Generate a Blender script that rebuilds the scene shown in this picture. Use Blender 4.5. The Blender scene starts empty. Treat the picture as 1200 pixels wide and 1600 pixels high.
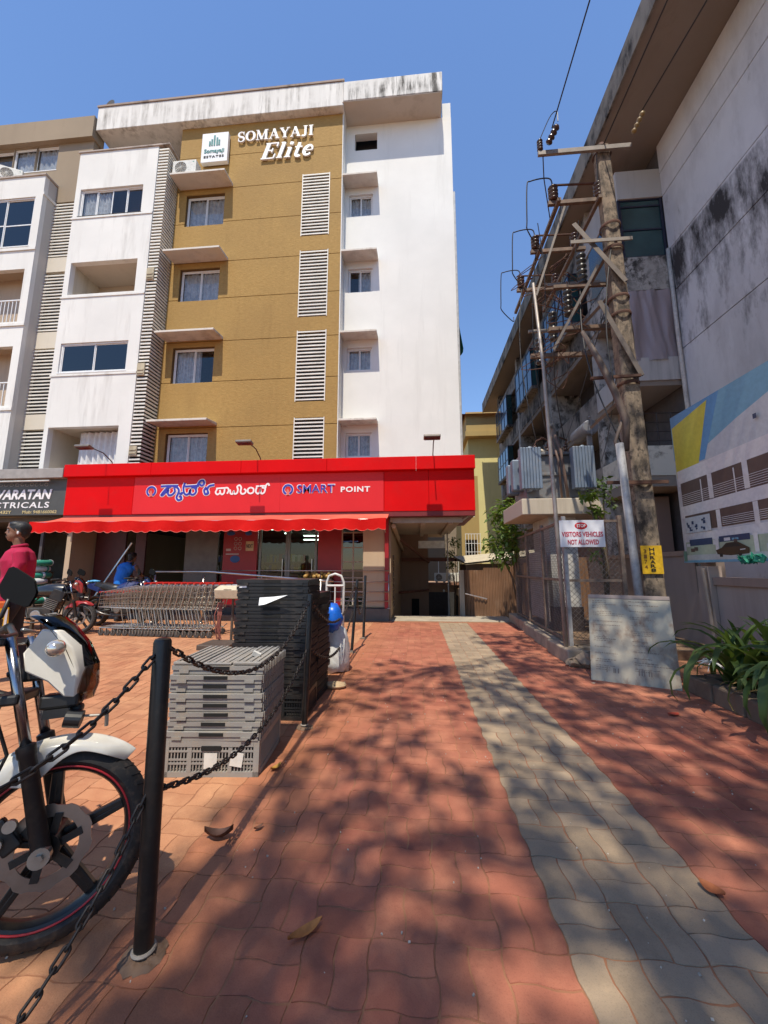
import bpy, bmesh, math, random
import numpy as np
from mathutils import Vector, Matrix, Euler
random.seed(7)
R = math.radians
S = bpy.context.scene
COL = S.collection

# ---------------------------------------------------------------- camera
cam_d = bpy.data.cameras.new('camera')
cam = bpy.data.objects.new('camera', cam_d); COL.objects.link(cam); S.camera = cam
cam_d.sensor_fit = 'HORIZONTAL'; cam_d.sensor_width = 36; cam_d.lens = 18
cam_d.clip_start = 0.05; cam_d.clip_end = 3000
cam.location = (0, 0, 1.25)
cam.rotation_euler = (R(90 + 8.344), 0, R(4.9))
# ---------------------------------------------------------------- sky and sun
SUN_EL = 64.0
W = bpy.data.worlds.new('World'); S.world = W; W.use_nodes = True
wn = W.node_tree.nodes; wl = W.node_tree.links; wn.clear()
wo = wn.new('ShaderNodeOutputWorld'); wb = wn.new('ShaderNodeBackground'); sk = wn.new('ShaderNodeTexSky')
sk.sky_type = 'NISHITA'; sk.sun_disc = False
sk.sun_elevation = R(SUN_EL); sk.sun_rotation = R(180); sk.altitude = 50
sk.air_density = 1.5; sk.dust_density = 0.0; sk.ozone_density = 6.0
wb.inputs['Strength'].default_value = 0.15
tint = wn.new('ShaderNodeMix'); tint.data_type = 'RGBA'; tint.blend_type = 'MULTIPLY'; tint.inputs[0].default_value = 1; tint.inputs[7].default_value = (.98, 1.02, 1.15, 1)
wl.new(sk.outputs[0], tint.inputs[6]); wl.new(tint.outputs[2], wb.inputs[0]); wl.new(wb.outputs[0], wo.inputs[0])
sun_d = bpy.data.lights.new('sun', 'SUN'); sun = bpy.data.objects.new('sun', sun_d); COL.objects.link(sun)
sun_d.energy = 5.0; sun_d.angle = R(0.55); sun_d.color = (1.0, 0.92, 0.77)
sun.location = (0, -30, 60)
sun.rotation_euler = Vector((0.09, 1.0, -math.tan(R(SUN_EL)))).to_track_quat('-Z', 'Y').to_euler()
S.view_settings.view_transform = 'Standard'; S.view_settings.look = 'None'
S.view_settings.exposure = 0.15; S.view_settings.gamma = 1
S.render.engine = 'CYCLES'
S.cycles.max_bounces = 6; S.cycles.transparent_max_bounces = 12
try: S.cycles.use_denoising = True
except Exception: pass

# ---------------------------------------------------------------- materials
MATS = {}
def _nodes(name):
    m = bpy.data.materials.new(name); m.use_nodes = True
    nt = m.node_tree; b = nt.nodes['Principled BSDF']
    return m, nt, b
def _math(nt, op, a, b=None, c=None):
    n = nt.nodes.new('ShaderNodeMath'); n.operation = op
    for i, v in enumerate((a, b, c)):
        if v is None: continue
        if isinstance(v, (int, float)): n.inputs[i].default_value = v
        else: nt.links.new(v, n.inputs[i])
    return n.outputs[0]
def _mix(nt, fac, a, b, mode='MIX'):
    n = nt.nodes.new('ShaderNodeMix'); n.data_type = 'RGBA'; n.blend_type = mode
    for key, v in ((0, fac), (6, a), (7, b)):
        if isinstance(v, (int, float)): n.inputs[key].default_value = v
        elif isinstance(v, (tuple, list)): n.inputs[key].default_value = (*v[:3], 1)
        else: nt.links.new(v, n.inputs[key])
    return n.outputs[2]
def _ramp(nt, fac, p0, p1, c0=(0, 0, 0), c1=(1, 1, 1)):
    n = nt.nodes.new('ShaderNodeValToRGB')
    n.color_ramp.elements[0].position = p0; n.color_ramp.elements[0].color = (*c0, 1)
    n.color_ramp.elements[1].position = p1; n.color_ramp.elements[1].color = (*c1, 1)
    nt.links.new(fac, n.inputs[0]); return n.outputs[0]
def _pos(nt, scale=(1, 1, 1), obj=False):
    mp = nt.nodes.new('ShaderNodeMapping'); mp.inputs['Scale'].default_value = scale
    if obj:
        g = nt.nodes.new('ShaderNodeTexCoord'); nt.links.new(g.outputs['Object'], mp.inputs[0])
    else:
        g = nt.nodes.new('ShaderNodeNewGeometry'); nt.links.new(g.outputs['Position'], mp.inputs[0])
    return mp.outputs[0]
def _noise(nt, vec, scale, detail=4, rough=.55):
    n = nt.nodes.new('ShaderNodeTexNoise'); n.inputs['Scale'].default_value = scale
    n.inputs['Detail'].default_value = detail; n.inputs['Roughness'].default_value = rough
    nt.links.new(vec, n.inputs['Vector']); return n.outputs[0]
def _bump(nt, b, h, strength, dist=.01):
    n = nt.nodes.new('ShaderNodeBump'); n.inputs['Strength'].default_value = strength; n.inputs['Distance'].default_value = dist
    nt.links.new(h, n.inputs['Height']); nt.links.new(n.outputs[0], b.inputs['Normal'])

def mat(name, col, rough=.6, metal=0, var=.15, scale=6, bump=0, bscale=80, spec=.5, coat=0, obj=True, dirt=0, dirtcol=(.12, .09, .06)):
    """plain procedural surface: colour with mottling, dust and fine relief"""
    if name in MATS: return MATS[name]
    m, nt, b = _nodes(name)
    b.inputs['Roughness'].default_value = rough; b.inputs['Metallic'].default_value = metal
    b.inputs['Specular IOR Level'].default_value = spec; b.inputs['Coat Weight'].default_value = coat
    p = _pos(nt, obj=obj)
    n = _noise(nt, p, scale, 5)
    lo = tuple(c * (1 - var) for c in col); hi = tuple(min(1, c * (1 + var)) for c in col)
    c = _ramp(nt, n, .3, .7, lo, hi)
    if dirt:
        d = _ramp(nt, _noise(nt, p, scale * 2.3, 6, .65), .5, .72)
        c = _mix(nt, _math(nt, 'MULTIPLY', d, dirt), c, dirtcol)
        nt.links.new(_math(nt, 'ADD', rough * .85, _math(nt, 'MULTIPLY', n, rough * .3)), b.inputs['Roughness'])
    nt.links.new(c, b.inputs['Base Color'])
    if bump: _bump(nt, b, _noise(nt, p, bscale, 3), bump, .004)
    MATS[name] = m; return m

def plaster(name, col, stain=(.12, .10, .08), amt=.4, lo=.52, hi=.72, big=.5, streak=(2.2, 2.2, .22), bump=.15, rough=.85, grain=70, patch=None):
    """weathered wall paint: rain streaks running down, blotches, trowel relief"""
    if name in MATS: return MATS[name]
    m, nt, b = _nodes(name)
    b.inputs['Roughness'].default_value = rough; b.inputs['Specular IOR Level'].default_value = .25
    p = _pos(nt)
    blotch = _noise(nt, p, big, 6, .6)
    c = _ramp(nt, blotch, .3, .75, tuple(x * .9 for x in col), tuple(min(1, x * 1.05) for x in col))
    st = _noise(nt, _pos(nt, streak), 1.0, 7, .68)
    k = _math(nt, 'MULTIPLY', _ramp(nt, st, lo, hi), _ramp(nt, blotch, .38, .6))
    c = _mix(nt, _math(nt, 'MULTIPLY', k, amt), c, stain)
    if patch:
        pc, s, a0, a1 = patch
        c = _mix(nt, _ramp(nt, _noise(nt, _pos(nt, s), 1.0, 8, .7), a0, a1), c, pc)
    nt.links.new(c, b.inputs['Base Color'])
    _bump(nt, b, _noise(nt, p, grain, 4), bump, .006)
    MATS[name] = m; return m

def glass(name, tint=(.55, .62, .66), refl=.25, rough=.02):
    if name in MATS: return MATS[name]
    m = bpy.data.materials.new(name); m.use_nodes = True; nt = m.node_tree; nt.nodes.clear()
    o = nt.nodes.new('ShaderNodeOutputMaterial'); mx = nt.nodes.new('ShaderNodeMixShader')
    t = nt.nodes.new('ShaderNodeBsdfTransparent'); t.inputs[0].default_value = (*tint, 1)
    g = nt.nodes.new('ShaderNodeBsdfGlossy'); g.inputs['Roughness'].default_value = rough
    g.inputs['Color'].default_value = (.58, .56, .54, 1)
    f = nt.nodes.new('ShaderNodeFresnel'); f.inputs[0].default_value = 1.5
    gm = nt.nodes.new('ShaderNodeNewGeometry')     # the exit face of the pane adds no second mirror
    k = _math(nt, 'MULTIPLY', _math(nt, 'MINIMUM', _math(nt, 'ADD', f.outputs[0], refl), 1), _math(nt, 'SUBTRACT', 1, gm.outputs['Backfacing']))
    nt.links.new(k, mx.inputs[0]); nt.links.new(t.outputs[0], mx.inputs[1]); nt.links.new(g.outputs[0], mx.inputs[2])
    nt.links.new(mx.outputs[0], o.inputs[0]); MATS[name] = m; return m

def emit(name, col, s):
    if name in MATS: return MATS[name]
    m, nt, b = _nodes(name); b.inputs['Base Color'].default_value = (*col, 1)
    b.inputs['Emission Color'].default_value = (*col, 1); b.inputs['Emission Strength'].default_value = s
    MATS[name] = m; return m

# ---------------------------------------------------------------- mesh builder
class B:
    def __init__(s): s.v = []; s.f = []; s.m = []; s.mi = 0
    def add(s, vs, fs):
        o = len(s.v); s.v += [tuple(p) for p in vs]
        for f in fs: s.f.append(tuple(i + o for i in f)); s.m.append(s.mi)
        return s
    def box(s, x0, x1, y0, y1, z0, z1):
        x0, x1 = sorted((x0, x1)); y0, y1 = sorted((y0, y1)); z0, z1 = sorted((z0, z1))
        return s.add([(x0, y0, z0), (x1, y0, z0), (x1, y1, z0), (x0, y1, z0), (x0, y0, z1), (x1, y0, z1), (x1, y1, z1), (x0, y1, z1)],
                     [(0, 3, 2, 1), (4, 5, 6, 7), (0, 1, 5, 4), (1, 2, 6, 5), (2, 3, 7, 6), (3, 0, 4, 7)])
    def cbox(s, c, d, rot=None):
        q = B().box(-d[0] / 2, d[0] / 2, -d[1] / 2, d[1] / 2, -d[2] / 2, d[2] / 2)
        M = Matrix.Translation(c) @ (Euler(rot).to_matrix().to_4x4() if rot else Matrix())
        return s.merge(q, M)
    def merge(s, q, M=Matrix()):
        o = len(s.v); s.v += [tuple(M @ Vector(p)) for p in q.v]
        s.f += [tuple(i + o for i in f) for f in q.f]; s.m += [x if x else s.mi for x in q.m]
        return s
    def bar(s, p, q, w, h, up=(0, 0, 1)):
        p, q = Vector(p), Vector(q); d = (q - p).normalized(); u = Vector(up)
        if abs(d.dot(u)) > .98: u = Vector((0, 1, 0))
        a = d.cross(u).normalized(); b = a.cross(d)
        vs = [e + a * (w / 2) * i + b * (h / 2) * j for e in (p, q) for i, j in ((-1, -1), (1, -1), (1, 1), (-1, 1))]
        return s.add(vs, [(0, 1, 2, 3), (7, 6, 5, 4), (0, 4, 5, 1), (1, 5, 6, 2), (2, 6, 7, 3), (3, 7, 4, 0)])
    def tube(s, pts, r, n=8, closed=False):
        pts = [Vector(p) for p in pts]; N = len(pts)
        rs = r if isinstance(r, (list, tuple)) else [r] * N
        ref = None; vs = []
        for i, p in enumerate(pts):
            if closed: d = pts[(i + 1) % N] - pts[i - 1]
            else: d = pts[min(i + 1, N - 1)] - pts[max(i - 1, 0)]
            d = d.normalized() if d.length > 1e-9 else Vector((0, 0, 1))
            if ref is None: ref = Vector((0, 0, 1)) if abs(d.z) < .9 else Vector((1, 0, 0))
            a = d.cross(ref); a = a.normalized() if a.length > 1e-6 else Vector((1, 0, 0)); b = a.cross(d).normalized(); ref = b
            for k in range(n):
                t = 2 * math.pi * k / n; vs.append(p + (a * math.cos(t) + b * math.sin(t)) * rs[i])
        fs = []
        for i in range(N if closed else N - 1):
            j = (i + 1) % N
            for k in range(n): fs.append((i * n + k, i * n + (k + 1) % n, j * n + (k + 1) % n, j * n + k))
        if not closed: fs += [tuple(range(n - 1, -1, -1)), tuple((N - 1) * n + k for k in range(n))]
        return s.add(vs, fs)
    def cyl(s, p, q, r, r2=None, n=16): return s.tube([p, q], [r, r if r2 is None else r2], n)
    def lathe(s, prof, n=20, M=Matrix(), cap=True):
        vs = []; fs = []
        for r, z in prof:
            for k in range(n):
                t = 2 * math.pi * k / n; vs.append(M @ Vector((r * math.cos(t), r * math.sin(t), z)))
        for i in range(len(prof) - 1):
            for k in range(n): fs.append((i * n + k, i * n + (k + 1) % n, (i + 1) * n + (k + 1) % n, (i + 1) * n + k))
        if cap: fs += [tuple(range(n - 1, -1, -1)), tuple((len(prof) - 1) * n + k for k in range(n))]
        return s.add(vs, fs)
    def prism(s, poly, f, t0, t1):
        """poly: 2-D outline; f(u, v, t) -> 3-D"""
        n = len(poly)
        vs = [f(u, v, t0) for u, v in poly] + [f(u, v, t1) for u, v in poly]
        return s.add(vs, [tuple(range(n)), tuple(range(2 * n - 1, n - 1, -1))] + [(i, (i + 1) % n, n + (i + 1) % n, n + i) for i in range(n)])
    def ell(s, c, r, nu=14, nv=9, M=None):
        vs = []; fs = []
        for i in range(nv + 1):
            a = math.pi * i / nv
            for k in range(nu):
                t = 2 * math.pi * k / nu
                p = Vector((r[0] * math.sin(a) * math.cos(t), r[1] * math.sin(a) * math.sin(t), r[2] * math.cos(a)))
                vs.append((M @ p if M else p) + Vector(c))
        for i in range(nv):
            for k in range(nu): fs.append((i * nu + k, (i + 1) * nu + k, (i + 1) * nu + (k + 1) % nu, i * nu + (k + 1) % nu))
        return s.add(vs, fs)
    def torus(s, c, R_, r, M=Matrix(), n=32, k=10, sq=1.0):
        vs = []; fs = []
        for i in range(n):
            a = 2 * math.pi * i / n
            for j in range(k):
                t = 2 * math.pi * j / k
                p = Vector(((R_ + r * math.cos(t)) * math.cos(a), (R_ + r * math.cos(t)) * math.sin(a), r * sq * math.sin(t)))
                vs.append(M @ p + Vector(c))
        for i in range(n):
            for j in range(k): fs.append((i * k + j, ((i + 1) % n) * k + j, ((i + 1) % n) * k + (j + 1) % k, i * k + (j + 1) % k))
        return s.add(vs, fs)
    def wall(s, u0, u1, z0, z1, t0, t1, holes=(), f=lambda u, t, z: (u, t, z)):
        """upright slab with rectangular holes (u0, u1, z0, z1), closed reveals"""
        us = sorted({u0, u1, *[min(max(h[k], u0), u1) for h in holes for k in (0, 1)]})
        zs = sorted({z0, z1, *[min(max(h[k], z0), z1) for h in holes for k in (2, 3)]})
        full = {}
        for i in range(len(us) - 1):
            for j in range(len(zs) - 1):
                cu = (us[i] + us[i + 1]) / 2; cz = (zs[j] + zs[j + 1]) / 2
                full[i, j] = not any(h[0] < cu < h[1] and h[2] < cz < h[3] for h in holes)
        q = lambda a, b, c, d: s.add([f(*a), f(*b), f(*c), f(*d)], [(0, 1, 2, 3)])
        for (i, j), ok in full.items():
            if not ok: continue
            a, b, c, d = us[i], us[i + 1], zs[j], zs[j + 1]
            q((a, t0, c), (b, t0, c), (b, t0, d), (a, t0, d)); q((b, t1, c), (a, t1, c), (a, t1, d), (b, t1, d))
            if not full.get((i - 1, j)): q((a, t1, c), (a, t0, c), (a, t0, d), (a, t1, d))
            if not full.get((i + 1, j)): q((b, t0, c), (b, t1, c), (b, t1, d), (b, t0, d))
            if not full.get((i, j - 1)): q((a, t1, c), (b, t1, c), (b, t0, c), (a, t0, c))
            if not full.get((i, j + 1)): q((a, t0, d), (b, t0, d), (b, t1, d), (a, t1, d))
        return s

LOCAL = set()
ROOTS = {}
def thing(name, label, cat, loc=(0, 0, 0), rz=0, group=None, local=False):
    o = bpy.data.objects.new(name, None); COL.objects.link(o); o.empty_display_size = .1
    o.location = loc; o.rotation_euler = (0, 0, rz); o['label'] = label; o['category'] = cat
    if group: o['group'] = group
    if local: LOCAL.add(o.name)
    return o
def mesh_of(b, name, smooth=False):
    me = bpy.data.meshes.new(name); me.from_pydata(b.v, [], b.f)
    if any(b.m): me.polygons.foreach_set('material_index', b.m)
    if smooth: me.polygons.foreach_set('use_smooth', [True] * len(b.f))
    me.update(); return me
SPLIT = {'side_wall', 'fuse_rack', 'second_row', 'bay_ceiling', 'bay_floor', 'end_slab', 'slat_spacer', 'tank_shroud', 'bay_cornice', 'clamp_arm', 'drop_wire', 'paper_label',
         'bay_side_wall', 'slat_frame', 'column', 'crossbar', 'balcony_inside', 'left_panel', 'poster_dot', 'skid', 'frame_rail', 'yoke', 'foot_peg', 'pipe', 'cowl_inner', 'frame_bar', 'cable', 'bay_sides', 'tank_rim', 'roof_slab', 'bracket', 'jumper', 'conservator_stand', 'horn_bracket'}
def islands(b):
    par = list(range(len(b.v)))
    def find(i):
        while par[i] != i: par[i] = par[par[i]]; i = par[i]
        return i
    for f in b.f:
        r0 = find(f[0])
        for i in f[1:]: par[find(i)] = r0
    out = {}
    for k, f in enumerate(b.f): out.setdefault(find(f[0]), []).append(k)
    for ks in out.values():
        q = B(); ix = {}
        for k in ks:
            q.f.append(tuple(ix.setdefault(i, len(ix)) for i in b.f[k])); q.m.append(b.m[k])
        q.v = [b.v[i] for i in ix]; yield q
def mk(name, b, m, parent=None, smooth=False, bevel=0, me=None, loc=None, rot=None, auto=None):
    if b is not None and name in SPLIT:
        qs = list(islands(b))
        if len(qs) > 1:
            for q in qs: o = mk1(name, q, m, parent, smooth, bevel, None, loc, rot, auto)
            return o
    return mk1(name, b, m, parent, smooth, bevel, me, loc, rot, auto)
def mk1(name, b, m, parent=None, smooth=False, bevel=0, me=None, loc=None, rot=None, auto=None):
    if me is None:
        me = mesh_of(b, name, smooth)
        for x in (m if isinstance(m, (list, tuple)) else [m]): me.materials.append(x)
    o = bpy.data.objects.new(name, me); COL.objects.link(o)
    base = Vector((0, 0, 0))
    if parent is not None:
        o.parent = parent
        if parent.type == 'EMPTY' and parent.name not in LOCAL: base = -parent.location
    o.location = base + Vector(loc or (0, 0, 0))
    if rot: o.rotation_euler = rot
    if bevel:
        md = o.modifiers.new('bevel', 'BEVEL'); md.width = bevel; md.segments = 2; md.limit_method = 'ANGLE'; md.angle_limit = R(40)
    if auto:
        for p in me.polygons: p.use_smooth = True
        try: me.set_sharp_from_angle(angle=R(auto))
        except Exception: pass
    return o
def tag(o, label=None, cat=None, group=None, kind=None):
    if label: o['label'] = label
    if cat: o['category'] = cat
    if group: o['group'] = group
    if kind: o['kind'] = kind
    return o
def copy_tree(o, parent=None):
    c = o.copy(); COL.objects.link(c); c.parent = parent
    if o.name in LOCAL: LOCAL.add(c.name)
    for ch in [x for x in bpy.data.objects if x.parent == o]: copy_tree(ch, c)
    return c
def text_mesh(s, box, f, depth=.01, bold=0.0, shear=0.0, spacing=1.0):
    """sans lettering fitted to box=(u0, u1, v0, v1); f(u, v, t) -> 3-D; returns B"""
    cu = bpy.data.curves.new('lettering', 'FONT'); cu.body = s; cu.size = 1; cu.offset = bold; cu.shear = shear
    cu.space_character = spacing; cu.resolution_u = 3
    o = bpy.data.objects.new('lettering_source', cu); COL.objects.link(o)
    dg = bpy.context.evaluated_depsgraph_get(); me = bpy.data.meshes.new_from_object(o.evaluated_get(dg))
    vs = np.array([v.co[:2] for v in me.vertices]); fs = [tuple(p.vertices) for p in me.polygons]
    bpy.data.objects.remove(o); bpy.data.curves.remove(cu); bpy.data.meshes.remove(me)
    mn = vs.min(0); mx = vs.max(0); u0, u1, v0, v1 = box
    b = B(); n = len(vs)
    uv = [(u0 + (p[0] - mn[0]) / (mx[0] - mn[0]) * (u1 - u0), v0 + (p[1] - mn[1]) / (mx[1] - mn[1]) * (v1 - v0)) for p in vs]
    edge = {}
    for q in fs:
        for i in range(len(q)): edge[(q[i], q[(i + 1) % len(q)])] = 1
    sides = [(a, c, c + n, a + n) for (a, c) in edge if (c, a) not in edge]
    b.add([f(u, v, 0) for u, v in uv] + [f(u, v, -depth) for u, v in uv], [tuple(i + n for i in q) for q in fs] + [tuple(reversed(q)) for q in sides])
    return b
def ribbon(b, pts, w, f, depth, lift=0, closed=False):
    """flat brush stroke along pts (u, v), width w (number or list), extruded"""
    n = len(pts); ws = w if isinstance(w, (list, tuple)) else [w] * n
    L = []; Rr = []
    for i in range(n):
        if closed: a = pts[i - 1]; c = pts[(i + 1) % n]
        else: a = pts[max(i - 1, 0)]; c = pts[min(i + 1, n - 1)]
        d = Vector((c[0] - a[0], c[1] - a[1])); d = d.normalized() if d.length > 1e-9 else Vector((1, 0))
        nrm = Vector((-d.y, d.x)) * ws[i] / 2; p = Vector(pts[i]); L.append(p + nrm); Rr.append(p - nrm)
    vs = [f(p.x, p.y, -depth - lift) for p in L] + [f(p.x, p.y, -depth - lift) for p in Rr] + [f(p.x, p.y, 0) for p in L] + [f(p.x, p.y, 0) for p in Rr]
    fs = []
    for i in range(n if closed else n - 1):
        j = (i + 1) % n
        fs += [(i, n + i, n + j, j), (2 * n + i, i, j, 2 * n + j), (n + i, 3 * n + i, 3 * n + j, n + j)]
    if not closed: fs += [(0, 2 * n, 3 * n, n), (n - 1, 2 * n - 1, 4 * n - 1, 3 * n - 1)]
    b.add(vs, fs)
def arc(cx, cy, rx, ry, a0, a1, n=10):
    return [(cx + rx * math.cos(R(a0 + (a1 - a0) * i / n)), cy + ry * math.sin(R(a0 + (a1 - a0) * i / n))) for i in range(n + 1)]
def smooth(pts, n=5):
    """Catmull-Rom curve through pts"""
    P = [Vector(p) for p in pts]; P = [P[0] * 2 - P[1]] + P + [P[-1] * 2 - P[-2]]; out = []
    for i in range(1, len(P) - 2):
        a, b, c, d = P[i - 1:i + 3]
        for k in range(n):
            t = k / n; out.append(.5 * ((2 * b) + (c - a) * t + (2 * a - 5 * b + 4 * c - d) * t * t + (3 * b - a - 3 * c + d) * t ** 3))
    return out + [P[-2]]
XZ = lambda y: (lambda u, v, t: (u, y + t, v))       # facing -Y, t < 0 comes forward
# ================================================================ ground, paving
CS = 0.2167                      # one basket-weave cell: two S-edged pavers
GX0 = 0.48 - 60 * CS; GY0 = 0.2 - 8 * CS
def soil_mat():
    m, nt, b = _nodes('joint_sand'); p = _pos(nt)
    c = _ramp(nt, _noise(nt, p, 2, 7, .7), .35, .65, (.22, .088, .046), (.36, .17, .085))
    nt.links.new(c, b.inputs['Base Color']); b.inputs['Roughness'].default_value = .95
    _bump(nt, b, _noise(nt, p, 120, 3), .4, .004); return m
def paver_mat(name, a, c, dust, dustamt, worn, fade=None):
    m, nt, b = _nodes(name)
    g = nt.nodes.new('ShaderNodeNewGeometry'); oi = nt.nodes.new('ShaderNodeObjectInfo')
    rnd = _math(nt, 'FRACT', _math(nt, 'ADD', g.outputs['Random Per Island'], oi.outputs['Random']))
    p = _pos(nt)
    base = _mix(nt, rnd, a, c)
    big = _noise(nt, p, .55, 5, .6); mid = _noise(nt, p, 4.5, 6, .65)
    base = _mix(nt, _math(nt, 'MULTIPLY', _ramp(nt, big, .36, .66), dustamt), base, dust)
    base = _mix(nt, _math(nt, 'MULTIPLY', _ramp(nt, mid, .45, .75), worn), base, tuple(x * 1.35 for x in dust))
    if fade:                                  # paint worn away towards the forecourt
        sx = nt.nodes.new('ShaderNodeSeparateXYZ'); nt.links.new(p, sx.inputs[0])
        wx = _math(nt, 'ADD', sx.outputs[0], _math(nt, 'ADD', _math(nt, 'MULTIPLY', _noise(nt, p, 2.2, 5, .6), .9), _math(nt, 'MULTIPLY', rnd, .22)))
        base = _mix(nt, _math(nt, 'MULTIPLY', _ramp(nt, _math(nt, 'ADD', wx, .42), 0.0, 0.62, (1, 1, 1), (0, 0, 0)), .85), base, fade)
    sp = _noise(nt, p, 210, 2)
    base = _mix(nt, _math(nt, 'MULTIPLY', _ramp(nt, sp, .52, .8), .35), base, tuple(x * .45 for x in a))
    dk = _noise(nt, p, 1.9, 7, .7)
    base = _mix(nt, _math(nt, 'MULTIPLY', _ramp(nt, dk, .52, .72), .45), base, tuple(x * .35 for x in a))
    nt.links.new(base, b.inputs['Base Color'])
    nt.links.new(_math(nt, 'ADD', .62, _math(nt, 'MULTIPLY', mid, .35)), b.inputs['Roughness'])
    b.inputs['Specular IOR Level'].default_value = .35
    _bump(nt, b, _math(nt, 'ADD', _noise(nt, p, 160, 4), _math(nt, 'MULTIPLY', mid, 1.5)), .35, .004)
    return m
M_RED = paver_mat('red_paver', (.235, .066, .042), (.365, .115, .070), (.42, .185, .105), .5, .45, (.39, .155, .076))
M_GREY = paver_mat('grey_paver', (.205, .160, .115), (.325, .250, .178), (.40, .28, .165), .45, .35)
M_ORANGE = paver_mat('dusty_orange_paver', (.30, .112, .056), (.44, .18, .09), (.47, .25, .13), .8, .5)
M_SOIL = soil_mat()

g = B().box(-400, 400, -400, 9.6, -.5, -.02).box(-400, -.7, 9.6, 900, -.5, -.02).box(2.6, 400, 9.6, 900, -.5, -.02).box(-.7, 2.6, 29, 900, -.5, -.02)
tag(mk('ground', g, mat('bare_earth', (.30, .17, .09), .95, var=.3, scale=.4, bump=.3, bscale=20, obj=False)), kind='structure')
pav = tag(mk('paving', B().box(-14, 4.2, -3, 9.6, -.019, -.0027), M_SOIL), kind='structure')

TT = [(0, 0), (.14, .0062), (.38, .0062), (.62, -.0062), (.86, -.0062), (1, 0)]
TH0 = TT[:3] + [(.5, 0)]; TH1 = [(.5, 0)] + TT[3:]
def paver_poly(kind):
    """outline of one paver of a cell, cell corner at 0: kinds 0/1 lie along x, 2/3 along y"""
    def edge_u(off, pts): return [(t * CS, off + o) for t, o in pts]
    lo, hi, half = (0, .5, TH0) if kind in (0, 2) else (.5, 1, TH1)
    bot = [(t * CS, lo * CS + o) for t, o in TT]; top = [(t * CS, hi * CS + o) for t, o in TT]
    rgt = [(CS + o, t * CS) for t, o in half]; lft = [(o, t * CS) for t, o in half]
    poly = bot[:-1] + rgt[:-1] + top[::-1][:-1] + lft[::-1][:-1]
    if kind >= 2: poly = [(y, x) for x, y in poly][::-1]
    return np.array(poly)
POLY = []
for k in range(4):
    P = paver_poly(k); c = (P.min(0) + P.max(0)) / 2; ext = np.array([CS, CS / 2]) if k < 2 else np.array([CS / 2, CS])
    outer = (P - c) * (1 - 2 * .0010 / ext); inner = (P - c) * (1 - 2 * .0034 / ext)
    POLY.append((c, outer, inner))
rz_ = random.Random(17)
def zone(x):
    if .48 <= x < 1.131: return 1
    return 2 if x < -.99 else 0
fwd = cam.matrix_basis.to_quaternion() @ Vector((0, 0, -1)); rgt_ = cam.matrix_basis.to_quaternion() @ Vector((1, 0, 0)); up_ = cam.matrix_basis.to_quaternion() @ Vector((0, 1, 0))
cells = []
rs = random.Random(3)
for i in range(int((4.2 - GX0) / CS)):
    for j in range(int((9.5 - GY0) / CS)):
        x = GX0 + i * CS; y = GY0 + j * CS
        if x > 2.9 and y > 4.6: continue
        if x > 2.0 and y > 5.4: continue
        v = Vector((x + CS / 2, y + CS / 2, -1.25)); d = v.dot(fwd)
        px, py = (v.dot(rgt_) / d, v.dot(up_) / d) if d > .2 else (9, 9)
        d = abs(d)
        k0 = 0 if (i + j) % 2 == 0 else 2
        for k in (k0, k0 + 1):
            cells.append((d + (9 if abs(px) > 1.02 or py < -1.36 else 0), k, x, y, zone(x + CS / 2)))
cells.sort()
pm = {}
for z_, m_ in enumerate((M_RED, M_GREY, M_ORANGE)):
    for k, v_ in [(k, v_) for k in range(4) for v_ in range(4)]:
        c, o, n_ = POLY[k]; N = len(o)
        b = B(); n_ = n_ + np.array([[rs.gauss(0, .0011), rs.gauss(0, .0011)] for _ in n_]); b.add([(p[0], p[1], 0) for p in n_] + [(p[0], p[1], -.012) for p in o], [tuple(range(N))] + [(i, N + i, N + (i + 1) % N, (i + 1) % N) for i in range(N)])
        me = mesh_of(b, 'paver'); me.materials.append(m_); pm[z_, k, v_] = me
for d, k, x, y, z_ in cells[:300]:
    c = POLY[k][0]
    o = bpy.data.objects.new('paver', pm[z_, k, rs.randrange(4)]); COL.objects.link(o); o.parent = pav
    o.location = (x + c[0], y + c[1], rs.uniform(-.0018, .0014)); o.rotation_euler = (rs.gauss(0, .004), rs.gauss(0, .004), rs.gauss(0, .004))
V = []; F = []; MI = []; off = 0
for d, k, x, y, z_ in cells[300:]:
    c, o, n_ = POLY[k]; N = len(o); zz = rs.uniform(-.001, .001)
    cx, cy = x + c[0], y + c[1]
    V += [(p[0] + cx + rs.gauss(0, .0011), p[1] + cy + rs.gauss(0, .0011), zz) for p in n_] + [(p[0] + cx, p[1] + cy, -.012) for p in o]
    F += [tuple(range(off, off + N))] + [(off + i, off + N + i, off + N + (i + 1) % N, off + (i + 1) % N) for i in range(N)]
    MI += [z_] * (N + 1); off += 2 * N
me = bpy.data.meshes.new('paver_field'); me.from_pydata(V, [], F); me.polygons.foreach_set('material_index', MI)
for m_ in (M_RED, M_GREY, M_ORANGE): me.materials.append(m_)
me.update(); pf = bpy.data.objects.new('paver_field', me); COL.objects.link(pf); pf.parent = pav; pf['kind'] = 'stuff'

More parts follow.
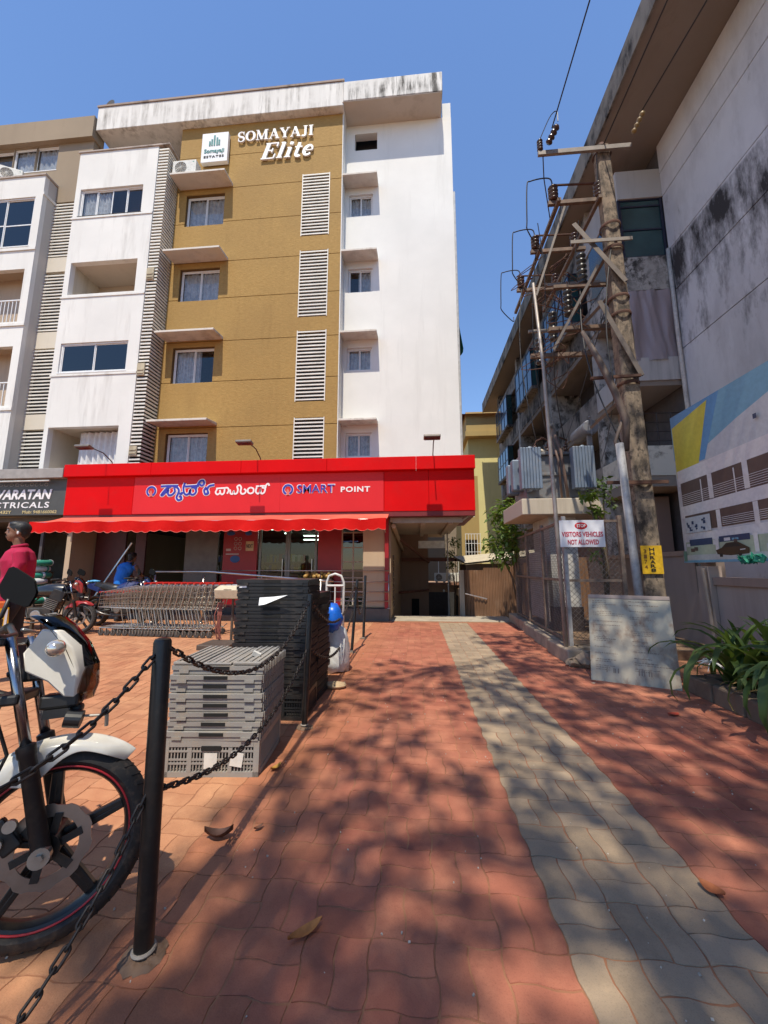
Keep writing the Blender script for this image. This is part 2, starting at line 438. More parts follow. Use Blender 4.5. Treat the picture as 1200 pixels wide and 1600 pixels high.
# concrete apron at the end of the drive and the ramp that drops below the building
ap = B(); ap.box(-.66, 2.3, 9.50, 10.6, -.3, .004)
tag(mk('apron', ap, mat('apron_concrete', (.36, .31, .24), .9, var=.2, scale=2.5, bump=.4, bscale=60, obj=False, dirt=.5, dirtcol=(.2, .13, .08))), kind='structure')
rp = B(); rp.add([(-1.3, 10.6, .004), (2.6, 10.6, .004), (2.6, 26.5, -2.25), (-1.3, 26.5, -2.25), (-1.3, 26.5, -2.6), (2.6, 26.5, -2.6), (2.6, 10.6, -.4), (-1.3, 10.6, -.4)],
                 [(0, 1, 2, 3), (4, 5, 6, 7), (3, 2, 5, 4)])
rp.box(-1.3, 2.6, 26.5, 29, -2.6, -2.25)
tag(mk('ramp', rp, mat('ramp_concrete', (.25, .22, .18), .9, var=.2, scale=2, bump=.3, obj=False)), kind='structure')
# ================================================================ the apartment block behind the shop
WHITE = plaster('white_wall_paint', (.745, .73, .69), (.32, .30, .27), .30, .55, .75)
WHITE_OLD = plaster('old_white_paint', (.735, .72, .68), (.26, .23, .20), .52, .5, .72, streak=(3, 3, .3))
MOULDY = plaster('rain_blackened_parapet', (.70, .68, .64), (.055, .05, .045), .95, .44, .58, streak=(4.5, 4.5, .5), big=1.2)
TRIM = mat('white_frame', (.72, .72, .71), .4, var=.05, obj=False)
CREAM = plaster('cream_wall', (.62, .56, .46), (.2, .15, .1), .4)
TAN = plaster('tan_wall', (.30, .235, .165), (.15, .11, .08), .35, bump=.1)
SLAT = mat('slat_paint', (.70, .67, .60), .6, var=.12, scale=2, obj=False)
DARKVOID = mat('recess_shade', (.035, .033, .033), .9, var=.2)  # near-black colour stands in for the shade inside openings and gaps
SOFF = plaster('soffit_paint', (.55, .48, .40), (.2, .15, .1), .3)
PANE = glass('window_glass', (.80, .82, .84), .06)
DPANE = glass('tinted_glass', (.05, .06, .09), .10)
CURT = mat('curtain_cloth', (.72, .70, .68), .9, var=.25, scale=9)
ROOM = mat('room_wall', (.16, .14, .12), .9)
def gold_mat():
    m, nt, b = _nodes('gold_texture_paint')
    p = _pos(nt)
    n1 = _noise(nt, _pos(nt, (3, 3, 5.5)), 2.6, 8, .75); n2 = _noise(nt, p, .5, 4)
    c = _ramp(nt, n1, .28, .72, (.30, .180, .055), (.44, .275, .095))
    c = _mix(nt, _math(nt, 'MULTIPLY', _ramp(nt, n2, .38, .62), .5), c, (.30, .185, .065))
    st = _ramp(nt, _noise(nt, _pos(nt, (3, 3, .25)), 1, 6, .65), .55, .8)
    c = _mix(nt, _math(nt, 'MULTIPLY', st, .25), c, (.16, .09, .03))
    nt.links.new(c, b.inputs['Base Color']); b.inputs['Roughness'].default_value = .8; b.inputs['Specular IOR Level'].default_value = .2
    _bump(nt, b, _noise(nt, _pos(nt, (1, 1, 1.8)), 14, 6, .75), .6, .02); return m
GOLD = gold_mat()

main = thing('apartment_building', 'tall white apartment block with a gold textured panel and slatted strips above the red shop', 'building', (-5, 11.4, 0))
GW = [(-8.12, -6.68, 13.27, 14.55), (-8.12, -6.68, 10.34, 11.58), (-8.14, -6.68, 7.34, 8.62), (-8.14, -6.70, 4.30, 5.60)]
WW = [(-2.28, -1.42, 13.68, 14.56), (-2.28, -1.42, 10.68, 11.59), (-2.28, -1.42, 7.80, 8.62), (-2.28, -1.42, 4.80, 5.62)]
LV = [(12.54, 15.0), (9.50, 11.98), (6.54, 9.01), (3.9, 6.0)]
LH = [(-3.83, -2.9, a, b) for a, b in LV]
# gold facade in bands between the grooves
mk('gold_backing', B().wall(-8.5, -2.45, 3.6, 17.6, 11.43, 11.80, GW + LH), mat('groove_brown', (.13, .07, .02), .9), main)
gz = [3.6, 4.3, 5.77, 7.36, 8.80, 10.39, 11.80, 13.37, 14.73, 16.1, 17.42]
for a, b_ in zip(gz[:-1], gz[1:]):
    hs = [h for h in GW + LH if h[2] < b_ and h[3] > a]
    mk('panel', B().wall(-8.5, -2.46, a + .011, b_ - .011, 11.40, 11.429, hs), GOLD, main)
ret = B().box(-2.459, -2.43, 11.401, 12.1, 3.6, 17.5)
mk('corner_return', ret, WHITE_OLD, main)
# white wing on the right, with the small square opening under the roof
mk('white_wall', B().wall(-2.43, 1.42, 3.4, 17.5, 11.9, 12.15, WW + [(-2.10, -1.27, 16.42, 17.13)]), WHITE, main)
mk('side_wall', B().box(1.30, 1.419, 12.151, 22, 3.4, 18.15).box(1.12, 1.418, 11.93, 12.15, 17.501, 18.15), WHITE_OLD, main)
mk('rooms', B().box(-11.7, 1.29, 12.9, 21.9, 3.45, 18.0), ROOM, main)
mk('attic_dark', B().box(-2.42, -.6, 12.4, 12.45, 16.0, 18.3), DARKVOID, main)  # dark sheet added behind the square opening so it looks unlit
mk('belly_slab', B().box(-11.6, 1.43, 11.45, 22, 3.0, 3.40), CREAM, main)
# roof overhang: long band and the lower, rain-blackened piece on the right
rb = B(); rb.box(-11.75, -2.40, 11.15, 13.4, 17.42, 18.42); mk('roof_band', rb, plaster('roof_band_paint', (.72, .70, .66), (.13, .11, .09), .75, .44, .66, streak=(5, 5, .45), big=1.0), main, bevel=.015)
mk('roof_band_lip', B().box(-11.78, -2.37, 11.12, 13.4, 18.425, 18.50), plaster('lip', (.35, .27, .22), (.07, .05, .04), .8, .4, .6), main)
mk('roof_overhang', B().box(-2.395, 1.07, 11.11, 12.2, 17.53, 18.34), MOULDY, main, bevel=.02)
mk('overhang_soffit', B().box(-2.43, 1.06, 11.13, 12.16, 17.505, 17.528), SOFF, main)
# chajjas (sun ledges)
def ledge(parent, x0, x1, y, z, d, m=WHITE_OLD, t=.1):
    b = B(); b.add([(x0, y, z + .05), (x1, y, z + .05), (x1, y - d, z), (x0, y - d, z), (x0, y, z + .05 + t), (x1, y, z + .05 + t), (x1, y - d, z + t * .7), (x0, y - d, z + t * .7)],
                   [(0, 1, 2, 3), (7, 6, 5, 4), (3, 2, 6, 7), (1, 5, 6, 2), (0, 3, 7, 4), (0, 4, 5, 1)])
    return mk('window_ledge', b, m, parent, bevel=.008)
for h in GW: ledge(main, h[0] - .26, h[1] + .28, 11.40, h[3] + .18, .62, plaster('ledge_paint', (.66, .61, .54), (.18, .13, .10), .55, .45, .68, streak=(3, 3, 1)))
for h in WW: ledge(main, -2.425, -1.22, 11.90, h[3] + .22, .55, MATS['ledge_paint'])
def window(parent, x0, x1, z0, z1, y, n, pm=PANE, curtain=0, fr=.045, mull_z=None, frame=TRIM):
    """sliding window: frame bars, one pane per sash, sill, optional curtain behind"""
    b = B(); b.box(x0, x0 + fr, y, y + .07, z0, z1).box(x1 - fr, x1, y, y + .07, z0, z1).box(x0 + fr, x1 - fr, y, y + .07, z1 - fr, z1).box(x0 + fr, x1 - fr, y, y + .07, z0, z0 + fr)
    w = mk('window', b, frame, parent, bevel=.004)
    wd = (x1 - x0 - 2 * fr) / n
    for i in range(n):
        a = x0 + fr + i * wd; yy = y + .018 + .02 * (i % 2)
        s = B(); k = .028
        for q in ((a, a + k, z0 + fr, z1 - fr), (a + wd - k, a + wd, z0 + fr, z1 - fr), (a + k, a + wd - k, z0 + fr, z0 + fr + k), (a + k, a + wd - k, z1 - fr - k, z1 - fr)): s.box(q[0] + .001, q[1] - .001, yy, yy + .022, q[2], q[3])
        if mull_z: s.box(a + k, a + wd - k, yy, yy + .022, mull_z - .02, mull_z + .02)
        mk('sash', s, frame, w, loc=None)
        mk('pane', B().box(a + k, a + wd - k, yy + .009, yy + .014, z0 + fr + k, z1 - fr - k), pm, w)
    if curtain:
        c = B(); N = 40; xa, xb = (x0 + .05, x0 + (x1 - x0) * abs(curtain)) if curtain > 0 else (x1 - (x1 - x0) * abs(curtain), x1 - .05)
        pts = [(xa + (xb - xa) * i / N, y + .10 + .025 * math.sin(i * 1.3) + .012 * math.sin(i * .47)) for i in range(N + 1)]
        c.add([(u, v, z0 + .02) for u, v in pts] + [(u, v, z1 - .03) for u, v in pts], [(i, i + 1, N + 2 + i, N + 1 + i) for i in range(N)])
        mk('curtain', c, CURT, w, smooth=True)
    sl = B().box(x0 - .03, x1 + .03, y - .06, y + .05, z0 - .04, z0 - .002); mk('sill', sl, frame, w, bevel=.004)
    return w
for h, c in zip(GW, (.97, .97, .62, .97)): window(main, h[0] + .005, h[1] - .005, h[2] + .005, h[3] - .005, 11.52, 2, PANE, c)
for h, c in zip(WW, (.97, -.6, .97, .97)): window(main, h[0] + .004, h[1] - .004, h[2] + .004, h[3] - .004, 11.97, 2, PANE, c)
# slats: one shared mesh per strip width, each slat a part
def slats(parent, x0, x1, y, zr, pitch, prof=(.028, .046), me=None, back=True):
    if me is None:
        s = B().box(0, x1 - x0, -prof[0] / 2, prof[0] / 2, -prof[1] / 2, prof[1] / 2); me = mesh_of(s, 'slat'); me.materials.append(SLAT)
    z = zr[0] + pitch / 2
    while z < zr[1] - .02:
        mk('slat', None, None, parent, me=me, loc=(x0, y, z)); z += pitch
    return me
sm_ = None
for a, b_ in LV:
    sm_ = slats(main, -3.83, -2.90, 11.40, (a, b_), .124, me=sm_)
    mk('slat_frame', B().box(-3.86, -3.831, 11.385, 11.45, a, b_).box(-2.899, -2.87, 11.385, 11.45, a, b_), SLAT, main)
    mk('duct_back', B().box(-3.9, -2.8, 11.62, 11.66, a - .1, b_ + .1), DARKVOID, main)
# projecting white bay
BH = [(-11.66, -9.32, 13.40, 14.47), (-11.66, -9.25, 10.37, 11.58), (-11.64, -9.27, 7.56, 8.60), (-11.70, -9.30, 4.2, 5.70)]
mk('bay_wall', B().wall(-11.85, -8.88, 3.9, 15.97, 10.80, 10.98, BH), WHITE_OLD, main)
mk('bay_side_wall', B().box(-11.849, -11.70, 10.981, 12.3, 3.9, 15.96).box(-8.90, -8.78, 10.981, 12.3, 3.9, 15.90), CREAM, main)
mk('bay_back_wall', B().box(-11.7, -8.9, 12.0, 12.2, 3.9, 15.9), plaster('balcony_wall', (.50, .41, .32), (.2, .14, .1), .3), main)
mk('bay_floor', B().box(-11.699, -8.9, 10.981, 12.0, 4.0, 4.19).box(-11.699, -8.9, 10.981, 12.0, 7.2, 7.5).box(-11.699, -8.9, 10.981, 12.0, 10.1, 10.34).box(-11.699, -8.9, 10.981, 12.0, 13.0, 13.36).box(-11.699, -8.9, 10.981, 12.0, 15.7, 15.95), SOFF, main)
mk('bay_ceiling', B().box(-11.699, -8.9, 10.981, 12.0, 5.72, 5.95).box(-11.699, -8.9, 10.981, 12.0, 11.6, 11.85), SOFF, main)
mk('bay_cap', B().box(-11.9, -8.46, 10.76, 12.3, 15.972, 16.03), plaster('bay_cap_paint', (.45, .38, .33), (.08, .06, .05), .8, .42, .6), main, bevel=.008)
for h in BH[:3]: mk('sill_band', B().box(-11.88, -8.88, 10.775, 10.798, h[2] - .13, h[2] - .06), WHITE_OLD, main)
window(main, -11.655, -9.325, 13.405, 14.465, 10.86, 4, PANE, .45)
window(main, -11.635, -9.275, 7.565, 8.595, 10.84, 2, DPANE)
cu = B(); N = 60; pts = [(-11.0 + 1.7 * i / N, 11.25 + .045 * math.sin(i * .9) + .02 * math.sin(i * .37 + 1)) for i in range(N + 1)]
cu.add([(u, v, 4.2) for u, v in pts] + [(u, v, 5.66) for u, v in pts], [(i, i + 1, N + 2 + i, N + 1 + i) for i in range(N)])
mk('balcony_curtain', cu, mat('pale_curtain', (.62, .60, .60), .9, var=.15, scale=5), main, smooth=True)
# slatted corner of the bay, front and side
cs = B().box(0, .36, -.016, .016, -.026, .026).box(.33, .36, .017, .60, -.026, .026); cme = mesh_of(cs, 'slat'); cme.materials.append(SLAT)
z = 3.98
skipz = [(10.75, 11.15), (7.35, 7.75), (4.7, 5.0)]
while z < 15.95:
    mk('slat', None, None, main, me=cme, loc=(-8.86, 10.825, z)); z += .121
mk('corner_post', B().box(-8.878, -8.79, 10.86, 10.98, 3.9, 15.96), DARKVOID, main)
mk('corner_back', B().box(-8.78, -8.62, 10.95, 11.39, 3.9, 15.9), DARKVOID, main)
for a, b_ in skipz:
    mk('vent_box', B().box(-8.85, -8.60, 10.76, 10.796, a, b_).box(-8.83, -8.62, 10.74, 10.759, a + .05, a + .1).box(-8.83, -8.62, 10.74, 10.759, a + .16, a + .2), plaster('vent_cream', (.52, .45, .32), (.1, .07, .04), .7, .4, .6), main)
# drain pipe on the far corner, tarpaulin, dish
dp = B().tube([(1.47, 12.05, 3.4), (1.47, 12.05, 14.5)], .04, 8); mk('drain_pipe', dp, mat('grey_pvc', (.5, .5, .5), .5), main)
tb = B(); N = 12
tb.add([(1.44 + .02 + (.18 + .05 * math.sin(i * 1.1)) * (k / 4) ** 1.4, 12.4 + 1.2 * i / N, 10.6 - 1.7 * (k / 4) - .25 * math.sin(i * .5) * (k / 4)) for k in range(5) for i in range(N + 1)], [(k * (N + 1) + i, k * (N + 1) + i + 1, (k + 1) * (N + 1) + i + 1, (k + 1) * (N + 1) + i) for k in range(4) for i in range(N)])
o = mk('tarpaulin', tb, mat('green_sheet', (.01, .22, .12), .6, var=.3), smooth=True); tag(o, 'green sheet hanging from the far side of the white wall', 'tarpaulin')
sd = B().lathe([(0.02, 0), (.16, .03), (.27, .1)], 16, Matrix.Translation((-11.55, 11.5, 18.85)) @ Euler((R(60), 0, R(-40))).to_matrix().to_4x4(), cap=False).cyl((-11.55, 11.55, 18.5), (-11.55, 11.52, 18.88), .025)
tag(mk('satellite_dish', sd, mat('dish_grey', (.28, .28, .26), .6), smooth=True), 'small grey satellite dish on the roof edge of the white block', 'dish')

# ---- wall sign and lettering high on the gold wall
sg = thing('sign_board', 'square white sign with green tower emblem high on the gold wall', 'sign', (-7.1, 11.2, 15.65))
mk('board', B().box(-7.58, -6.60, 11.22, 11.36, 15.66, 16.88), mat('sign_white', (.80, .80, .79), .35, var=.03), sg, bevel=.01)
for x, h0, h1 in ((-7.30, 16.33, 16.52), (-7.22, 16.33, 16.60), (-7.13, 16.33, 16.76), (-7.03, 16.33, 16.66), (-6.95, 16.33, 16.56)):
    mk('emblem_bar', B().box(x, x + .055, 11.205, 11.2195, h0, h1), mat('emblem_green', (.04, .20, .19), .5), sg)
mk('lettering', text_mesh('Somayaji', (-7.47, -6.72, 15.98, 16.20), XZ(11.2195), .012, .02), mat('emblem_green', (.04, .20, .19), .5), sg)
mk('small_lettering', text_mesh('ESTATES', (-7.47, -6.72, 15.83, 15.92), XZ(11.2195), .012, .025, spacing=1.25), mat('letter_grey', (.06, .06, .06), .5), sg)

def serif(s, f, h=1.0, depth=.09, slant=0.0, track=.06):
    """bold serif capitals / italics drawn as brush strokes; returns list of (mesh builder) per letter and the width"""
    G = {}
    out = []; x = 0
    def st(b, pts, w, k): ribbon(b, [(x + (p[0] + slant * p[1]) * h, p[1] * h) for p in pts], [q * h for q in w] if isinstance(w, (list, tuple)) else w * h, f, depth, .0012 * k)
    for ch in s:
        b = B()
        if ch == 'S':
            pts = arc(.27, .72, .20, .24, 20, 270, 14) + arc(.27, .24, .21, .235, 90, -160, 14)
            n = len(pts); st(b, pts, [.07 + .10 * math.sin(math.pi * i / (n - 1)) ** 2 for i in range(n)], 0)
            st(b, [(.46, .98), (.46, .66)], .05, 1); st(b, [(.07, .02), (.07, .34)], .05, 2); w = .55
        elif ch == 'O':
            pts = arc(.36, .5, .29, .46, 0, 360, 28)[:-1]
            ribbon(b, [(x + (p[0] + slant * p[1]) * h, p[1] * h) for p in pts], [(.07 + .12 * abs(math.cos(2 * math.pi * i / 28)) ** 1.5) * h for i in range(28)], f, depth, 0, True); w = .72
        elif ch == 'M':
            st(b, [(.12, .03), (.12, .97)], .06, 0); st(b, [(.14, .98), (.44, .04)], .16, 1); st(b, [(.42, .04), (.70, .98)], .07, 2); st(b, [(.75, .03), (.75, .97)], .17, 3)
            for a, c, y in ((0, .26, .03), (.60, .92, .03), (0, .2, .97), (.64, .92, .97)): st(b, [(a, y), (c, y)], .06, 4)
            w = .92
        elif ch == 'A':
            st(b, [(.10, .03), (.36, .97)], .06, 0); st(b, [(.36, 1.0), (.64, .03)], .18, 1); st(b, [(.2, .33), (.55, .33)], .06, 2)
            for a, c in ((0, .24), (.48, .78)): st(b, [(a, .03), (c, .03)], .06, 3)
            w = .74
        elif ch == 'Y':
            st(b, [(.12, .98), (.38, .45)], .18, 0); st(b, [(.64, .97), (.38, .45)], .07, 1); st(b, [(.38, .5), (.38, .03)], .17, 2)
            for a, c, y in ((0, .3, .97), (.52, .76, .97), (.22, .54, .03)): st(b, [(a, y), (c, y)], .06, 3)
            w = .72
        elif ch == 'J':
            st(b, [(.33, .97), (.33, .25)] + arc(.19, .18, .14, .17, 0, -140, 6), .15, 0); st(b, [(.18, .97), (.48, .97)], .06, 1); w = .48
        elif ch == 'I':
            st(b, [(.2, .03), (.2, .97)], .17, 0); st(b, [(.04, .97), (.36, .97)], .06, 1); st(b, [(.04, .03), (.36, .03)], .06, 2); w = .4
        elif ch == 'E':
            st(b, [(.16, .03), (.16, .97)], .19, 0); st(b, [(.02, .97), (.64, .97)], .07, 1); st(b, [(.02, .03), (.66, .03)], .07, 2); st(b, [(.2, .52), (.46, .52)], .07, 3)
            st(b, [(.62, .98), (.62, .74)], .07, 4); st(b, [(.64, .02), (.66, .28)], .07, 5); st(b, [(.45, .64), (.45, .40)], .06, 6); w = .70
        elif ch == 'l':
            st(b, [(.16, .98), (.16, .03)], .17, 0); st(b, [(.02, .96), (.2, .96)], .06, 1); st(b, [(.02, .03), (.32, .03)], .06, 2); w = .34
        elif ch == 'i':
            st(b, [(.16, .62), (.16, .03)], .17, 0); st(b, [(.02, .60), (.2, .60)], .06, 1); st(b, [(.02, .03), (.32, .03)], .06, 2); st(b, [(.16, .78), (.16, .95)], .17, 3); w = .34
        elif ch == 't':
            st(b, [(.16, .86), (.16, .14)] + arc(.28, .13, .11, .10, 180, 330, 5), .15, 0); st(b, [(.0, .60), (.36, .60)], .07, 1); w = .38
        elif ch == 'e':
            pts = [(.1, .33), (.47, .36)] + arc(.28, .34, .19, .29, 10, 320, 16)
            st(b, pts, [.05, .05] + [.07 + .10 * max(0, math.sin(math.pi * i / 17)) for i in range(17)], 0); w = .52
        out.append(b); x += (w + track) * h
    return out, x - track * h
LETW = mat('letter_white', (.80, .79, .77), .4, var=.04)
nm = thing('building_lettering', 'raised white serif letters of the building name on the gold wall', 'lettering', (-4.9, 11.3, 15.7))
for word, x0, x1, z0, h, sl in (('SOMAYAJI', -6.30, -3.49, 16.54, .42, 0), ('Elite', -5.42, -3.56, 15.70, .66, .28)):
    test, wd = serif(word, lambda u, v, t: (u, t, v), h, slant=sl)
    k = (x1 - x0) / wd
    ls, _ = serif(word, lambda u, v, t: (x0 + u * k, 11.375 + t, z0 + v), h, depth=.05, slant=sl)
    for b in ls: mk('letter', b, LETW, nm)
# ---- air conditioner on the topmost ledge
def ac_unit(label, loc, rz=0, s=1.0, group=None, w=.86, h=.62, d=.32):
    t = thing('air_conditioner', label, 'air conditioner', loc, rz, group, local=True)
    ACM = mat('ac_casing', (.62, .61, .56), .5, var=.06, dirt=.35)
    mk('casing', B().box(-w / 2, w / 2, -d / 2, d / 2, .06, h), ACM, t, bevel=.015)
    mk('fan_hole', B().lathe([(.0, 0), (h * .34, 0), (h * .34, .006)], 28, Matrix.Translation((-w * .14, -d / 2 - .001, h * .54)) @ Matrix.Rotation(R(90), 4, 'X')), mat('ac_dark', (.07, .055, .045), .8), t)
    gr = B()
    for k in range(1, 6): gr.torus((-w * .14, -d / 2 - .012, h * .54), h * .34 * k / 5, .006, Matrix.Rotation(R(90), 4, 'X'), 28, 5)
    for k in range(6):
        a = math.pi * k / 6; gr.bar((-w * .14 - h * .34 * math.cos(a), -d / 2 - .014, h * .54 - h * .34 * math.sin(a)), (-w * .14 + h * .34 * math.cos(a), -d / 2 - .014, h * .54 + h * .34 * math.sin(a)), .007, .005)
    mk('fan_grille', gr, ACM, t)
    for x in (-w * .32, w * .32): mk('foot', B().box(x - .05, x + .05, -d / 2, d / 2, 0, .059), mat('ac_dark', (.07, .055, .045), .8), t)
    mk('badge', B().box(w * .36, w * .42, -d / 2 - .004, -d / 2 - .0005, h * .84, h * .88), mat('badge_green', (.1, .35, .25), .4), t)
    return t
ac_unit('white air conditioner outdoor unit on the ledge beside the square sign', (-8.0, 11.12, 14.88))

# ---- tan neighbour to the left with its own white bay
tanb = thing('tan_apartment_building', 'tan apartment block with white balcony bay adjoining the white one', 'building', (-15, 11.25, 0))
TW = [(-14.18, -13.27, 16.0, 17.08), (-15.1, -14.19, 16.0, 17.08), (-16.9, -15.12, 15.9, 17.05)]
mk('wall', B().wall(-19, -11.86, 14.55, 17.1, 11.25, 11.45, TW), TAN, tanb)
mk('lower_wall', B().box(-19, -11.86, 11.45, 20, 3.0, 17.05), TAN, tanb)
mk('parapet', B().box(-19, -11.80, 11.08, 11.6, 17.1, 18.0), TAN, tanb)
window(tanb, -15.11, -13.28, 16.005, 17.075, 11.30, 2, PANE, .97); window(tanb, -16.89, -15.13, 15.905, 17.045, 11.32, 2, PANE)
sme = None
for a, b_ in ((12.27, 14.55), (9.37, 11.68), (6.37, 8.74), (3.9, 5.82)): sme = slats(tanb, -13.1, -11.86, 11.25, (a, b_), .124, me=sme)
mk('slat_spacer', B().box(-13.1, -11.86, 11.24, 11.44, 11.69, 12.26).box(-13.1, -11.86, 11.24, 11.44, 8.75, 9.36).box(-13.1, -11.86, 11.24, 11.44, 5.83, 6.36), CREAM, tanb)
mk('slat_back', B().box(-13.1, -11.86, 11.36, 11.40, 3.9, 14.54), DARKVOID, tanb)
FH = [(-15.6, -13.38, 12.38, 14.36), (-15.6, -13.38, 9.50, 11.49), (-15.6, -13.38, 6.5, 8.6), (-15.6, -13.38, 3.9, 5.6)]
mk('bay_wall', B().wall(-17, -13.1, 3.4, 15.2, 10.80, 10.95, FH), WHITE_OLD, tanb)
mk('bay_side', B().box(-13.24, -13.101, 10.951, 11.449, 3.4, 15.19), plaster('shaded_white', (.52, .49, .46), (.2, .17, .14), .3), tanb)  # shade put into the colour: this side is greyer than the bay front
mk('bay_cap', B().box(-17, -13.06, 10.76, 11.5, 15.201, 15.26), MATS['bay_cap_paint'], tanb)
mk('bay_cornice', B().box(-13.1, -13.06, 10.79, 11.448, 14.42, 14.52).box(-17, -13.06, 10.76, 10.798, 12.2, 12.3).box(-17, -13.06, 10.76, 10.798, 9.33, 9.42).box(-17, -13.06, 10.76, 10.798, 6.33, 6.42), WHITE_OLD, tanb)
mk('balcony_inside', B().box(-17, -13.24, 11.4, 11.449, 3.4, 15).box(-17, -13.24, 10.96, 11.399, 11.6, 11.9).box(-17, -13.24, 10.96, 11.399, 8.7, 9.2).box(-17, -13.24, 10.96, 11.399, 5.8, 6.2), plaster('balcony_wall_warm', (.45, .35, .26), (.2, .14, .1), .3), tanb)
window(tanb, -15.59, -13.39, 12.385, 14.355, 10.83, 2, DPANE, mull_z=13.3)
for z0, z1 in ((9.5, 10.35), (6.5, 7.35)):
    rl = B().box(-15.6, -13.38, 10.83, 10.87, z1 - .04, z1)
    mk('railing', rl, TRIM, tanb)
    for k in range(16): mk('baluster', B().box(-15.55 + k * .142, -15.525 + k * .142, 10.84, 10.86, z0, z1 - .041), TRIM, tanb)
ac_unit('small weathered air conditioner on top of the tan block’s white bay', (-14.75, 11.05, 15.27), R(25), w=.7, h=.55)
# ================================================================ shop front
REDP = mat('red_fascia_paint', (.60, .001, .002), .5, var=.07, scale=1.2, obj=False, spec=.12, dirt=.16, dirtcol=(.30, .03, .025))
REDV = mat('red_vinyl', (.62, .022, .026), .45, var=.05, scale=1.2, obj=False, spec=.2)
REDD = mat('red_panel_dark', (.30, .006, .010), .45, var=.08, obj=False)
STEEL = mat('brushed_steel', (.55, .54, .52), .3, 1, var=.1)
fa = thing('shop_sign', 'long red shop sign with blue and white lettering above the awning', 'sign', (-4, 9.2, 2.6))
for x0, x1 in ((-9.22, -7.32), (-7.315, -3.4), (-3.395, -.79), (-.785, .30), (.305, 1.40)): mk('sign_panel', B().box(x0, x1, 9.2, 9.45, 2.62, 3.62), REDP, fa, bevel=.004)
for x0, x1 in ((-9.22, -6.8), (-6.797, -4.4), (-4.397, -2.2), (-2.197, 0.0), (.003, 1.41)):
    mk('sign_lip', B().box(x0, x1, 9.07, 9.46, 3.622, 3.95), REDP, fa, bevel=.01)
for x0, x1 in ((-7.3, -3.40), (-3.397, -.80)):
    mk('vinyl_panel', B().box(x0, x1, 9.192, 9.1985, 2.63, 3.60), REDV, fa)
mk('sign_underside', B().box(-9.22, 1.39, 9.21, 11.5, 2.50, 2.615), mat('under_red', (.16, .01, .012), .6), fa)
BLUE = mat('sign_blue', (.03, .035, .36), .4, var=.04); SWH = mat('sign_letter_white', (.78, .76, .76), .4, var=.03)
FX = lambda x: XZ(x)
fu = XZ(9.1915)
def logo(cx, cz, r):
    b = B(); ribbon(b, arc(cx, cz, r * 1.0, r, -75, 255, 26), r * .62, fu, .004); mk('logo_rim', b, SWH, fa)
    b = B(); ribbon(b, arc(cx, cz, r * .98, r * .98, -68, 248, 26), r * .42, XZ(9.1865), .006); mk('logo', b, BLUE, fa)
    b = B(); ribbon(b, [(cx + r * .05, cz - r * 1.2), (cx, cz - r * .2), (cx - r * .1, cz + r * .1)], [r * .7, r * .5, r * .3], XZ(9.179), .003); mk('logo_flame', b, mat('flame_pink', (.62, .16, .12), .4), fa)
def outlined(s, box, name, bold=.0, sp=1.0):
    u0, u1, v0, v1 = box; e = .018
    mk(name + '_outline', text_mesh(s, (u0 - e, u1 + e, v0 - e, v1 + e), fu, .006, bold + .012, spacing=sp), SWH, fa)
    mk(name, text_mesh(s, box, XZ(9.185), .008, bold, spacing=sp), BLUE, fa)
logo(-3.20, 3.20, .115); outlined('SMART', (-2.96, -2.02, 3.11, 3.31), 'latin_word')
mk('latin_word_white', text_mesh('POINT', (-1.86, -1.13, 3.11, 3.25), fu, .01, .03, spacing=1.15), SWH, fa)
logo(-6.82, 3.22, .115)
# Kannada lettering as brush strokes, drawn on a 952 x 272 layout grid over the sign
KX = lambda a: -7.129 + a * .003779
KZ = lambda a: 3.6015 - a * .003816
def kan(strokes, coats):
    for k, pts in enumerate(strokes):
        sm = [(v.x, v.y) for v in smooth([(KX(a), KZ(c), 0) for a, c in pts], 5)]
        for m_, wid, y, dp in coats:
            b = B(); ribbon(b, sm, wid, XZ(y), dp + .0005 * (k % 9)); mk('letter_stroke', b, m_, fa)
W1 = [[(148, 68), (205, 66), (272, 66)], [(222, 70), (192, 82), (172, 104), (156, 127), (168, 128), (186, 108), (204, 94), (203, 116), (214, 130), (236, 124), (252, 104), (246, 82)], [(240, 72), (264, 76), (280, 96), (276, 120), (267, 146), (282, 164), (302, 156), (298, 140), (286, 138)], [(286, 118), (300, 122), (308, 110)],
      [(320, 48), (312, 78), (318, 114), (336, 128), (354, 118), (360, 94), (366, 122), (386, 128), (403, 108), (394, 84), (368, 78)], [(322, 72), (370, 70), (420, 68)], [(398, 94), (412, 62), (428, 38), (448, 34), (456, 54), (442, 68), (424, 58)], [(474, 78), (460, 100), (470, 126), (490, 120), (482, 94), (494, 72), (530, 64)]]
kan(W1, [(SWH, .092, 9.1915, .003), (BLUE, .052, 9.1842, .003)])
W2 = [[(543, 90), (570, 88), (598, 87)], [(550, 94), (541, 116), (555, 130), (572, 118), (570, 100)], [(572, 118), (586, 130), (600, 120), (603, 94)], [(598, 88), (622, 86), (632, 104), (622, 126)], [(641, 98), (646, 124), (660, 128), (668, 108), (673, 127), (690, 124), (696, 100), (690, 80), (705, 70), (718, 86), (715, 114), (726, 129), (745, 124), (752, 106), (738, 96)],
      [(785, 87), (803, 96), (803, 118), (785, 127), (767, 118), (767, 96), (785, 87)], [(826, 86), (820, 114), (835, 130), (848, 118), (850, 100), (859, 128), (878, 122), (883, 96), (860, 88)], [(820, 80), (856, 78), (890, 78)], [(884, 96), (892, 70), (904, 64), (912, 78)]]
kan(W2, [(SWH, .042, 9.1905, .004)])
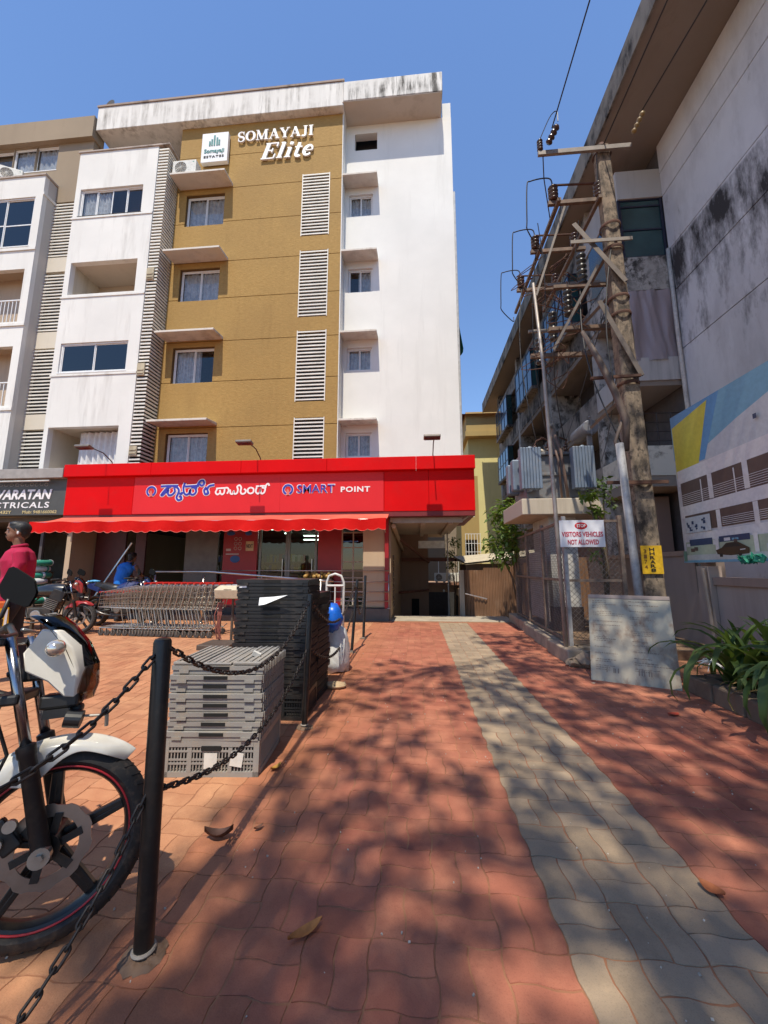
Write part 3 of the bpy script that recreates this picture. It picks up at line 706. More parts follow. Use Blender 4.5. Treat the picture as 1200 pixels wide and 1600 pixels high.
# floodlights on arms, reaching out over the sign
def flood(x, label):
    t = thing('sign_floodlight', label, 'lamp', (x, 9.2, 3.9), 0, 'lamps over the red sign')
    IR = mat('lamp_iron', (.05, .04, .035), .6, .4)
    mk('arm', B().tube([(x, 9.3, 3.94), (x, 9.25, 4.05), (x, 8.95, 4.20), (x, 8.55, 4.22)], .014, 6), IR, t)
    mk('lamp_head', B().cbox((x - .05, 8.42, 4.19), (.38, .18, .06), (R(-12), 0, 0)), mat('lamp_grey', (.18, .16, .14), .5, .3), t, bevel=.015)
    mk('lamp_glass', B().cbox((x - .05, 8.413, 4.152), (.32, .13, .01), (R(-12), 0, 0)), PANE, t)
for x, l in ((.42, 'small floodlight on an arm above the plain red end of the sign'), (-3.98, 'small floodlight on an arm above the middle of the red sign'), (-8.05, 'small floodlight on an arm where the red sign meets the grey sign')): flood(x, l)
# grey electrical shop sign
ns = thing('electrical_shop_sign', 'dark grey shop sign with white and yellow lettering beside the red sign', 'sign', (-11, 9.2, 2.6))
mk('sign_face', B().box(-13.6, -9.225, 9.21, 9.45, 2.64, 3.60), mat('charcoal_board', (.065, .065, .06), .5, var=.1, obj=False), ns)
mk('sign_lip', B().box(-13.6, -9.223, 9.05, 9.46, 3.602, 3.86), mat('lip_grey', (.30, .28, .26), .6), ns, bevel=.01)
mk('lamp_tube', B().cyl((-11.3, 9.08, 3.53), (-9.6, 9.08, 3.53), .022), mat('tube_grey', (.5, .5, .48), .4), ns)
n2 = XZ(9.209)
mk('name_lettering', text_mesh('NAVARATAN', (-11.72, -9.62, 3.06, 3.33), n2, .008, .03, .18), SWH, ns)
mk('trade_lettering', text_mesh('ELECTRICALS', (-11.80, -9.66, 2.83, 2.99), n2, .008, .012, .05, 1.15), SWH, ns)
YL = mat('sign_yellow', (.55, .45, .22), .5)
mk('phone_lettering', text_mesh('Mob: 9481660062', (-10.40, -9.42, 2.68, 2.765), n2, .006, .01), YL, ns)
mk('licence_lettering', text_mesh('H.NO. 1432Y', (-11.6, -10.72, 2.68, 2.765), n2, .006, .01), YL, ns)
b = B()
for k in range(5): ribbon(b, arc(-11.3 + k * .16, 3.46, .055, .04, 40 + 50 * (k % 3), 380, 9), .016, n2, .005 + .0004 * k)
for k in range(7): ribbon(b, arc(-10.65 + k * .14, 3.455 + .015 * (k % 2), .05, .042, 10 + 60 * (k % 3), 340, 9), .016, n2, .0032 + .0004 * k)
mk('local_script_lettering', b, mat('faded_letter', (.22, .2, .18), .6), ns)

# awning
def awning():
    t = thing('awning', 'faded red cloth awning with scalloped edge below the shop sign', 'awning', (-4.8, 8.6, 2.2))
    N = 150; x0, x1 = -9.05, -.66
    def top(u, v):     # v 0 at the wall
        x = x0 + (x1 - x0) * u
        z = 2.53 - .21 * v - .035 * math.sin(v * math.pi) * (1 + .3 * math.sin(u * 40)) + .012 * math.sin(u * 63 + v * 2) * v
        return (x, 9.02 - .80 * v, z)
    b = B(); M_ = 7
    b.add([top(i / N, j / M_) for j in range(M_ + 1) for i in range(N + 1)], [(j * (N + 1) + i, j * (N + 1) + i + 1, (j + 1) * (N + 1) + i + 1, (j + 1) * (N + 1) + i) for j in range(M_) for i in range(N)])
    am, nt, bs = _nodes('awning_cloth'); p = _pos(nt)
    upw = nt.nodes.new('ShaderNodeNewGeometry')
    c = _ramp(nt, _noise(nt, p, 1.4, 6, .65), .3, .7, (.44, .004, .004), (.54, .012, .010)); nt.links.new(c, bs.inputs['Base Color']); bs.inputs['Roughness'].default_value = .85; bs.inputs['Specular IOR Level'].default_value = .08
    _bump(nt, bs, _noise(nt, p, 7, 4), .5, .02); 
    tm, nt, bs = _nodes('awning_dusty_top'); p = _pos(nt)
    c = _ramp(nt, _noise(nt, p, 1.1, 6, .65), .3, .7, (.52, .06, .035), (.60, .13, .075)); nt.links.new(c, bs.inputs['Base Color']); bs.inputs['Roughness'].default_value = .85
    mk('awning_cloth', b, tm, t, smooth=True)
    v = B(); Q = 420
    def val(i, k):
        u = i / Q; x, y, z = top(u, 1); ph = (x - x0) / .235 * math.pi
        return (x, y - .015 - .03 * k / 3 * (1 + .9 * math.sin(u * 52) + .6 * math.sin(u * 23)), z - (.24 + .018 * (1 - abs(math.sin(ph))) * -1 + .02 * abs(math.sin(ph))) * k / 3)
    v.add([val(i, k) for k in range(4) for i in range(Q + 1)], [(k * (Q + 1) + i, k * (Q + 1) + i + 1, (k + 1) * (Q + 1) + i + 1, (k + 1) * (Q + 1) + i) for k in range(3) for i in range(Q)])
    vo = mk('valance', v, am, t, smooth=True)
    hem = B().tube([tuple(Vector(val(i, 3)) + Vector((0, -.002, 0))) for i in range(0, Q + 1, 2)], .006, 4); mk('hem', hem, mat('hem_pink', (.56, .12, .09), .8), vo)
    e = B(); 
    e.add([top(1, j / 4) for j in range(5)] + [(x1, top(1, j / 4)[1], top(1, j / 4)[2] - .22 * j / 4) for j in range(5)], [(j, j + 1, 6 + j, 5 + j) for j in range(4)]); mk('end_flap', e, am, t)
    mk('front_bar', B().cyl((x0, 8.235, 2.30), (x1, 8.235, 2.30), .02), STEEL, t)
    for x in (-8.9, -4.9, -.75): mk('support_arm', B().tube([(x, 9.1, 2.1), (x, 8.25, 2.29)], .015, 6), STEEL, t)
awning()

# the shop itself
shop = thing('shop', 'ground floor supermarket with red panels, glass doors and lit ceiling tubes', 'shop', (-4.8, 10.2, 0))
FLO = mat('shop_plinth', (.10, .085, .075), .6, var=.2); BEI = plaster('beige_pillar', (.48, .37, .26), (.2, .13, .08), .25, bump=.05)
mk('platform', B().box(-9.2, -.68, 9.48, 16, -.02, .28), FLO, shop, bevel=.01)
mk('step', B().box(-6.0, -3.4, 9.15, 9.478, -.02, .14), FLO, shop, bevel=.01)
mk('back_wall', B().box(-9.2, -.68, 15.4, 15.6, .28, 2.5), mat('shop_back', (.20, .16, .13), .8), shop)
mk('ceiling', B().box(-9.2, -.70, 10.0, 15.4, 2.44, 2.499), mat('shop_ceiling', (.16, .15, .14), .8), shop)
mk('side_wall', B().box(-.80, -.66, 9.7, 16.2, .28, 2.498).box(-.80, -.66, 9.7, 16.2, -1.3, .279).box(-9.3, -9.16, 9.48, 15.4, 0, 2.5), BEI, shop)
mk('pillar', B().box(-1.36, -.80, 9.62, 10.3, .29, 2.498), BEI, shop, bevel=.03)
mk('red_edge', B().box(-.80, -.70, 9.52, 9.69, .1, 2.49), REDD, shop)
mk('red_panel', B().box(-2.66, -2.02, 10.2, 10.26, .29, 2.43), REDD, shop)
mk('red_poster_panel', B().box(-5.30, -4.34, 10.16, 10.24, .29, 2.43), REDD, shop)
mk('left_panel', B().box(-9.1, -8.2, 10.2, 10.26, .29, 2.43).box(-7.9, -7.6, 10.2, 10.26, .29, 2.43), mat('maroon_panel', (.07, .012, .012), .5), shop)
mk('grey_panel', B().box(-6.45, -5.5, 10.24, 10.3, .29, 2.43), mat('grey_partition', (.14, .125, .11), .6), shop)
pn = mat('poster_ink_blue', (.02, .08, .26), .5); pw = mat('poster_ink_white', (.5, .42, .4), .5); py_ = mat('poster_ink_cream', (.52, .40, .22), .5)
b = B()
for i in range(2):
    for j in range(3): b.torus((-4.95 + .12 * i, 10.157, 2.05 - .13 * j), .042, .008, Matrix.Rotation(R(90), 4, 'X'), 16, 4)
b.box(-5.22, -5.08, 10.154, 10.159, 1.72, 1.78).box(-5.22, -4.85, 10.154, 10.159, 1.62, 1.65)
mk('poster_print', b, pw, shop)
mk('poster_tag', B().box(-4.66, -4.44, 10.152, 10.158, 1.72, 1.98), py_, shop)
mk('poster_text', text_mesh('NEXT', (-4.64, -4.46, 1.80, 1.90), XZ(10.1515), .004, .02), mat('dark_ink', (.05, .03, .03), .6), shop)
mk('poster_dot', B().ell((-4.95, 10.158, 1.50), (.14, .006, .10)).ell((-5.1, 10.158, 2.2), (.12, .006, .06)).ell((-4.6, 10.158, 2.2), (.1, .006, .06)), pn, shop)
# glass doors
for x0, x1 in ((-4.30, -3.5), (-3.49, -2.69)):
    d = mk('door', B().box(x0, x0 + .06, 10.2, 10.25, .29, 2.42).box(x1 - .06, x1, 10.2, 10.25, .29, 2.42).box(x0 + .06, x1 - .06, 10.2, 10.25, 2.34, 2.42).box(x0 + .06, x1 - .06, 10.2, 10.25, .29, .4), mat('door_metal', (.16, .15, .14), .4, .6), shop)
    mk('pane', B().box(x0 + .06, x1 - .06, 10.22, 10.228, .4, 2.34), glass('door_glass', (.6, .66, .62), .04), d)
    mk('handle', B().cyl((x1 - .12, 10.17, .95), (x1 - .12, 10.17, 1.5), .014), STEEL, d)
# gridded window by the pillar
wf = B()
for x in (-2.0, -1.70, -1.40): wf.box(x - .018, x + .018, 10.2, 10.24, .3, 2.43)
for z in (.5, 1.0, 1.42, 1.80, 2.2): wf.box(-1.982, -1.718, 10.205, 10.235, z - .015, z + .015).box(-1.682, -1.418, 10.205, 10.235, z - .015, z + .015)
w_ = mk('grid_window', wf, mat('beige_frame', (.40, .32, .26), .6), shop)
for xa, xb in ((-1.98, -1.72), (-1.68, -1.42)):
    zz = [.515, .985, 1.015, 1.405, 1.435, 1.785, 1.815, 2.185]
    for k in range(0, 8, 2): mk('pane', B().box(xa, xb, 10.216, 10.222, zz[k], zz[k + 1]), DPANE, w_)
# lit tubes inside
for x0, x1, y, z in ((-4.6, -3.6, 10.9, 2.38), (-3.4, -2.4, 10.9, 2.38), (-4.3, -4.1, 12.2, 2.38), (-3.9, -3.2, 13.0, 2.36), (-3.0, -2.6, 12.4, 2.36), (-4.2, -3.6, 14.0, 2.3), (-2.9, -2.2, 14.3, 2.25)):
    lt = thing('tube_light', 'lit fluorescent tube on the shop ceiling', 'lamp', ((x0 + x1) / 2, y, z), 0, 'ceiling tubes inside the shop')
    mk('tube', B().cyl((x0, y, z), (x1, y, z), .016, n=8), emit('tube_glow', (.85, 1, .9), 12), lt)
    mk('fitting', B().box(x0 - .03, x1 + .03, y - .03, y + .03, z + .017, z + .06), TRIM, lt)
# shelves with goods seen through the doors
for k, (x, y) in enumerate(((-4.1, 12.6), (-2.9, 13.2), (-5.0, 13.6), (-7.0, 12.6))):
    sh = thing('shop_shelf', ('stocked shelf behind the glass doors', 'stocked shelf behind the glass doors', 'stocked shelf behind the red poster panel', 'stocked shelf in the dark left part of the shop')[k], 'shelf', (x, y, .28), 0, 'shelves inside the shop')
    bs = B().box(x - .5, x - .47, y - .2, y + .2, .28, 1.7).box(x + .47, x + .5, y - .2, y + .2, .28, 1.7)
    for z in (.4, .75, 1.1, 1.45): bs.box(x - .47, x + .47, y - .2, y + .2, z, z + .02)
    mk('rack', bs, mat('rack_paint', (.25, .24, .22), .6), sh)
    gb = B(); q = random.Random(k)
    for z in (.42, .77, 1.12, 1.47):
        xx = x - .45
        while xx < x + .38:
            ww = q.uniform(.06, .12); gb.mi = q.randrange(5); gb.box(xx, xx + ww * .9, y - .17, y + .1, z, z + q.uniform(.14, .27)); xx += ww
    mk('goods', gb, [mat('pack_%s' % n, c, .5) for n, c in (('red', (.3, .03, .03)), ('yellow', (.4, .3, .05)), ('green', (.06, .22, .08)), ('white', (.5, .48, .42)), ('blue', (.05, .1, .3)))], sh)['kind'] = 'stuff'
bq = B(); q = random.Random(5)
for k in range(26): bq.ell((-2.55 + q.uniform(-.35, .3), 10.0 + q.uniform(-.12, .1), 1.02 + q.uniform(0, .12)), (.06, .06, .055), 8, 6)
fr = thing('fruit_stand', 'dark fruit crate stand with yellowish fruit in front of the red panel', 'stand', (-2.55, 10.0, .28))
mk('box', B().box(-2.98, -2.2, 9.84, 10.14, .281, .98), mat('stand_dark', (.05, .04, .035), .7), fr); mk('fruit', bq, mat('fruit_skin', (.36, .22, .06), .5, var=.4, scale=14), fr, smooth=True)['kind'] = 'stuff'
# electrical shop to the left: dark room
es = thing('electrical_shop', 'dark open electrical goods shop under the grey sign', 'shop', (-11.4, 10, 0))
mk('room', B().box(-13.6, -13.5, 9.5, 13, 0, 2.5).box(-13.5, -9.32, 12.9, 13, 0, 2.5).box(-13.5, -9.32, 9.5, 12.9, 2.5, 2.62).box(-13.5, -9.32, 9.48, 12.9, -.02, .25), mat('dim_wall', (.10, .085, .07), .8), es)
mk('shutter_rail', B().box(-10.2, -10.12, 9.6, 9.66, .26, 2.49), mat('rail_dark', (.06, .05, .05), .6), es)
mk('counter', B().box(-12.8, -10.8, 10.2, 10.7, .26, 1.15), mat('counter_brown', (.12, .07, .04), .6), es)
# ---- rails
def rail(name, label, paths, posts, r=.022):
    t = thing(name, label, 'railing', posts[0])
    for p in paths: mk('rail', B().tube(p, r, 8), STEEL, t, smooth=True)
    for x, y, z0 in posts[1:]: mk('post', B().cyl((x, y, z0), (x, y, z0 + .02), .045).cyl((x, y, z0), (x, y, 1.10), r * .9, n=8), STEEL, t, smooth=True)
    return t
rr_ = rail('ramp_railing', 'steel pipe handrail running behind the shopping trolleys', [[(-6.25, 8.75, 1.17), (-4.85, 8.75, 1.17), (-2.3, 8.75, .98), (-1.9, 8.75, .96)], [(-6.25, 8.75, .86), (-4.2, 8.75, .86), (-3.3, 8.75, .80)]], [(-4, 8.75, 0), (-6.2, 8.75, 0), (-5.0, 8.75, 0)], .026)
for x, zt in ((-3.6, 1.06), (-2.2, .96)): mk('post', B().cyl((x, 8.75, 0), (x, 8.75, zt), .02, n=8), STEEL, rr_, smooth=True)
rail('platform_railing', 'thin steel railing in front of the beige pillar', [[(-5.0, 9.50, 1.19), (-.70, 9.50, 1.19)], [(-2.4, 9.50, .92), (-.70, 9.50, .92)], [(-2.4, 9.50, .68), (-.70, 9.50, .68)], [(-2.4, 9.50, .46), (-.70, 9.50, .46)]], [(-1.5, 9.5, 0), (-.70, 9.50, .28), (-2.4, 9.50, .28)], .012)

# ---- passage under the building
ps = thing('passage_building', 'pinkish back building with dark garage opening beyond the passage', 'building', (.8, 16.5, -1))
PK = plaster('pink_plaster', (.34, .22, .16), (.12, .08, .06), .45)
mk('wall', B().wall(-1.2, 6.5, -2.3, .25, 26.5, 26.8, [(.72, 2.72, -2.3, -.32)]), PK, ps)
mk('near_wall', B().wall(-1.2, .44, -1.05, 3.0, 15.6, 15.8, [(-.24, .06, -1.05, .06)]), PK, ps)
mk('near_wall_side', B().box(.30, .44, 15.801, 24, -2.3, 3.0), PK, ps)
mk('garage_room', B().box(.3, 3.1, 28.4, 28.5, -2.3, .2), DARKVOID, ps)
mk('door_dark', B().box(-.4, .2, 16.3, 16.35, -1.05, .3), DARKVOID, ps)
mk('ledge', B().box(.60, 3.6, 25.5, 26.49, .18, .32), mat('rust_ledge', (.22, .11, .07), .8), ps)
mk('upper_house', B().wall(-1.2, 3.2, .33, 6.5, 28.6, 29, []), plaster('dim_wall_paint', (.30, .24, .18), (.1, .07, .05), .5), ps)
mk('garage_bulb', B().ell((1.75, 26.3, -.22), (.07, .07, .09)), TRIM, ps)
mk('pipe', B().cyl((-.62, 13.5, .42), (.42, 15.35, .42), .045).cyl((-.60, 12.0, 2.2), (.45, 15.3, 1.5), .05), mat('rust_pipe', (.16, .06, .04), .7), ps)
mk('beam', B().box(-.6, 2.0, 15.0, 15.3, 1.52, 1.66), mat('rust_pipe', (.16, .06, .04), .7), ps)
ac_unit('white air conditioner outdoor unit over the dark garage, beside its twin', (1.52, 26.0, .33), 0, group='pair of outdoor units over the garage', w=.76, h=.62)
ac_unit('white air conditioner outdoor unit over the dark garage, beside its twin', (2.36, 26.0, .33), 0, group='pair of outdoor units over the garage', w=.76, h=.62)
cn = thing('passage_canopy', 'grey slab ceiling with beams over the passage beside the shop', 'canopy', (.4, 10, 2.4))
CNM = plaster('slab_grey', (.40, .34, .28), (.18, .13, .10), .4)
mk('slab', B().box(-.659, 1.10, 9.47, 13.2, 2.40, 2.497), CNM, cn)
for x in (.1, .78): mk('rib', B().box(x, x + .12, 9.6, 13.2, 2.33, 2.399), CNM, cn)
mk('fascia_edge', B().box(-.6, 1.12, 9.455, 9.469, 2.36, 2.49), mat('edge_grey', (.33, .3, .26), .7), cn)
mk('side_beam', B().tube([(-.58, 9.6, 2.30), (-.58, 15.6, 1.95)], .06, 8), BEI, cn)
mk('bracket', B().bar((1.08, 9.55, 2.38), (1.28, 9.3, 2.52), .04, .04).bar((.95, 12.2, 2.38), (.95, 12.2, -.35), .04, .04), mat('bracket_grey', (.3, .28, .25), .6), cn)
o = mk('white_signboard', B().box(.05, 1.0, 14.2, 14.26, 1.98, 2.25), mat('white_board_paint', (.8, .8, .8), .4)); tag(o, 'blank white board hung below the passage ceiling', 'board')  # plain white board
rv = B()
jl = thing('jali_vents', 'column of round vent holes in the passage wall of the shop', 'vent', (-.65, 10.6, .2))
for k in range(9):
    for j in range(2):
        mk('ring', B().torus((-.652, 10.45 + .33 * j, .30 + .155 * k), .055, .016, Matrix.Rotation(R(90), 4, 'Y'), 14, 6), mat('vent_ring', (.12, .09, .07), .7), jl)
# corrugated metal fence at the end of the drive: one sheet per bay
cf = thing('metal_sheet_fence', 'brown corrugated metal sheet fence at the end of the drive', 'fence', (2, 11.2, 0))
BR = mat('brown_sheet', (.20, .105, .055), .55, .2, var=.25, scale=1.5, obj=False, dirt=.4, dirtcol=(.30, .20, .13))
for k in range(6):
    N = 12; xa = 1.33 + k * .5
    pts = []
    for i in range(N * 2 + 1):
        x = xa + .495 * i / (N * 2); pts.append((x, 11.2 + (.02 if i % 4 in (1, 2) else 0) + (x - 1.33) * -.35))
    s = B(); top = 1.2 + .13 * k * .5
    s.add([(x, y, -.1) for x, y in pts] + [(x, y, top) for x, y in pts], [(i, i + 1, len(pts) + i + 1, len(pts) + i) for i in range(len(pts) - 1)])
    so = mk('metal_sheet', s, BR, cf); md = so.modifiers.new('thick', 'SOLIDIFY'); md.thickness = .004
mk('end_post', B().box(1.18, 1.31, 11.12, 11.26, -.3, 1.2), plaster('crumbling_post', (.46, .40, .32), (.15, .1, .07), .7, .4, .6), cf)
mk('rail', B().bar((1.33, 11.15, .55), (1.9, 10.96, .42), .02, .03), STEEL, cf)
sr = thing('shed_roof', 'low tin shed with pale roof behind the brown sheet fence', 'shed', (2.4, 13.5, 0))
mk('roof', B().add([(1.55, 12.6, 1.42), (4.5, 12.4, 1.75), (4.5, 15, 1.95), (1.4, 15, 1.7)], [(0, 1, 2, 3)]).add([(1.55, 12.6, 1.36), (4.5, 12.4, 1.69), (4.5, 15, 1.9), (1.4, 15, 1.64)], [(3, 2, 1, 0)]), mat('pale_tin', (.55, .48, .36), .6, .1), sr)
mk('shed_wall', B().box(1.6, 4.4, 13.0, 14.8, 0, 1.4), mat('shed_dark', (.12, .09, .07), .8), sr)
tag(mk('balcony_frame', B().bar((1.42, 26.2, .95), (1.42, 26.2, 1.9), .05, .05).bar((1.42, 26.2, 1.9), (2.75, 26.2, 1.9), .05, .05).bar((2.75, 26.2, 1.9), (2.75, 26.2, .4), .05, .05), TRIM), 'white pipe frame standing above the pair of air conditioners', 'frame')
# yellow buildings far beyond
yb = thing('yellow_house', 'pale yellow house in full sun at the far end of the drive', 'house', (5.5, 31, 0))
YW = plaster('yellow_paint', (.66, .58, .26), (.3, .22, .1), .3); YO = plaster('ochre_paint', (.42, .30, .12), (.18, .12, .06), .4)
mk('wall', B().wall(4.3, 9, 0, 11.8, 31, 37, []), YW, yb); mk('roof_slab', B().box(4.0, 9, 30.2, 37, 11.8, 12.2).box(4.1, 9, 30.4, 37, 12.2, 13.9), YO, yb)
mk('roof', B().add([(3.7, 30, 13.6), (9, 30, 13.6), (9, 34, 15.2), (3.9, 34, 15.2), (3.7, 38, 13.6), (9, 38, 13.6)], [(0, 1, 2, 3), (3, 2, 5, 4), (0, 3, 4)]), mat('terracotta_roof', (.38, .12, .05), .8, var=.3), yb)
ob = thing('ochre_house', 'narrow ochre house with barred balcony beside the passage', 'house', (3.8, 24, 0))
mk('wall', B().wall(2.75, 3.85, -1.1, 7, 24, 27, [(2.95, 3.7, 1.6, 3.0), (2.95, 3.6, 4.4, 5.6)]), YO, ob); mk('dark_room', B().box(2.8, 3.8, 25.5, 25.6, -1, 6.9), DARKVOID, ob)
mk('balcony', B().box(2.85, 3.8, 23.2, 23.99, .95, 1.85).box(2.8, 3.9, 23.1, 23.99, .8, .949), YO, ob)
gr = B()
for k in range(6): gr.box(2.88 + k * .17, 2.91 + k * .17, 23.2, 23.23, 1.851, 3.3)
for z in (2.2, 2.7, 3.27): gr.box(2.86, 3.8, 23.231, 23.25, z, z + .03)
mk('grille', gr, TRIM, ob)
for k in range(2): window(ob, 2.97, 3.58, 4.42, 5.58, 24.1, 2) if k == 0 else None
fb = thing('far_flat_block', 'dull ochre flats peeping past the white block', 'building', (4.2, 40, 0))
mk('wall', B().box(3.6, 9, 40, 46, 0, 14.2), plaster('far_ochre', (.45, .34, .2), (.2, .14, .08), .4), fb); mk('roof_edge', B().box(3.5, 9, 39.8, 46, 14.2, 14.7), YO, fb)
# ================================================================ long grey building on the right
GREYW = plaster('lilac_grey_wall', (.50, .485, .505), (.12, .11, .12), .65, .46, .68, big=.35, streak=(1.2, 1.2, .3), patch=((.035, .032, .035), (1.6, .9, .30), .525, .64), grain=30, bump=.3)
GREYP = plaster('clean_grey_paint', (.46, .45, .44), (.1, .09, .09), .5, .5, .7)
MLD = plaster('mould_shade_parapet', (.30, .27, .24), (.025, .022, .020), 1.0, .36, .52, streak=(3.5, 3.5, 1.0), big=1.5)  # mould, on a base darkened for the shade under the overhang
MLD2 = plaster('mould_blotched_parapet', (.42, .40, .37), (.03, .027, .025), .95, .44, .54, streak=(4, 4, 3), big=1.6)
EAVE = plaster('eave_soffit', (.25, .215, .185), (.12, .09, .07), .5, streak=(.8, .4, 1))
def grey_wall():
    m, nt, b = _nodes('streaked_grey_wall'); p = _pos(nt); sx = nt.nodes.new('ShaderNodeSeparateXYZ'); nt.links.new(p, sx.inputs[0])
    zn = _math(nt, 'DIVIDE', _math(nt, 'SUBTRACT', sx.outputs[2], 5.0), 8.0)
    r_ = nt.nodes.new('ShaderNodeValToRGB'); nt.links.new(zn, r_.inputs[0]); e = r_.color_ramp.elements
    e[0].position = 0; e[0].color = (.25, .25, .25, 1); e[1].position = 1; e[1].color = (.05, .05, .05, 1)
    for po_, v in ((.22, .62), (.445, .92), (.455, 1), (.60, 1), (.615, .35), (.80, .15)): k = e.new(po_); k.color = (v, v, v, 1)
    big = _noise(nt, p, .45, 6, .6); n1 = _noise(nt, _pos(nt, (2.2, 1.3, .42)), 1, 8, .72)
    c = _ramp(nt, big, .3, .75, (.50, .51, .535), (.62, .63, .65))
    c = _mix(nt, _math(nt, 'MULTIPLY', _ramp(nt, _noise(nt, _pos(nt, (1.5, 1.5, .5)), 1.2, 7, .7), .45, .7), .4), c, (.26, .255, .265))
    k = _math(nt, 'ADD', _math(nt, 'MULTIPLY', n1, .8), _math(nt, 'MULTIPLY', r_.outputs[0], .22))
    c = _mix(nt, _ramp(nt, k, .53, .67), c, (.035, .033, .034))
    nt.links.new(c, b.inputs['Base Color']); b.inputs['Roughness'].default_value = .9; _bump(nt, b, _noise(nt, p, 30, 4), .3, .006); return m
GREYW = grey_wall()
rbld = thing('grey_building', 'long weathered grey building with deep roof overhang and black mould streaks', 'building', (7, 10, 0))
# wall panels between the grooves on the big blank wall (faces -X)
fX = lambda u, t, z: (t, u, z)
gzs = [0, 1.9, 3.55, 5.25, 6.95, 8.65, 9.9, 11.6, 12.35, 13.25]
for a, b_ in zip(gzs[:-1], gzs[1:]):
    mk('wall_panel', B().wall(-6, 10.04, a + .012, b_ - .012, 7.0, 7.05, [], fX), GREYW, rbld)
mk('wall_core', B().box(7.051, 11, -6, 26.5, 0, 13.25), mat('groove_dark', (.09, .08, .08), .9), rbld)
# white return in the top right corner
mk('side_fin', B().box(6.55, 6.999, 4.2, 4.6, 0, 13.24), WHITE, rbld)
# roof with deep overhang
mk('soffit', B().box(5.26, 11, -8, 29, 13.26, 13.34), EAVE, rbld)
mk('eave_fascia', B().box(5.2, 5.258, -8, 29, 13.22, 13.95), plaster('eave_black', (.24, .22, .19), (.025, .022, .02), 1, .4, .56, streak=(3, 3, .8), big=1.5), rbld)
mk('roof_deck', B().box(5.26, 11, -8, 29, 13.342, 13.9), MLD, rbld)
# end of the balcony wing: faces the street
X0 = 5.80
BF = mat('blue_black_frame', (.018, .022, .045), .4, .2); TEAL = mat('teal_glass', (.018, .055, .060), .12, var=.3, scale=1.5, spec=.6); BLUG = mat('sky_glass', (.02, .04, .06), .08, var=.2, scale=2, spec=.7)
mk('end_lintel', B().box(X0, 6.998, 10.04, 12.2, 11.62, 12.52), GREYP, rbld)
mk('end_parapet', B().box(X0, 6.998, 10.04, 12.2, 8.75, 9.76), MLD2, rbld); mk('end_parapet', B().box(X0, 6.998, 10.04, 12.2, 6.14, 6.78), GREYP, rbld)
mk('end_parapet', B().box(X0, 6.998, 10.04, 12.2, 3.58, 4.36), plaster('sun_tinted_parapet', (.62, .58, .50), (.08, .07, .06), .8, .52, .64, streak=(2, 2, 2)), rbld)  # sunlight put into the colour: paler and warmer than the parapets above
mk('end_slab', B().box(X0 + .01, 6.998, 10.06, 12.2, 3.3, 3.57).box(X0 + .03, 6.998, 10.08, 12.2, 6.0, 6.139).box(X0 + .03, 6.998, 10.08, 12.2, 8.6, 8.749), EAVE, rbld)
bwf = B()
for z in (9.765, 10.62, 11.36, 11.57): bwf.box(X0 + .08, 6.93, 10.08, 10.13, z, z + .05)
bwf.box(X0, X0 + .08, 10.07, 10.14, 9.765, 11.615).box(6.93, 6.997, 10.07, 10.14, 9.765, 11.615)
w_ = mk('bay_window', bwf, BF, rbld)
for a, b_ in ((9.82, 10.615), (10.675, 11.355), (11.415, 11.565)): mk('pane', B().box(X0 + .08, 6.93, 10.10, 10.11, a, b_), TEAL, w_)
for a, b_ in ((9.82, 10.66), (10.68, 11.6)): mk('pane', B().box(X0 + .02, X0 + .03, 10.15, 11.99, a, b_), BLUG, w_)
from mathutils import noise as mnoise
# plastic sheet over the opening of the second storey
pl = B(); N = 26; K = 14; q = random.Random(2)
ph = [[q.uniform(-1, 1) for i in range(N + 1)] for k in range(K + 1)]
pl.add([(X0 + .02 + (6.93 - X0) * i / N, 10.03 + .10 * mnoise.noise(Vector((i * .16, k * .10, 1.7))) + .05 * mnoise.noise(Vector((i * .45 + k * .2, k * .22, 7.1))) + .004 * ph[k][i], 6.70 + 2.02 * k / K) for k in range(K + 1) for i in range(N + 1)], [(k * (N + 1) + i, k * (N + 1) + i + 1, (k + 1) * (N + 1) + i + 1, (k + 1) * (N + 1) + i) for k in range(K) for i in range(N)])
pls, nt, bb = _nodes('plastic_sheet'); bb.inputs['Base Color'].default_value = (.36, .31, .33, 1); bb.inputs['Roughness'].default_value = .35; bb.inputs['Alpha'].default_value = .8
o = mk('plastic_sheet', pl, pls, smooth=True); tag(o, 'grey plastic sheet closing a balcony of the grey building', 'sheet')
# open balcony behind the railing
mk('balcony_back', B().wall(X0 + .5, 6.999, 4.36, 6.0, 11.9, 12.0, [(6.55, 6.9, 4.4, 5.7), (6.0, 6.25, 4.4, 5.3)]), plaster('balcony_pink', (.42, .30, .24), (.15, .1, .08), .3), rbld)
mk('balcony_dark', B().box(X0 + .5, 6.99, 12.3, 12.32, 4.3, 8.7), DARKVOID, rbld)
rl = B()
for z in (4.5, 4.75, 5.0, 5.25): rl.cyl((X0, 10.10, z), (6.99, 10.10, z), .012, n=6)
for x in (5.9, 6.25, 6.6): rl.cyl((x, 10.10, 4.361), (x, 10.10, 5.27), .014, n=6)
mk('railing', rl, mat('railing_iron', (.05, .04, .04), .5, .5), rbld)
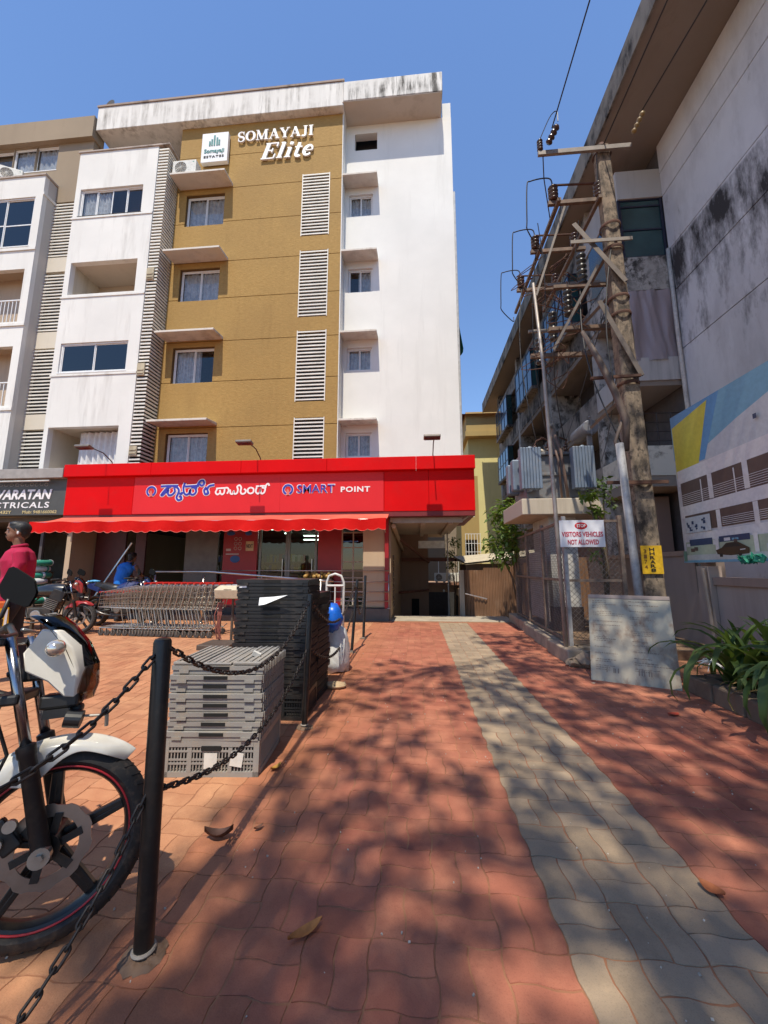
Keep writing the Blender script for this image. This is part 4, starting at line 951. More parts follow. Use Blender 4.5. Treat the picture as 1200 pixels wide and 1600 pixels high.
# long side: bands of parapet, recessed balconies and blue bay windows
for k, (za, zb, m_) in enumerate(((8.75, 9.76, MLD), (6.0, 6.85, MLD), (3.45, 4.40, MLD))):
    for j, (ya, yb_) in enumerate(((12.201, 16.2), (16.6, 21.2), (21.6, 26.2))):
        mk('parapet', B().box(X0 + .02, X0 + .18, ya, yb_, za, zb), m_, rbld, bevel=.02)
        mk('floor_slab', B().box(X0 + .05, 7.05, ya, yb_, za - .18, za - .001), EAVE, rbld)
for y in (12.2, 16.4, 21.4, 26.4): mk('pier', B().box(X0 + .04, 7.05, y - .18, y + .18, .0, 13.25), MLD2, rbld)
mk('lintel_band', B().box(X0 + .02, X0 + .16, 12.201, 26.3, 11.7, 12.5), MLD, rbld)
for ya, yb_, z0, z1 in ((12.9, 15.6, 9.77, 11.68), (17.6, 20.4, 9.77, 11.68), (22.6, 25.6, 9.77, 11.68), (22.8, 25.6, 6.86, 8.55)):
    f_ = B(); xa = X0 - .32; n = 4
    for i in range(n + 1):
        y = ya + (yb_ - ya) * i / n; f_.box(xa, xa + .05, y - .025, y + .025, z0, z1)
    for z in (z0, (z0 + z1) / 2, z1 - .05):
        for i in range(n): f_.box(xa + .005, xa + .045, ya + (yb_ - ya) * i / n + .026, ya + (yb_ - ya) * (i + 1) / n - .026, z, z + .05)
        f_.box(xa + .051, X0 + .02, ya - .02, ya + .03, z, z + .05)
    w_ = mk('bay_window', f_, BF, rbld)
    for i in range(n):
        for za, zb in ((z0 + .05, (z0 + z1) / 2), ((z0 + z1) / 2 + .05, z1 - .05)):
            mk('pane', B().box(xa + .02, xa + .027, ya + (yb_ - ya) * i / n + .026, ya + (yb_ - ya) * (i + 1) / n - .026, za, zb), BLUG, w_)
    mk('pane', B().box(xa + .06, X0 + .01, ya, ya + .006, z0 + .05, (z0 + z1) / 2).box(xa + .06, X0 + .01, ya, ya + .006, (z0 + z1) / 2 + .05, z1 - .05), TEAL, w_)
    mk('bay_base', B().box(xa - .02, X0 + .015, ya - .04, yb_ + .04, z0 - .14, z0 - .001), MLD, rbld)
mk('ground_wall', B().box(6.3, 6.9, 11.0, 26, 0, 3.2), plaster('dusky_pink', (.26, .18, .15), (.1, .07, .06), .4), rbld)
mk('rain_pipe', B().tube([(6.94, 9.98, 9.9), (6.93, 9.97, 7.4), (6.95, 9.96, 4.2), (6.95, 9.96, .3)], .05, 8), mat('pale_pvc', (.50, .47, .43), .5, dirt=.4), rbld, smooth=True)
pr = B(); q = random.Random(8)
# boundary wall
bw = thing('boundary_wall', 'pinkish plastered boundary wall behind the lily bed', 'wall', (4.1, 6, 0))
PW = plaster('boundary_plaster', (.36, .285, .245), (.12, .09, .075), .5); PC = plaster('coping', (.30, .21, .17), (.1, .07, .06), .6)
for ya, yb_ in ((1.0, 3.4), (3.42, 5.75)):
    mk('wall_panel', B().box(4.10, 4.2, ya, yb_, 0, 1.02), PW, bw); mk('coping', B().box(4.06, 4.24, ya, yb_, 1.021, 1.13), PC, bw, bevel=.008)
mk('gate_post', B().box(4.02, 4.2, 5.76, 5.98, 0, 1.28), PW, bw); mk('back_panel', B().box(4.3, 4.42, 5.99, 10.2, 0, 1.45), PW, bw); mk('back_coping', B().box(4.27, 4.45, 5.99, 10.2, 1.451, 1.53), PC, bw)
mk('post_pipe', B().cyl((3.99, 5.72, 0), (3.97, 5.78, 1.25), .022, n=8), mat('pipe_tan', (.33, .25, .19), .6), bw)

# ---- billboard standing on the wall: flat print of a shopping building
bb_ = thing('billboard', 'large printed hoarding of a white building with yellow corner above the boundary wall', 'billboard', (4.0, 4.5, 1.2))
mk('panel', B().box(4.02, 4.06, 1.6, 6.18, 1.33, 3.60), mat('print_grey', (.54, .52, .52), .45, var=.06), bb_)
mk('frame', B().box(4.061, 4.10, 1.7, 1.76, .9, 3.5).box(4.061, 4.10, 3.6, 3.66, .9, 3.5).box(4.061, 4.10, 6.0, 6.06, .9, 3.5), mat('frame_steel', (.2, .19, .18), .5, .5), bb_)
pc = [('print_sky', (.13, .27, .36)), ('print_yellow', (.44, .37, .04)), ('print_blue', (.08, .20, .36)), ('print_white', (.50, .47, .46)), ('print_brown', (.085, .055, .045)), ('print_shop', (.30, .33, .24)), ('print_car', (.05, .030, .020)), ('print_road', (.36, .36, .34)), ('print_green', (.10, .19, .14)), ('print_pink', (.38, .39, .40)), ('print_navy', (.03, .045, .09)), ('print_black', (.02, .02, .02))]
PMAT = [mat(n, tuple(min(.8, x * 1.3) for x in c), .45, var=.08, scale=20) for n, c in pc]; PI = {n[6:]: i for i, (n, c) in enumerate(pc)}
pb = B(); layer = [0]
def pq(col, pts):                      # pts as (distance from the far edge, height); thin printed layer
    layer[0] += 1; x = 4.0195 - .00035 * layer[0]; pb.mi = PI[col]
    pb.add([(x, 6.18 - d, z) for d, z in pts], [tuple(range(len(pts)))])
def pr_(col, d0, d1, z0, z1, k=0.0): pq(col, [(d0, z0 + k * d0), (d1, z0 + k * d1), (d1, z1 + k * d1), (d0, z1 + k * d0)])
pr_('sky', .001, 4.5, 2.9, 3.599); pq('pink', [(.6, 2.75), (4.5, 2.75), (4.5, 3.5), (2.2, 3.40), (1.2, 3.12), (.7, 2.95)])
pq('blue', [(.001, 3.42), (.001, 3.599), (1.0, 3.599), (.62, 2.76), (.45, 2.76)]); pq('yellow', [(.02, 2.62), (.02, 3.42), (.78, 3.56), (.50, 2.74)])
pr_('white', .03, 4.5, 2.48, 2.72, .035); pr_('brown', .08, 4.4, 2.16, 2.52, .03); pr_('white', .03, 4.5, 1.99, 2.17, .028); pr_('brown', .10, 4.4, 1.78, 2.02, .02); pr_('white', .04, 4.5, 1.60, 1.75, .02)
for k in range(7):
    pr_('white', .62 + k * .58, .70 + k * .58, 2.18 + .03 * (.62 + k * .58), 2.52 + .03 * (.62 + k * .58)); pr_('white', .48 + k * .58, .50 + k * .58, 2.18 + .03 * k * .58, 2.5 + .03 * k * .58)
    pr_('white', .70 + k * .58, .77 + k * .58, 1.76 + .02 * k * .6, 2.03 + .02 * k * .6)
for k in range(6): pr_('white', .10, 4.4, 2.19 + k * .028, 2.196 + k * .028, .03)
for k in range(5): pr_('white', .80, 4.4, 1.80 + k * .024, 1.806 + k * .024, .02)
pr_('pink', .10, .60, 1.76, 1.99, .01); q = random.Random(4)
for k in range(14): d = q.uniform(.12, .5); z = q.uniform(1.77, 1.95); pr_('navy', d, d + q.uniform(.02, .05), z, z + q.uniform(.02, .05))
pr_('shop', .08, 4.4, 1.42, 1.63, .012); pr_('navy', .16, .60, 1.57, 1.66, .01); pr_('navy', .72, 1.2, 1.585, 1.66, .012)
pr_('white', .80, .90, 1.605, 1.645); pr_('sky', .93, .97, 1.61, 1.635); pr_('sky', .98, 1.03, 1.61, 1.635)
for k in range(26): d = q.uniform(.1, 4.2); z = 1.45 + q.uniform(0, .12); pr_(q.choice(['white', 'brown', 'yellow', 'green', 'pink']), d, d + q.uniform(.03, .09), z, z + q.uniform(.03, .08), .0)
for k in range(7): pr_('white', .66 + k * .6, .72 + k * .6, 1.42, 1.66)
pr_('road', .02, 4.5, 1.36, 1.44, .004); pr_('sky', .02, 4.5, 1.332, 1.365, .0)
pq('car', [(.68, 1.435), (.66, 1.49), (.76, 1.515), (.84, 1.575), (1.02, 1.585), (1.14, 1.525), (1.19, 1.50), (1.18, 1.43), (.9, 1.415)]); pq('black', [(.80, 1.52), (.86, 1.565), (1.0, 1.572), (1.08, 1.525)]); pq('white', [(1.05, 1.475), (1.05, 1.487), (1.13, 1.492), (1.13, 1.48)])
pr_('navy', 1.48, 1.53, 3.0, 3.06); pr_('green', .03, .10, 1.35, 1.5)
for k in range(2): pr_('black', .72 + .3 * k, .77 + .3 * k, 1.40, 1.44)
mk('print', pb, PMAT, bb_)
gn = B(); q = random.Random(12)
for k in range(46): gn.cbox((3.95 + q.gauss(0, .02), 4.93 + q.gauss(0, .08), 1.345 + abs(q.gauss(0, .018))), (.07, .09, .004), (q.uniform(0, 6), q.uniform(0, 6), q.uniform(0, 6)))
tag(mk('green_net', gn, mat('net_green', (.01, .17, .11), .6, var=.5, scale=30)), 'crumpled green netting lying on the wall under the hoarding', 'netting')

# ---- transformer yard: fence, kerb, sign
FR = mat('rusty_fence_iron', (.22, .16, .12), .65, .3, var=.35, scale=9, dirt=.5, dirtcol=(.13, .06, .03)); GAL = mat('galvanised', (.34, .335, .34), .65, .25, var=.2, dirt=.4)
kb = thing('yard_kerb', 'low concrete kerb under the transformer yard fence', 'kerb', (2.1, 7.5, 0))
for k in range(5): mk('kerb_block', B().box(1.95 + .055 * k, 2.18 + .055 * k, 5.42 + .86 * k, 6.265 + .86 * k, -.01, .19 + .01 * (k % 2)), plaster('kerb_concrete', (.38, .30, .22), (.10, .08, .06), .7, .42, .6, streak=(3, 3, 3)), kb, bevel=.02)
mk('front_kerb', B().box(2.19, 3.3, 5.62, 5.84, -.01, .20), MATS['kerb_concrete'], kb, bevel=.02)
q = random.Random(6)
for k, (x, y, s) in enumerate(((2.18, 5.33, .17), (2.42, 5.36, .13), (2.0, 5.36, .1))):
    r_ = B().ell((x, y, s * .5), (s, s * .8, s * .62), 10, 7); r_.v = [(a + q.gauss(0, .012), b + q.gauss(0, .012), max(c + q.gauss(0, .012), 0)) for a, b, c in r_.v]
    tag(mk('rock', r_, plaster('rock', (.30, .22, .15), (.1, .08, .06), .6)), ('large brown rock at the corner of the yard kerb', 'mid-sized brown rock behind the leaning notice board', 'small brown rock beside the corner kerb block')[k], 'rock')
tag(mk('yard_soil', B().box(2.3, 4.3, 5.85, 9.6, -.01, .12), mat('yard_litter', (.16, .10, .06), .95, var=.5, scale=8, bump=.6, bscale=30)), kind='structure')
fn = thing('chain_link_fence', 'rusty chain link fence round the transformer yard', 'fence', (2.2, 7, .2))
P0 = Vector((2.10, 5.72, .19)); P1 = Vector((2.30, 9.3, .19)); P2 = Vector((2.86, 5.70, .19))
def mesh_panel(a, b_, z0, z1, pitch=.075):
    L = (b_ - a).length; d = (b_ - a) / L; H_ = z1 - z0; s = B(); n = int((L + H_) / pitch)
    for k in range(n):
        for sg_ in (1, -1):
            u0 = k * pitch - (H_ if sg_ > 0 else 0); pts = []
            ua, za, ub, zb = (u0, 0, u0 + H_, H_) if sg_ > 0 else (u0, 0, u0 - H_, H_)
            t0, t1 = 0.0, 1.0
            du = ub - ua
            for lim, lo in ((0, True), (L, False)):
                t = (lim - ua) / du
                if (du > 0) == lo: t0 = max(t0, t)
                else: t1 = min(t1, t)
            if t1 - t0 < .02: continue
            p = lambda t: a + d * (ua + du * t) + Vector((0, 0, z0 - a.z + H_ * t)) + Vector((0, .003 * sg_, 0))
            s.bar(p(t0), p(t1), .0045, .0045)
    return s
for a, b_ in ((P0, P0.lerp(P1, .33)), (P0.lerp(P1, .33), P0.lerp(P1, .66)), (P0.lerp(P1, .66), P1), (P0, P2)):
    mk('wire_mesh', mesh_panel(a + Vector((0, 0, 0)), b_, .24, 1.92), mat('mesh_wire', (.20, .17, .15), .6, .5), fn)['kind'] = 'stuff'
    fr_ = B(); 
    for z in (.24, 1.08, 1.92): fr_.bar((a.x, a.y, z), (b_.x, b_.y, z), .035, .035)
    mk('frame_bar', fr_, FR, fn)
for k, p in enumerate((P0, P0.lerp(P1, .33), P0.lerp(P1, .66), P1, P2)):
    mk('post', B().bar((p.x, p.y - .02, .0), (p.x, p.y - .02, 1.99), .055, .055), FR if k else GAL, fn, bevel=.004)
mk('gate_sheet', B().wall(6.95, 8.0, .35, 1.55, 2.24, 2.25, [], fX), mat('gate_grey', (.40, .36, .33), .6, dirt=.6), fn)
ss = thing('stop_sign', 'white board with red STOP and visitors vehicles notice on the fence', 'sign', (2.32, 5.6, 1.55))
mk('board', B().box(2.02, 2.63, 5.625, 5.64, 1.545, 1.925), mat('notice_white', (.68, .68, .72), .4, var=.05), ss, bevel=.003)
s_ = XZ(5.6245); SR = mat('notice_red', (.42, .015, .05), .5)
mk('oval', B().ell((2.315, 5.6243, 1.845), (.088, .004, .052), 24, 6), mat('stop_red', (.50, .01, .015), .5), ss)
mk('stop_word', text_mesh('STOP', (2.255, 2.375, 1.823, 1.868), XZ(5.6195), .002, .02), mat('notice_white2', (.75, .75, .75), .4), ss)
mk('notice_line', text_mesh('VISITORS VEHICLES', (2.045, 2.605, 1.690, 1.762), s_, .003, .025), SR, ss); mk('notice_line', text_mesh('NOT ALLOWED', (2.12, 2.54, 1.580, 1.652), s_, .003, .025), SR, ss)

# ---- transformer on its raised slab
tr = thing('transformer', 'grey power transformer with ribbed radiators on a raised concrete slab', 'transformer', (2.6, 8, 2.52))
TG = mat('transformer_grey', (.17, .175, .19), .5, .2, var=.12, dirt=.6, dirtcol=(.20, .13, .09)); TB = mat('radiator_grey', (.15, .19, .25), .5, .2, var=.15, scale=3, dirt=.45, dirtcol=(.26, .26, .27)); RUST = mat('rust', (.095, .045, .03), .85, .1, var=.4); PORC = mat('brown_porcelain', (.055, .025, .018), .25, var=.2); 
mk('tank', B().box(2.14, 3.26, 7.55, 8.45, 2.58, 3.44), TG, tr, bevel=.02)
mk('tank_rim', B().box(2.08, 3.32, 7.49, 8.51, 3.442, 3.50).box(2.11, 3.29, 7.52, 8.48, 3.03, 3.09), TG, tr, bevel=.01)
mk('skid', B().box(2.3, 2.42, 7.5, 8.5, 2.521, 2.599).box(2.95, 3.07, 7.5, 8.5, 2.521, 2.599), mat('skid_dark', (.06, .05, .05), .7), tr)
def radiator(x, y):
    r_ = mk('radiator', B().cyl((x, y - .02, 3.50), (x, y + .25, 3.50), .05).cyl((x, y - .02, 2.74), (x, y + .25, 2.74), .05), TB, tr, smooth=True)
    for k in range(7):
        u = x - .165 + .055 * k
        mk('fin', B().box(u - .0255, u + .0255, y - .06, y + .12, 2.72, 3.52), TB, r_, bevel=.012)
radiator(2.16, 7.28); radiator(3.12, 7.28)
for y in (7.8, 8.2):
    r_ = mk('radiator', B().box(1.93, 2.16, y - .1, y + .1, 2.78, 3.42), TB, tr, bevel=.03)
mk('conservator', B().lathe([(0.0, 0), (.13, 0), (.15, .02), (.15, .62), (.13, .64), (0.0, .64)], 20, Matrix.Translation((3.38, 7.42, 3.96)) @ Matrix.Rotation(R(-90), 4, 'X')), TG, tr, smooth=False, auto=30)
mk('conservator_gauge', B().cyl((3.38, 7.405, 3.80), (3.38, 7.405, 4.14), .012, n=8).cyl((3.36, 7.405, 4.14), (3.36, 7.405, 4.17), .02), TG, tr)
mk('conservator_stand', B().box(3.34, 3.42, 7.5, 7.56, 3.47, 3.83).box(3.2, 3.42, 7.52, 7.58, 3.40, 3.469), TG, tr)
mk('vent_pipe', B().tube([(2.80, 7.75, 3.47), (2.78, 7.72, 4.02), (2.72, 7.66, 4.10), (2.64, 7.62, 4.07)], .045, 10), TG, tr, smooth=True)
mk('sack_roll', B().tube([(2.02, 7.55, 3.50), (2.2, 7.52, 3.54), (2.42, 7.52, 3.53), (2.62, 7.55, 3.50)], [.02, .055, .05, .02], 8), mat('pale_cloth', (.55, .48, .38), .9), tr, smooth=True)
def insul(x, y, z, r=.05, h=.2, n=4, axis=None):
    prof = []
    for k in range(n): a = h * k / n; prof += [(r * .62, a), (r, a + h / n * .30), (r * .97, a + h / n * .5), (r * .62, a + h / n * .9)]
    return B().lathe(prof, 12, Matrix.Translation((x, y, z)) @ (axis or Matrix()))
for x in (2.42, 2.66, 3.02): mk('bushing', insul(x, 7.8, 3.47, .05, .26), PORC, tr, smooth=True); mk('terminal', B().tube([(x, 7.8, 3.73), (x + .03, 7.78, 3.82), (x + .16 if x < 2.6 else x - .14, 7.7, 3.86)], .016, 6), RUST, tr)
mk('cable', B().tube([(2.72, 7.5, 3.84), (2.78, 7.42, 3.5), (2.82, 7.40, 3.0), (2.86, 7.42, 2.56)], .03, 8).tube([(2.66, 7.5, 3.8), (2.72, 7.40, 3.3), (2.74, 7.40, 2.56)], .022, 8), mat('cable_brown', (.13, .08, .06), .7), tr, smooth=True)
pt = thing('transformer_plinth', 'raised concrete slab on a grey pedestal inside the yard', 'plinth', (2.6, 8, 0))
mk('slab', B().box(1.93, 3.36, 7.15, 8.7, 2.22, 2.52), plaster('plinth_concrete', (.50, .43, .34), (.15, .11, .08), .5), pt, bevel=.015)
mk('pedestal', B().box(2.50, 3.0, 7.5, 8.5, .12, 2.219), plaster('pedestal_grey', (.50, .48, .45), (.15, .12, .1), .5), pt); mk('pedestal_base', B().box(2.48, 3.02, 7.48, 8.52, .1, .55), mat('base_dark', (.07, .05, .045), .8), pt)

# ---- concrete pole with cross-arms, braces and insulators
po = thing('utility_pole', 'stained concrete electric pole with cross-arms, braces and brown insulators', 'pole', (3.45, 6.1, 0))
CP = plaster('pole_concrete', (.29, .225, .165), (.035, .03, .027), .95, .38, .56, streak=(9, 9, 4), big=1.8, patch=((.06, .05, .042), (16, 16, 11), .50, .64), grain=40, bump=.5)  # dark patches: stains and lichen, plus dappled shade put into the colour
N = 20; pts = []; rd = []
pv = B()
for k in range(N + 1):
    z = 8.6 * k / N; w = .15 - .045 * k / N; x = 3.46 - .13 * (k / N); y = 6.1
    pv.v += [(x + sx * w + random.gauss(0, .002), y + sy * w * .8, z) for sx, sy in ((-.8, -1), (.8, -1), (1, -.8), (1, .8), (.8, 1), (-.8, 1), (-1, .8), (-1, -.8))]
for k in range(N):
    for i in range(8): pv.f.append((k * 8 + i, k * 8 + (i + 1) % 8, k * 8 + 8 + (i + 1) % 8, k * 8 + 8 + i)); pv.m.append(0)
pv.f.append(tuple(N * 8 + i for i in range(8))); pv.m.append(0)
mk('shaft', pv, CP, po, auto=35)
ANG = mat('angle_iron', (.15, .105, .08), .6, .4, var=.35, scale=7, dirt=.5, dirtcol=(.15, .06, .03)); PALE = mat('galvanised_arm', (.24, .21, .185), .6, .3, var=.15, dirt=.3)
mk('top_cap', B().tube([(3.33, 6.1, 8.58), (3.33, 6.1, 8.66)], [.1, .07], 10), RUST, po)
arm = mk('cross_arm', B().box(2.2, 3.75, 5.94, 5.99, 8.40, 8.485), PALE, po, bevel=.004)
mk('pole_clamp', B().torus((3.335, 6.1, 8.44), .14, .014, n=20, k=6), RUST, po)
WIRE = mat('wire_black', (.02, .018, .018), .5)
mk('insulator', insul(2.24, 5.96, 8.50, .05, .22), PORC, po, smooth=True)
mk('strain_insulator', insul(2.36, 5.9, 8.55, .06, .28, 4, Euler((R(25), R(30), 0)).to_matrix().to_4x4()), PORC, po, smooth=True)
mk('jumper', B().tube(smooth([(2.24, 5.96, 8.72), (2.42, 5.9, 9.10), (2.52, 5.85, 9.14), (2.50, 5.78, 8.84)]), .008, 5).tube([(2.28, 5.96, 8.42), (2.36, 6.2, 8.2), (2.7, 6.9, 7.9)], .01, 5), WIRE, po)
mk('strain_insulator', insul(3.74, 5.85, 8.55, .045, .3, 4, Euler((R(28), R(25), 0)).to_matrix().to_4x4()), mat('insulator_tan', (.25, .17, .06), .5), po, smooth=True)
# switch frame receding behind the pole
for k, (y, zz) in enumerate(((6.15, 7.62), (7.2, 7.62), (8.3, 7.62))):
    mk('switch_arm', B().box(2.38, 3.45, y - .03, y + .03, zz - .035, zz + .035), ANG, po)
    for x in (2.48, 3.25): mk('insulator', insul(x, y, zz + .05, .085, .30, 4), PORC, po, smooth=True)
    mk('jumper', B().tube(smooth([(2.48, y, zz + .36), (2.45, y, zz + .50), (2.32, y, zz + .53), (2.10, y, zz + .49), (2.04, y, zz + .40), (2.02, y + .05, zz - .25), (2.06, y + .15, zz - .38), (2.45, y + .7, zz - .30), (2.52, y + .9, zz - .05)], 4), .011, 6), WIRE, po)
    mk('switch_blade', B().bar((2.48, y, zz + .37), (3.25, y + .03, zz + .37), .03, .02), RUST, po)
mk('frame_rail', B().bar((2.52, 6.0, 7.55), (2.52, 9.0, 7.55), .06, .06).bar((3.2, 6.0, 7.55), (3.2, 9.0, 7.55), .06, .06), ANG, po)
mk('second_row', B().box(2.5, 3.5, 6.85, 6.9, 6.57, 6.63).box(2.5, 3.5, 8.0, 8.05, 6.37, 6.43).box(2.62, 3.6, 5.93, 5.95, 6.61, 6.67), PALE, po)
for x, y, z in ((2.78, 6.6, 5.75), (2.72, 7.2, 5.65), (2.66, 7.9, 5.55), (2.95, 6.35, 6.15)): mk('fuse', insul(x, y, z, .085, .62, 6), mat('fuse_dark', (.03, .028, .028), .3), po, smooth=True)
mk('fuse_rack', B().box(2.4, 3.5, 6.55, 6.62, 5.45, 5.53).box(2.3, 3.5, 7.3, 7.37, 5.38, 5.46).box(2.4, 3.45, 6.2, 6.25, 6.02, 6.08), ANG, po)
def bracef(name, a, b_, w=.07, m=None):        # rolled angle: two thin legs
    d = (Vector(b_) - Vector(a)).normalized(); n_ = d.cross(Vector((0, 1, 0))).normalized()
    bq = B().bar(a, b_, w * .85, .008, (0, 1, 0)); o_ = n_ * (w * .42) + Vector((0, .03, 0)); bq.bar(Vector(a) + o_, Vector(b_) + o_, .008, .06, (0, 1, 0)); mk(name, bq, m or ANG, po)
BRZ = mat('zinc_brace', (.15, .125, .11), .55, .4, var=.2)
bracef('brace', (2.72, 6.0, 7.05), (3.43, 5.93, 5.86), .09, BRZ); bracef('brace', (3.0, 5.95, 5.55), (3.52, 5.92, 4.22), .09, BRZ)
bracef('brace', (3.08, 6.05, 6.28), (2.40, 6.4, 5.0), .05, PALE); bracef('brace', (2.64, 6.1, 7.5), (2.1, 6.2, 5.9), .04, PALE); bracef('brace', (3.45, 6.0, 5.95), (2.9, 6.6, 5.45), .05)
bracef('brace', (3.52, 6.0, 4.15), (2.95, 6.5, 3.6), .05); bracef('brace', (3.38, 5.96, 6.7), (3.0, 6.9, 6.0), .05)
for z in (7.0, 6.55, 5.65, 5.35, 4.15, 2.52): mk('clamp_band', B().torus((3.46 - .13 * z / 8.6, 6.1, z), .155, .010, n=20, k=6, sq=3), RUST if z != 2.52 else ANG, po)
mk('clamp_arm', B().bar((2.75, 5.92, 4.20), (3.5, 5.92, 4.22), .04, .04).bar((2.85, 5.9, 2.52), (3.72, 5.9, 2.52), .03, .05), RUST, po)
mk('cable_bundle', B().tube([(2.72, 6.0, 5.05), (2.85, 5.85, 4.5), (3.0, 5.75, 3.9), (3.10, 5.70, 3.4), (3.05, 5.68, 2.95)], [.03, .045, .05, .05, .045], 8).tube([(3.1, 5.75, 3.5), (2.93, 5.72, 3.1), (3.0, 5.7, 2.7)], .025, 8), mat('cable_bundle_brown', (.10, .07, .055), .7, var=.3), po, smooth=True)
mk('cable_pipe', B().tube([(2.96, 5.67, 3.05), (3.02, 5.67, 1.2), (3.06, 5.67, .1)], .055, 10), GAL, po, smooth=True)
q = random.Random(9); lw = B()
for k in range(34): 
    x, y, z = 2.3 + q.random() * .7, 6.3 + q.random() * 1.2, 4.85 + q.random() * 2.4
    lw.tube(smooth([(x, y, z), (x + .15 * q.uniform(-1, 1), y, z - .2 * q.random()), (x + .4 * q.uniform(-1, 1), y + .2, z - .1), (x + .5 * q.uniform(-.5, 1), y + .1, z + .25 * q.random())], 4), .008, 5)
mk('loose_wires', lw, RUST, po)
mk('drop_wire', B().tube([(2.2, 6.2, 7.3), (2.3, 6.3, 6.6), (2.34, 6.5, 5.4)], .008, 5).tube([(2.9, 6.2, 7.3), (2.85, 6.4, 6.6), (2.8, 6.6, 6.3)], .008, 5).tube([(3.2, 6.0, 8.4), (3.22, 6.1, 7.9), (3.2, 6.2, 7.9)], .01, 5), WIRE, po)
q = random.Random(19)
for k, (x, y, z0, z1, n_) in enumerate(((2.6, 6.15, 7.1, 6.75, 3), (2.78, 6.9, 6.9, 6.62, 2))):
    pass
for a, c_ in (((2.52, 8.3, 7.9), (2.46, 7.78, 3.78)), ((2.52, 7.2, 7.9), (2.68, 7.78, 3.80)), ((2.6, 6.3, 6.3), (3.0, 7.75, 3.80)), ((2.9, 6.35, 6.1), (3.02, 5.75, 3.1)), ((3.3, 6.0, 6.6), (3.1, 5.72, 3.2))):
    A_, C_ = Vector(a), Vector(c_); pp = [A_.lerp(C_, k / 12) + Vector((-.18 * math.sin(math.pi * k / 12), 0, 0)) for k in range(13)]; mk('dropper_cable', B().tube(pp, .011, 5), WIRE, po, smooth=True)
for a, c_ in (((3.35, 6.0, 5.2), (5.9, 12.5, 4.6)), ((3.3, 6.05, 6.0), (5.8, 16.5, 5.4))):
    A_, C_ = Vector(a), Vector(c_); pp = [A_.lerp(C_, k / 14) - Vector((0, 0, .35 * math.sin(math.pi * k / 14))) for k in range(15)]; mk('service_cable', B().tube(pp, .009, 5), WIRE, po, smooth=True)
yp = thing('pole_number_plate', 'yellow painted panel with black stencilled lettering on the concrete pole', 'sign', (3.42, 5.9, 1.16))
mk('paint', B().box(3.27, 3.56, 5.955, 5.966, 1.17, 1.58), mat('yellow_paint_sign', (.60, .36, .01), .6, var=.2, scale=9, dirt=.3), yp)
BK = mat('stencil_black', (.02, .015, .01), .7)
for k, ch in enumerate('3174'): mk('stencil', text_mesh(ch, (3.305, 3.345, 1.47 - .075 * k, 1.525 - .075 * k), XZ(5.954), .003, .01), mat('faded_stencil', (.16, .07, .01), .7), yp)
for k, ch in enumerate('HHRAR8'): mk('stencil', text_mesh(ch, (3.385, 3.455, 1.50 - .06 * k, 1.548 - .06 * k), XZ(5.954), .003, .02), BK, yp)
# thin steel stay pole at the yard corner
sp = B().tube([(2.02, 5.66, .0), (1.99, 5.66, 2.2), (1.96, 5.68, 4.3), (1.90, 5.72, 5.75)], [.032, .03, .026, .022], 8)
tag(mk('stay_pole', sp, mat('stay_steel', (.33, .29, .26), .5, .4, dirt=.4), smooth=True), 'thin steel pipe rising from the fence corner to the switch gear', 'pole')
# overhead wires
for k, (a, b_, l) in enumerate((((2.42, 5.85, 8.8), (3.2, -6, 12.5), 'black overhead wire running up from the cross-arm against the sky'), ((3.3, 6.0, 8.5), (4.8, -4, 12.5), 'black overhead wire in front of the roof overhang'), ((3.82, 5.75, 8.8), (6.4, -4, 12.0), 'black overhead wire from the right end of the cross-arm'))):
    A_, C_ = Vector(a), Vector(b_); pp = [A_.lerp(C_, t / 16) - Vector((0, 0, .25 * math.sin(math.pi * t / 16))) for t in range(17)]
    tag(mk('overhead_wire', B().tube(pp, .011, 5), WIRE, smooth=True), l, 'wire')
# ---- leaning notice board
nb = thing('notice_board', 'large faded off-white notice board leaning on the fence by the lilies', 'board', (2.33, 4.6, 0), R(-25), local=True)
tl = R(22); hgt = 1.0
def nf(u, v, t): return (u, v * math.sin(tl) + t * math.cos(tl), v * math.cos(tl) - t * math.sin(tl))
mk('panel', B().prism([(-.415, 0), (.415, 0), (.425, hgt), (-.40, hgt)], nf, 0, .02), plaster('faded_board', (.40, .36, .285), (.17, .085, .05), .75, .46, .60, streak=(6, 6, 3), big=5), nb)
mk('top_strip', B().prism([(-.40, .955), (.425, .955), (.425, 1.0), (-.40, 1.0)], nf, -.006, -.001), mat('board_strip', (.24, .19, .17), .8), nb)
tx = B(); q = random.Random(21)
for col_ in (-.36, .02):
    z = .92
    while z > .12:
        ln = q.uniform(.12, .33); u = col_
        while u < col_ + ln:
            w = q.uniform(.008, .03); hh = q.uniform(.004, .009); tx.prism([(u, z), (u + w, z), (u + w, z + hh), (u, z + hh)], nf, -.0025, -.001); u += w + .007
        z -= q.choice((.022, .022, .045, .07))
for k in range(9): u = q.uniform(-.3, .2); tx.prism([(u, .1), (u + .01, .1), (u + .012, .1 + q.uniform(.03, .08)), (u + .004, .15)], nf, -.0025, -.001)
mk('faded_text', tx, mat('faded_ink', (.22, .17, .13), .8), nb)['kind'] = 'stuff'
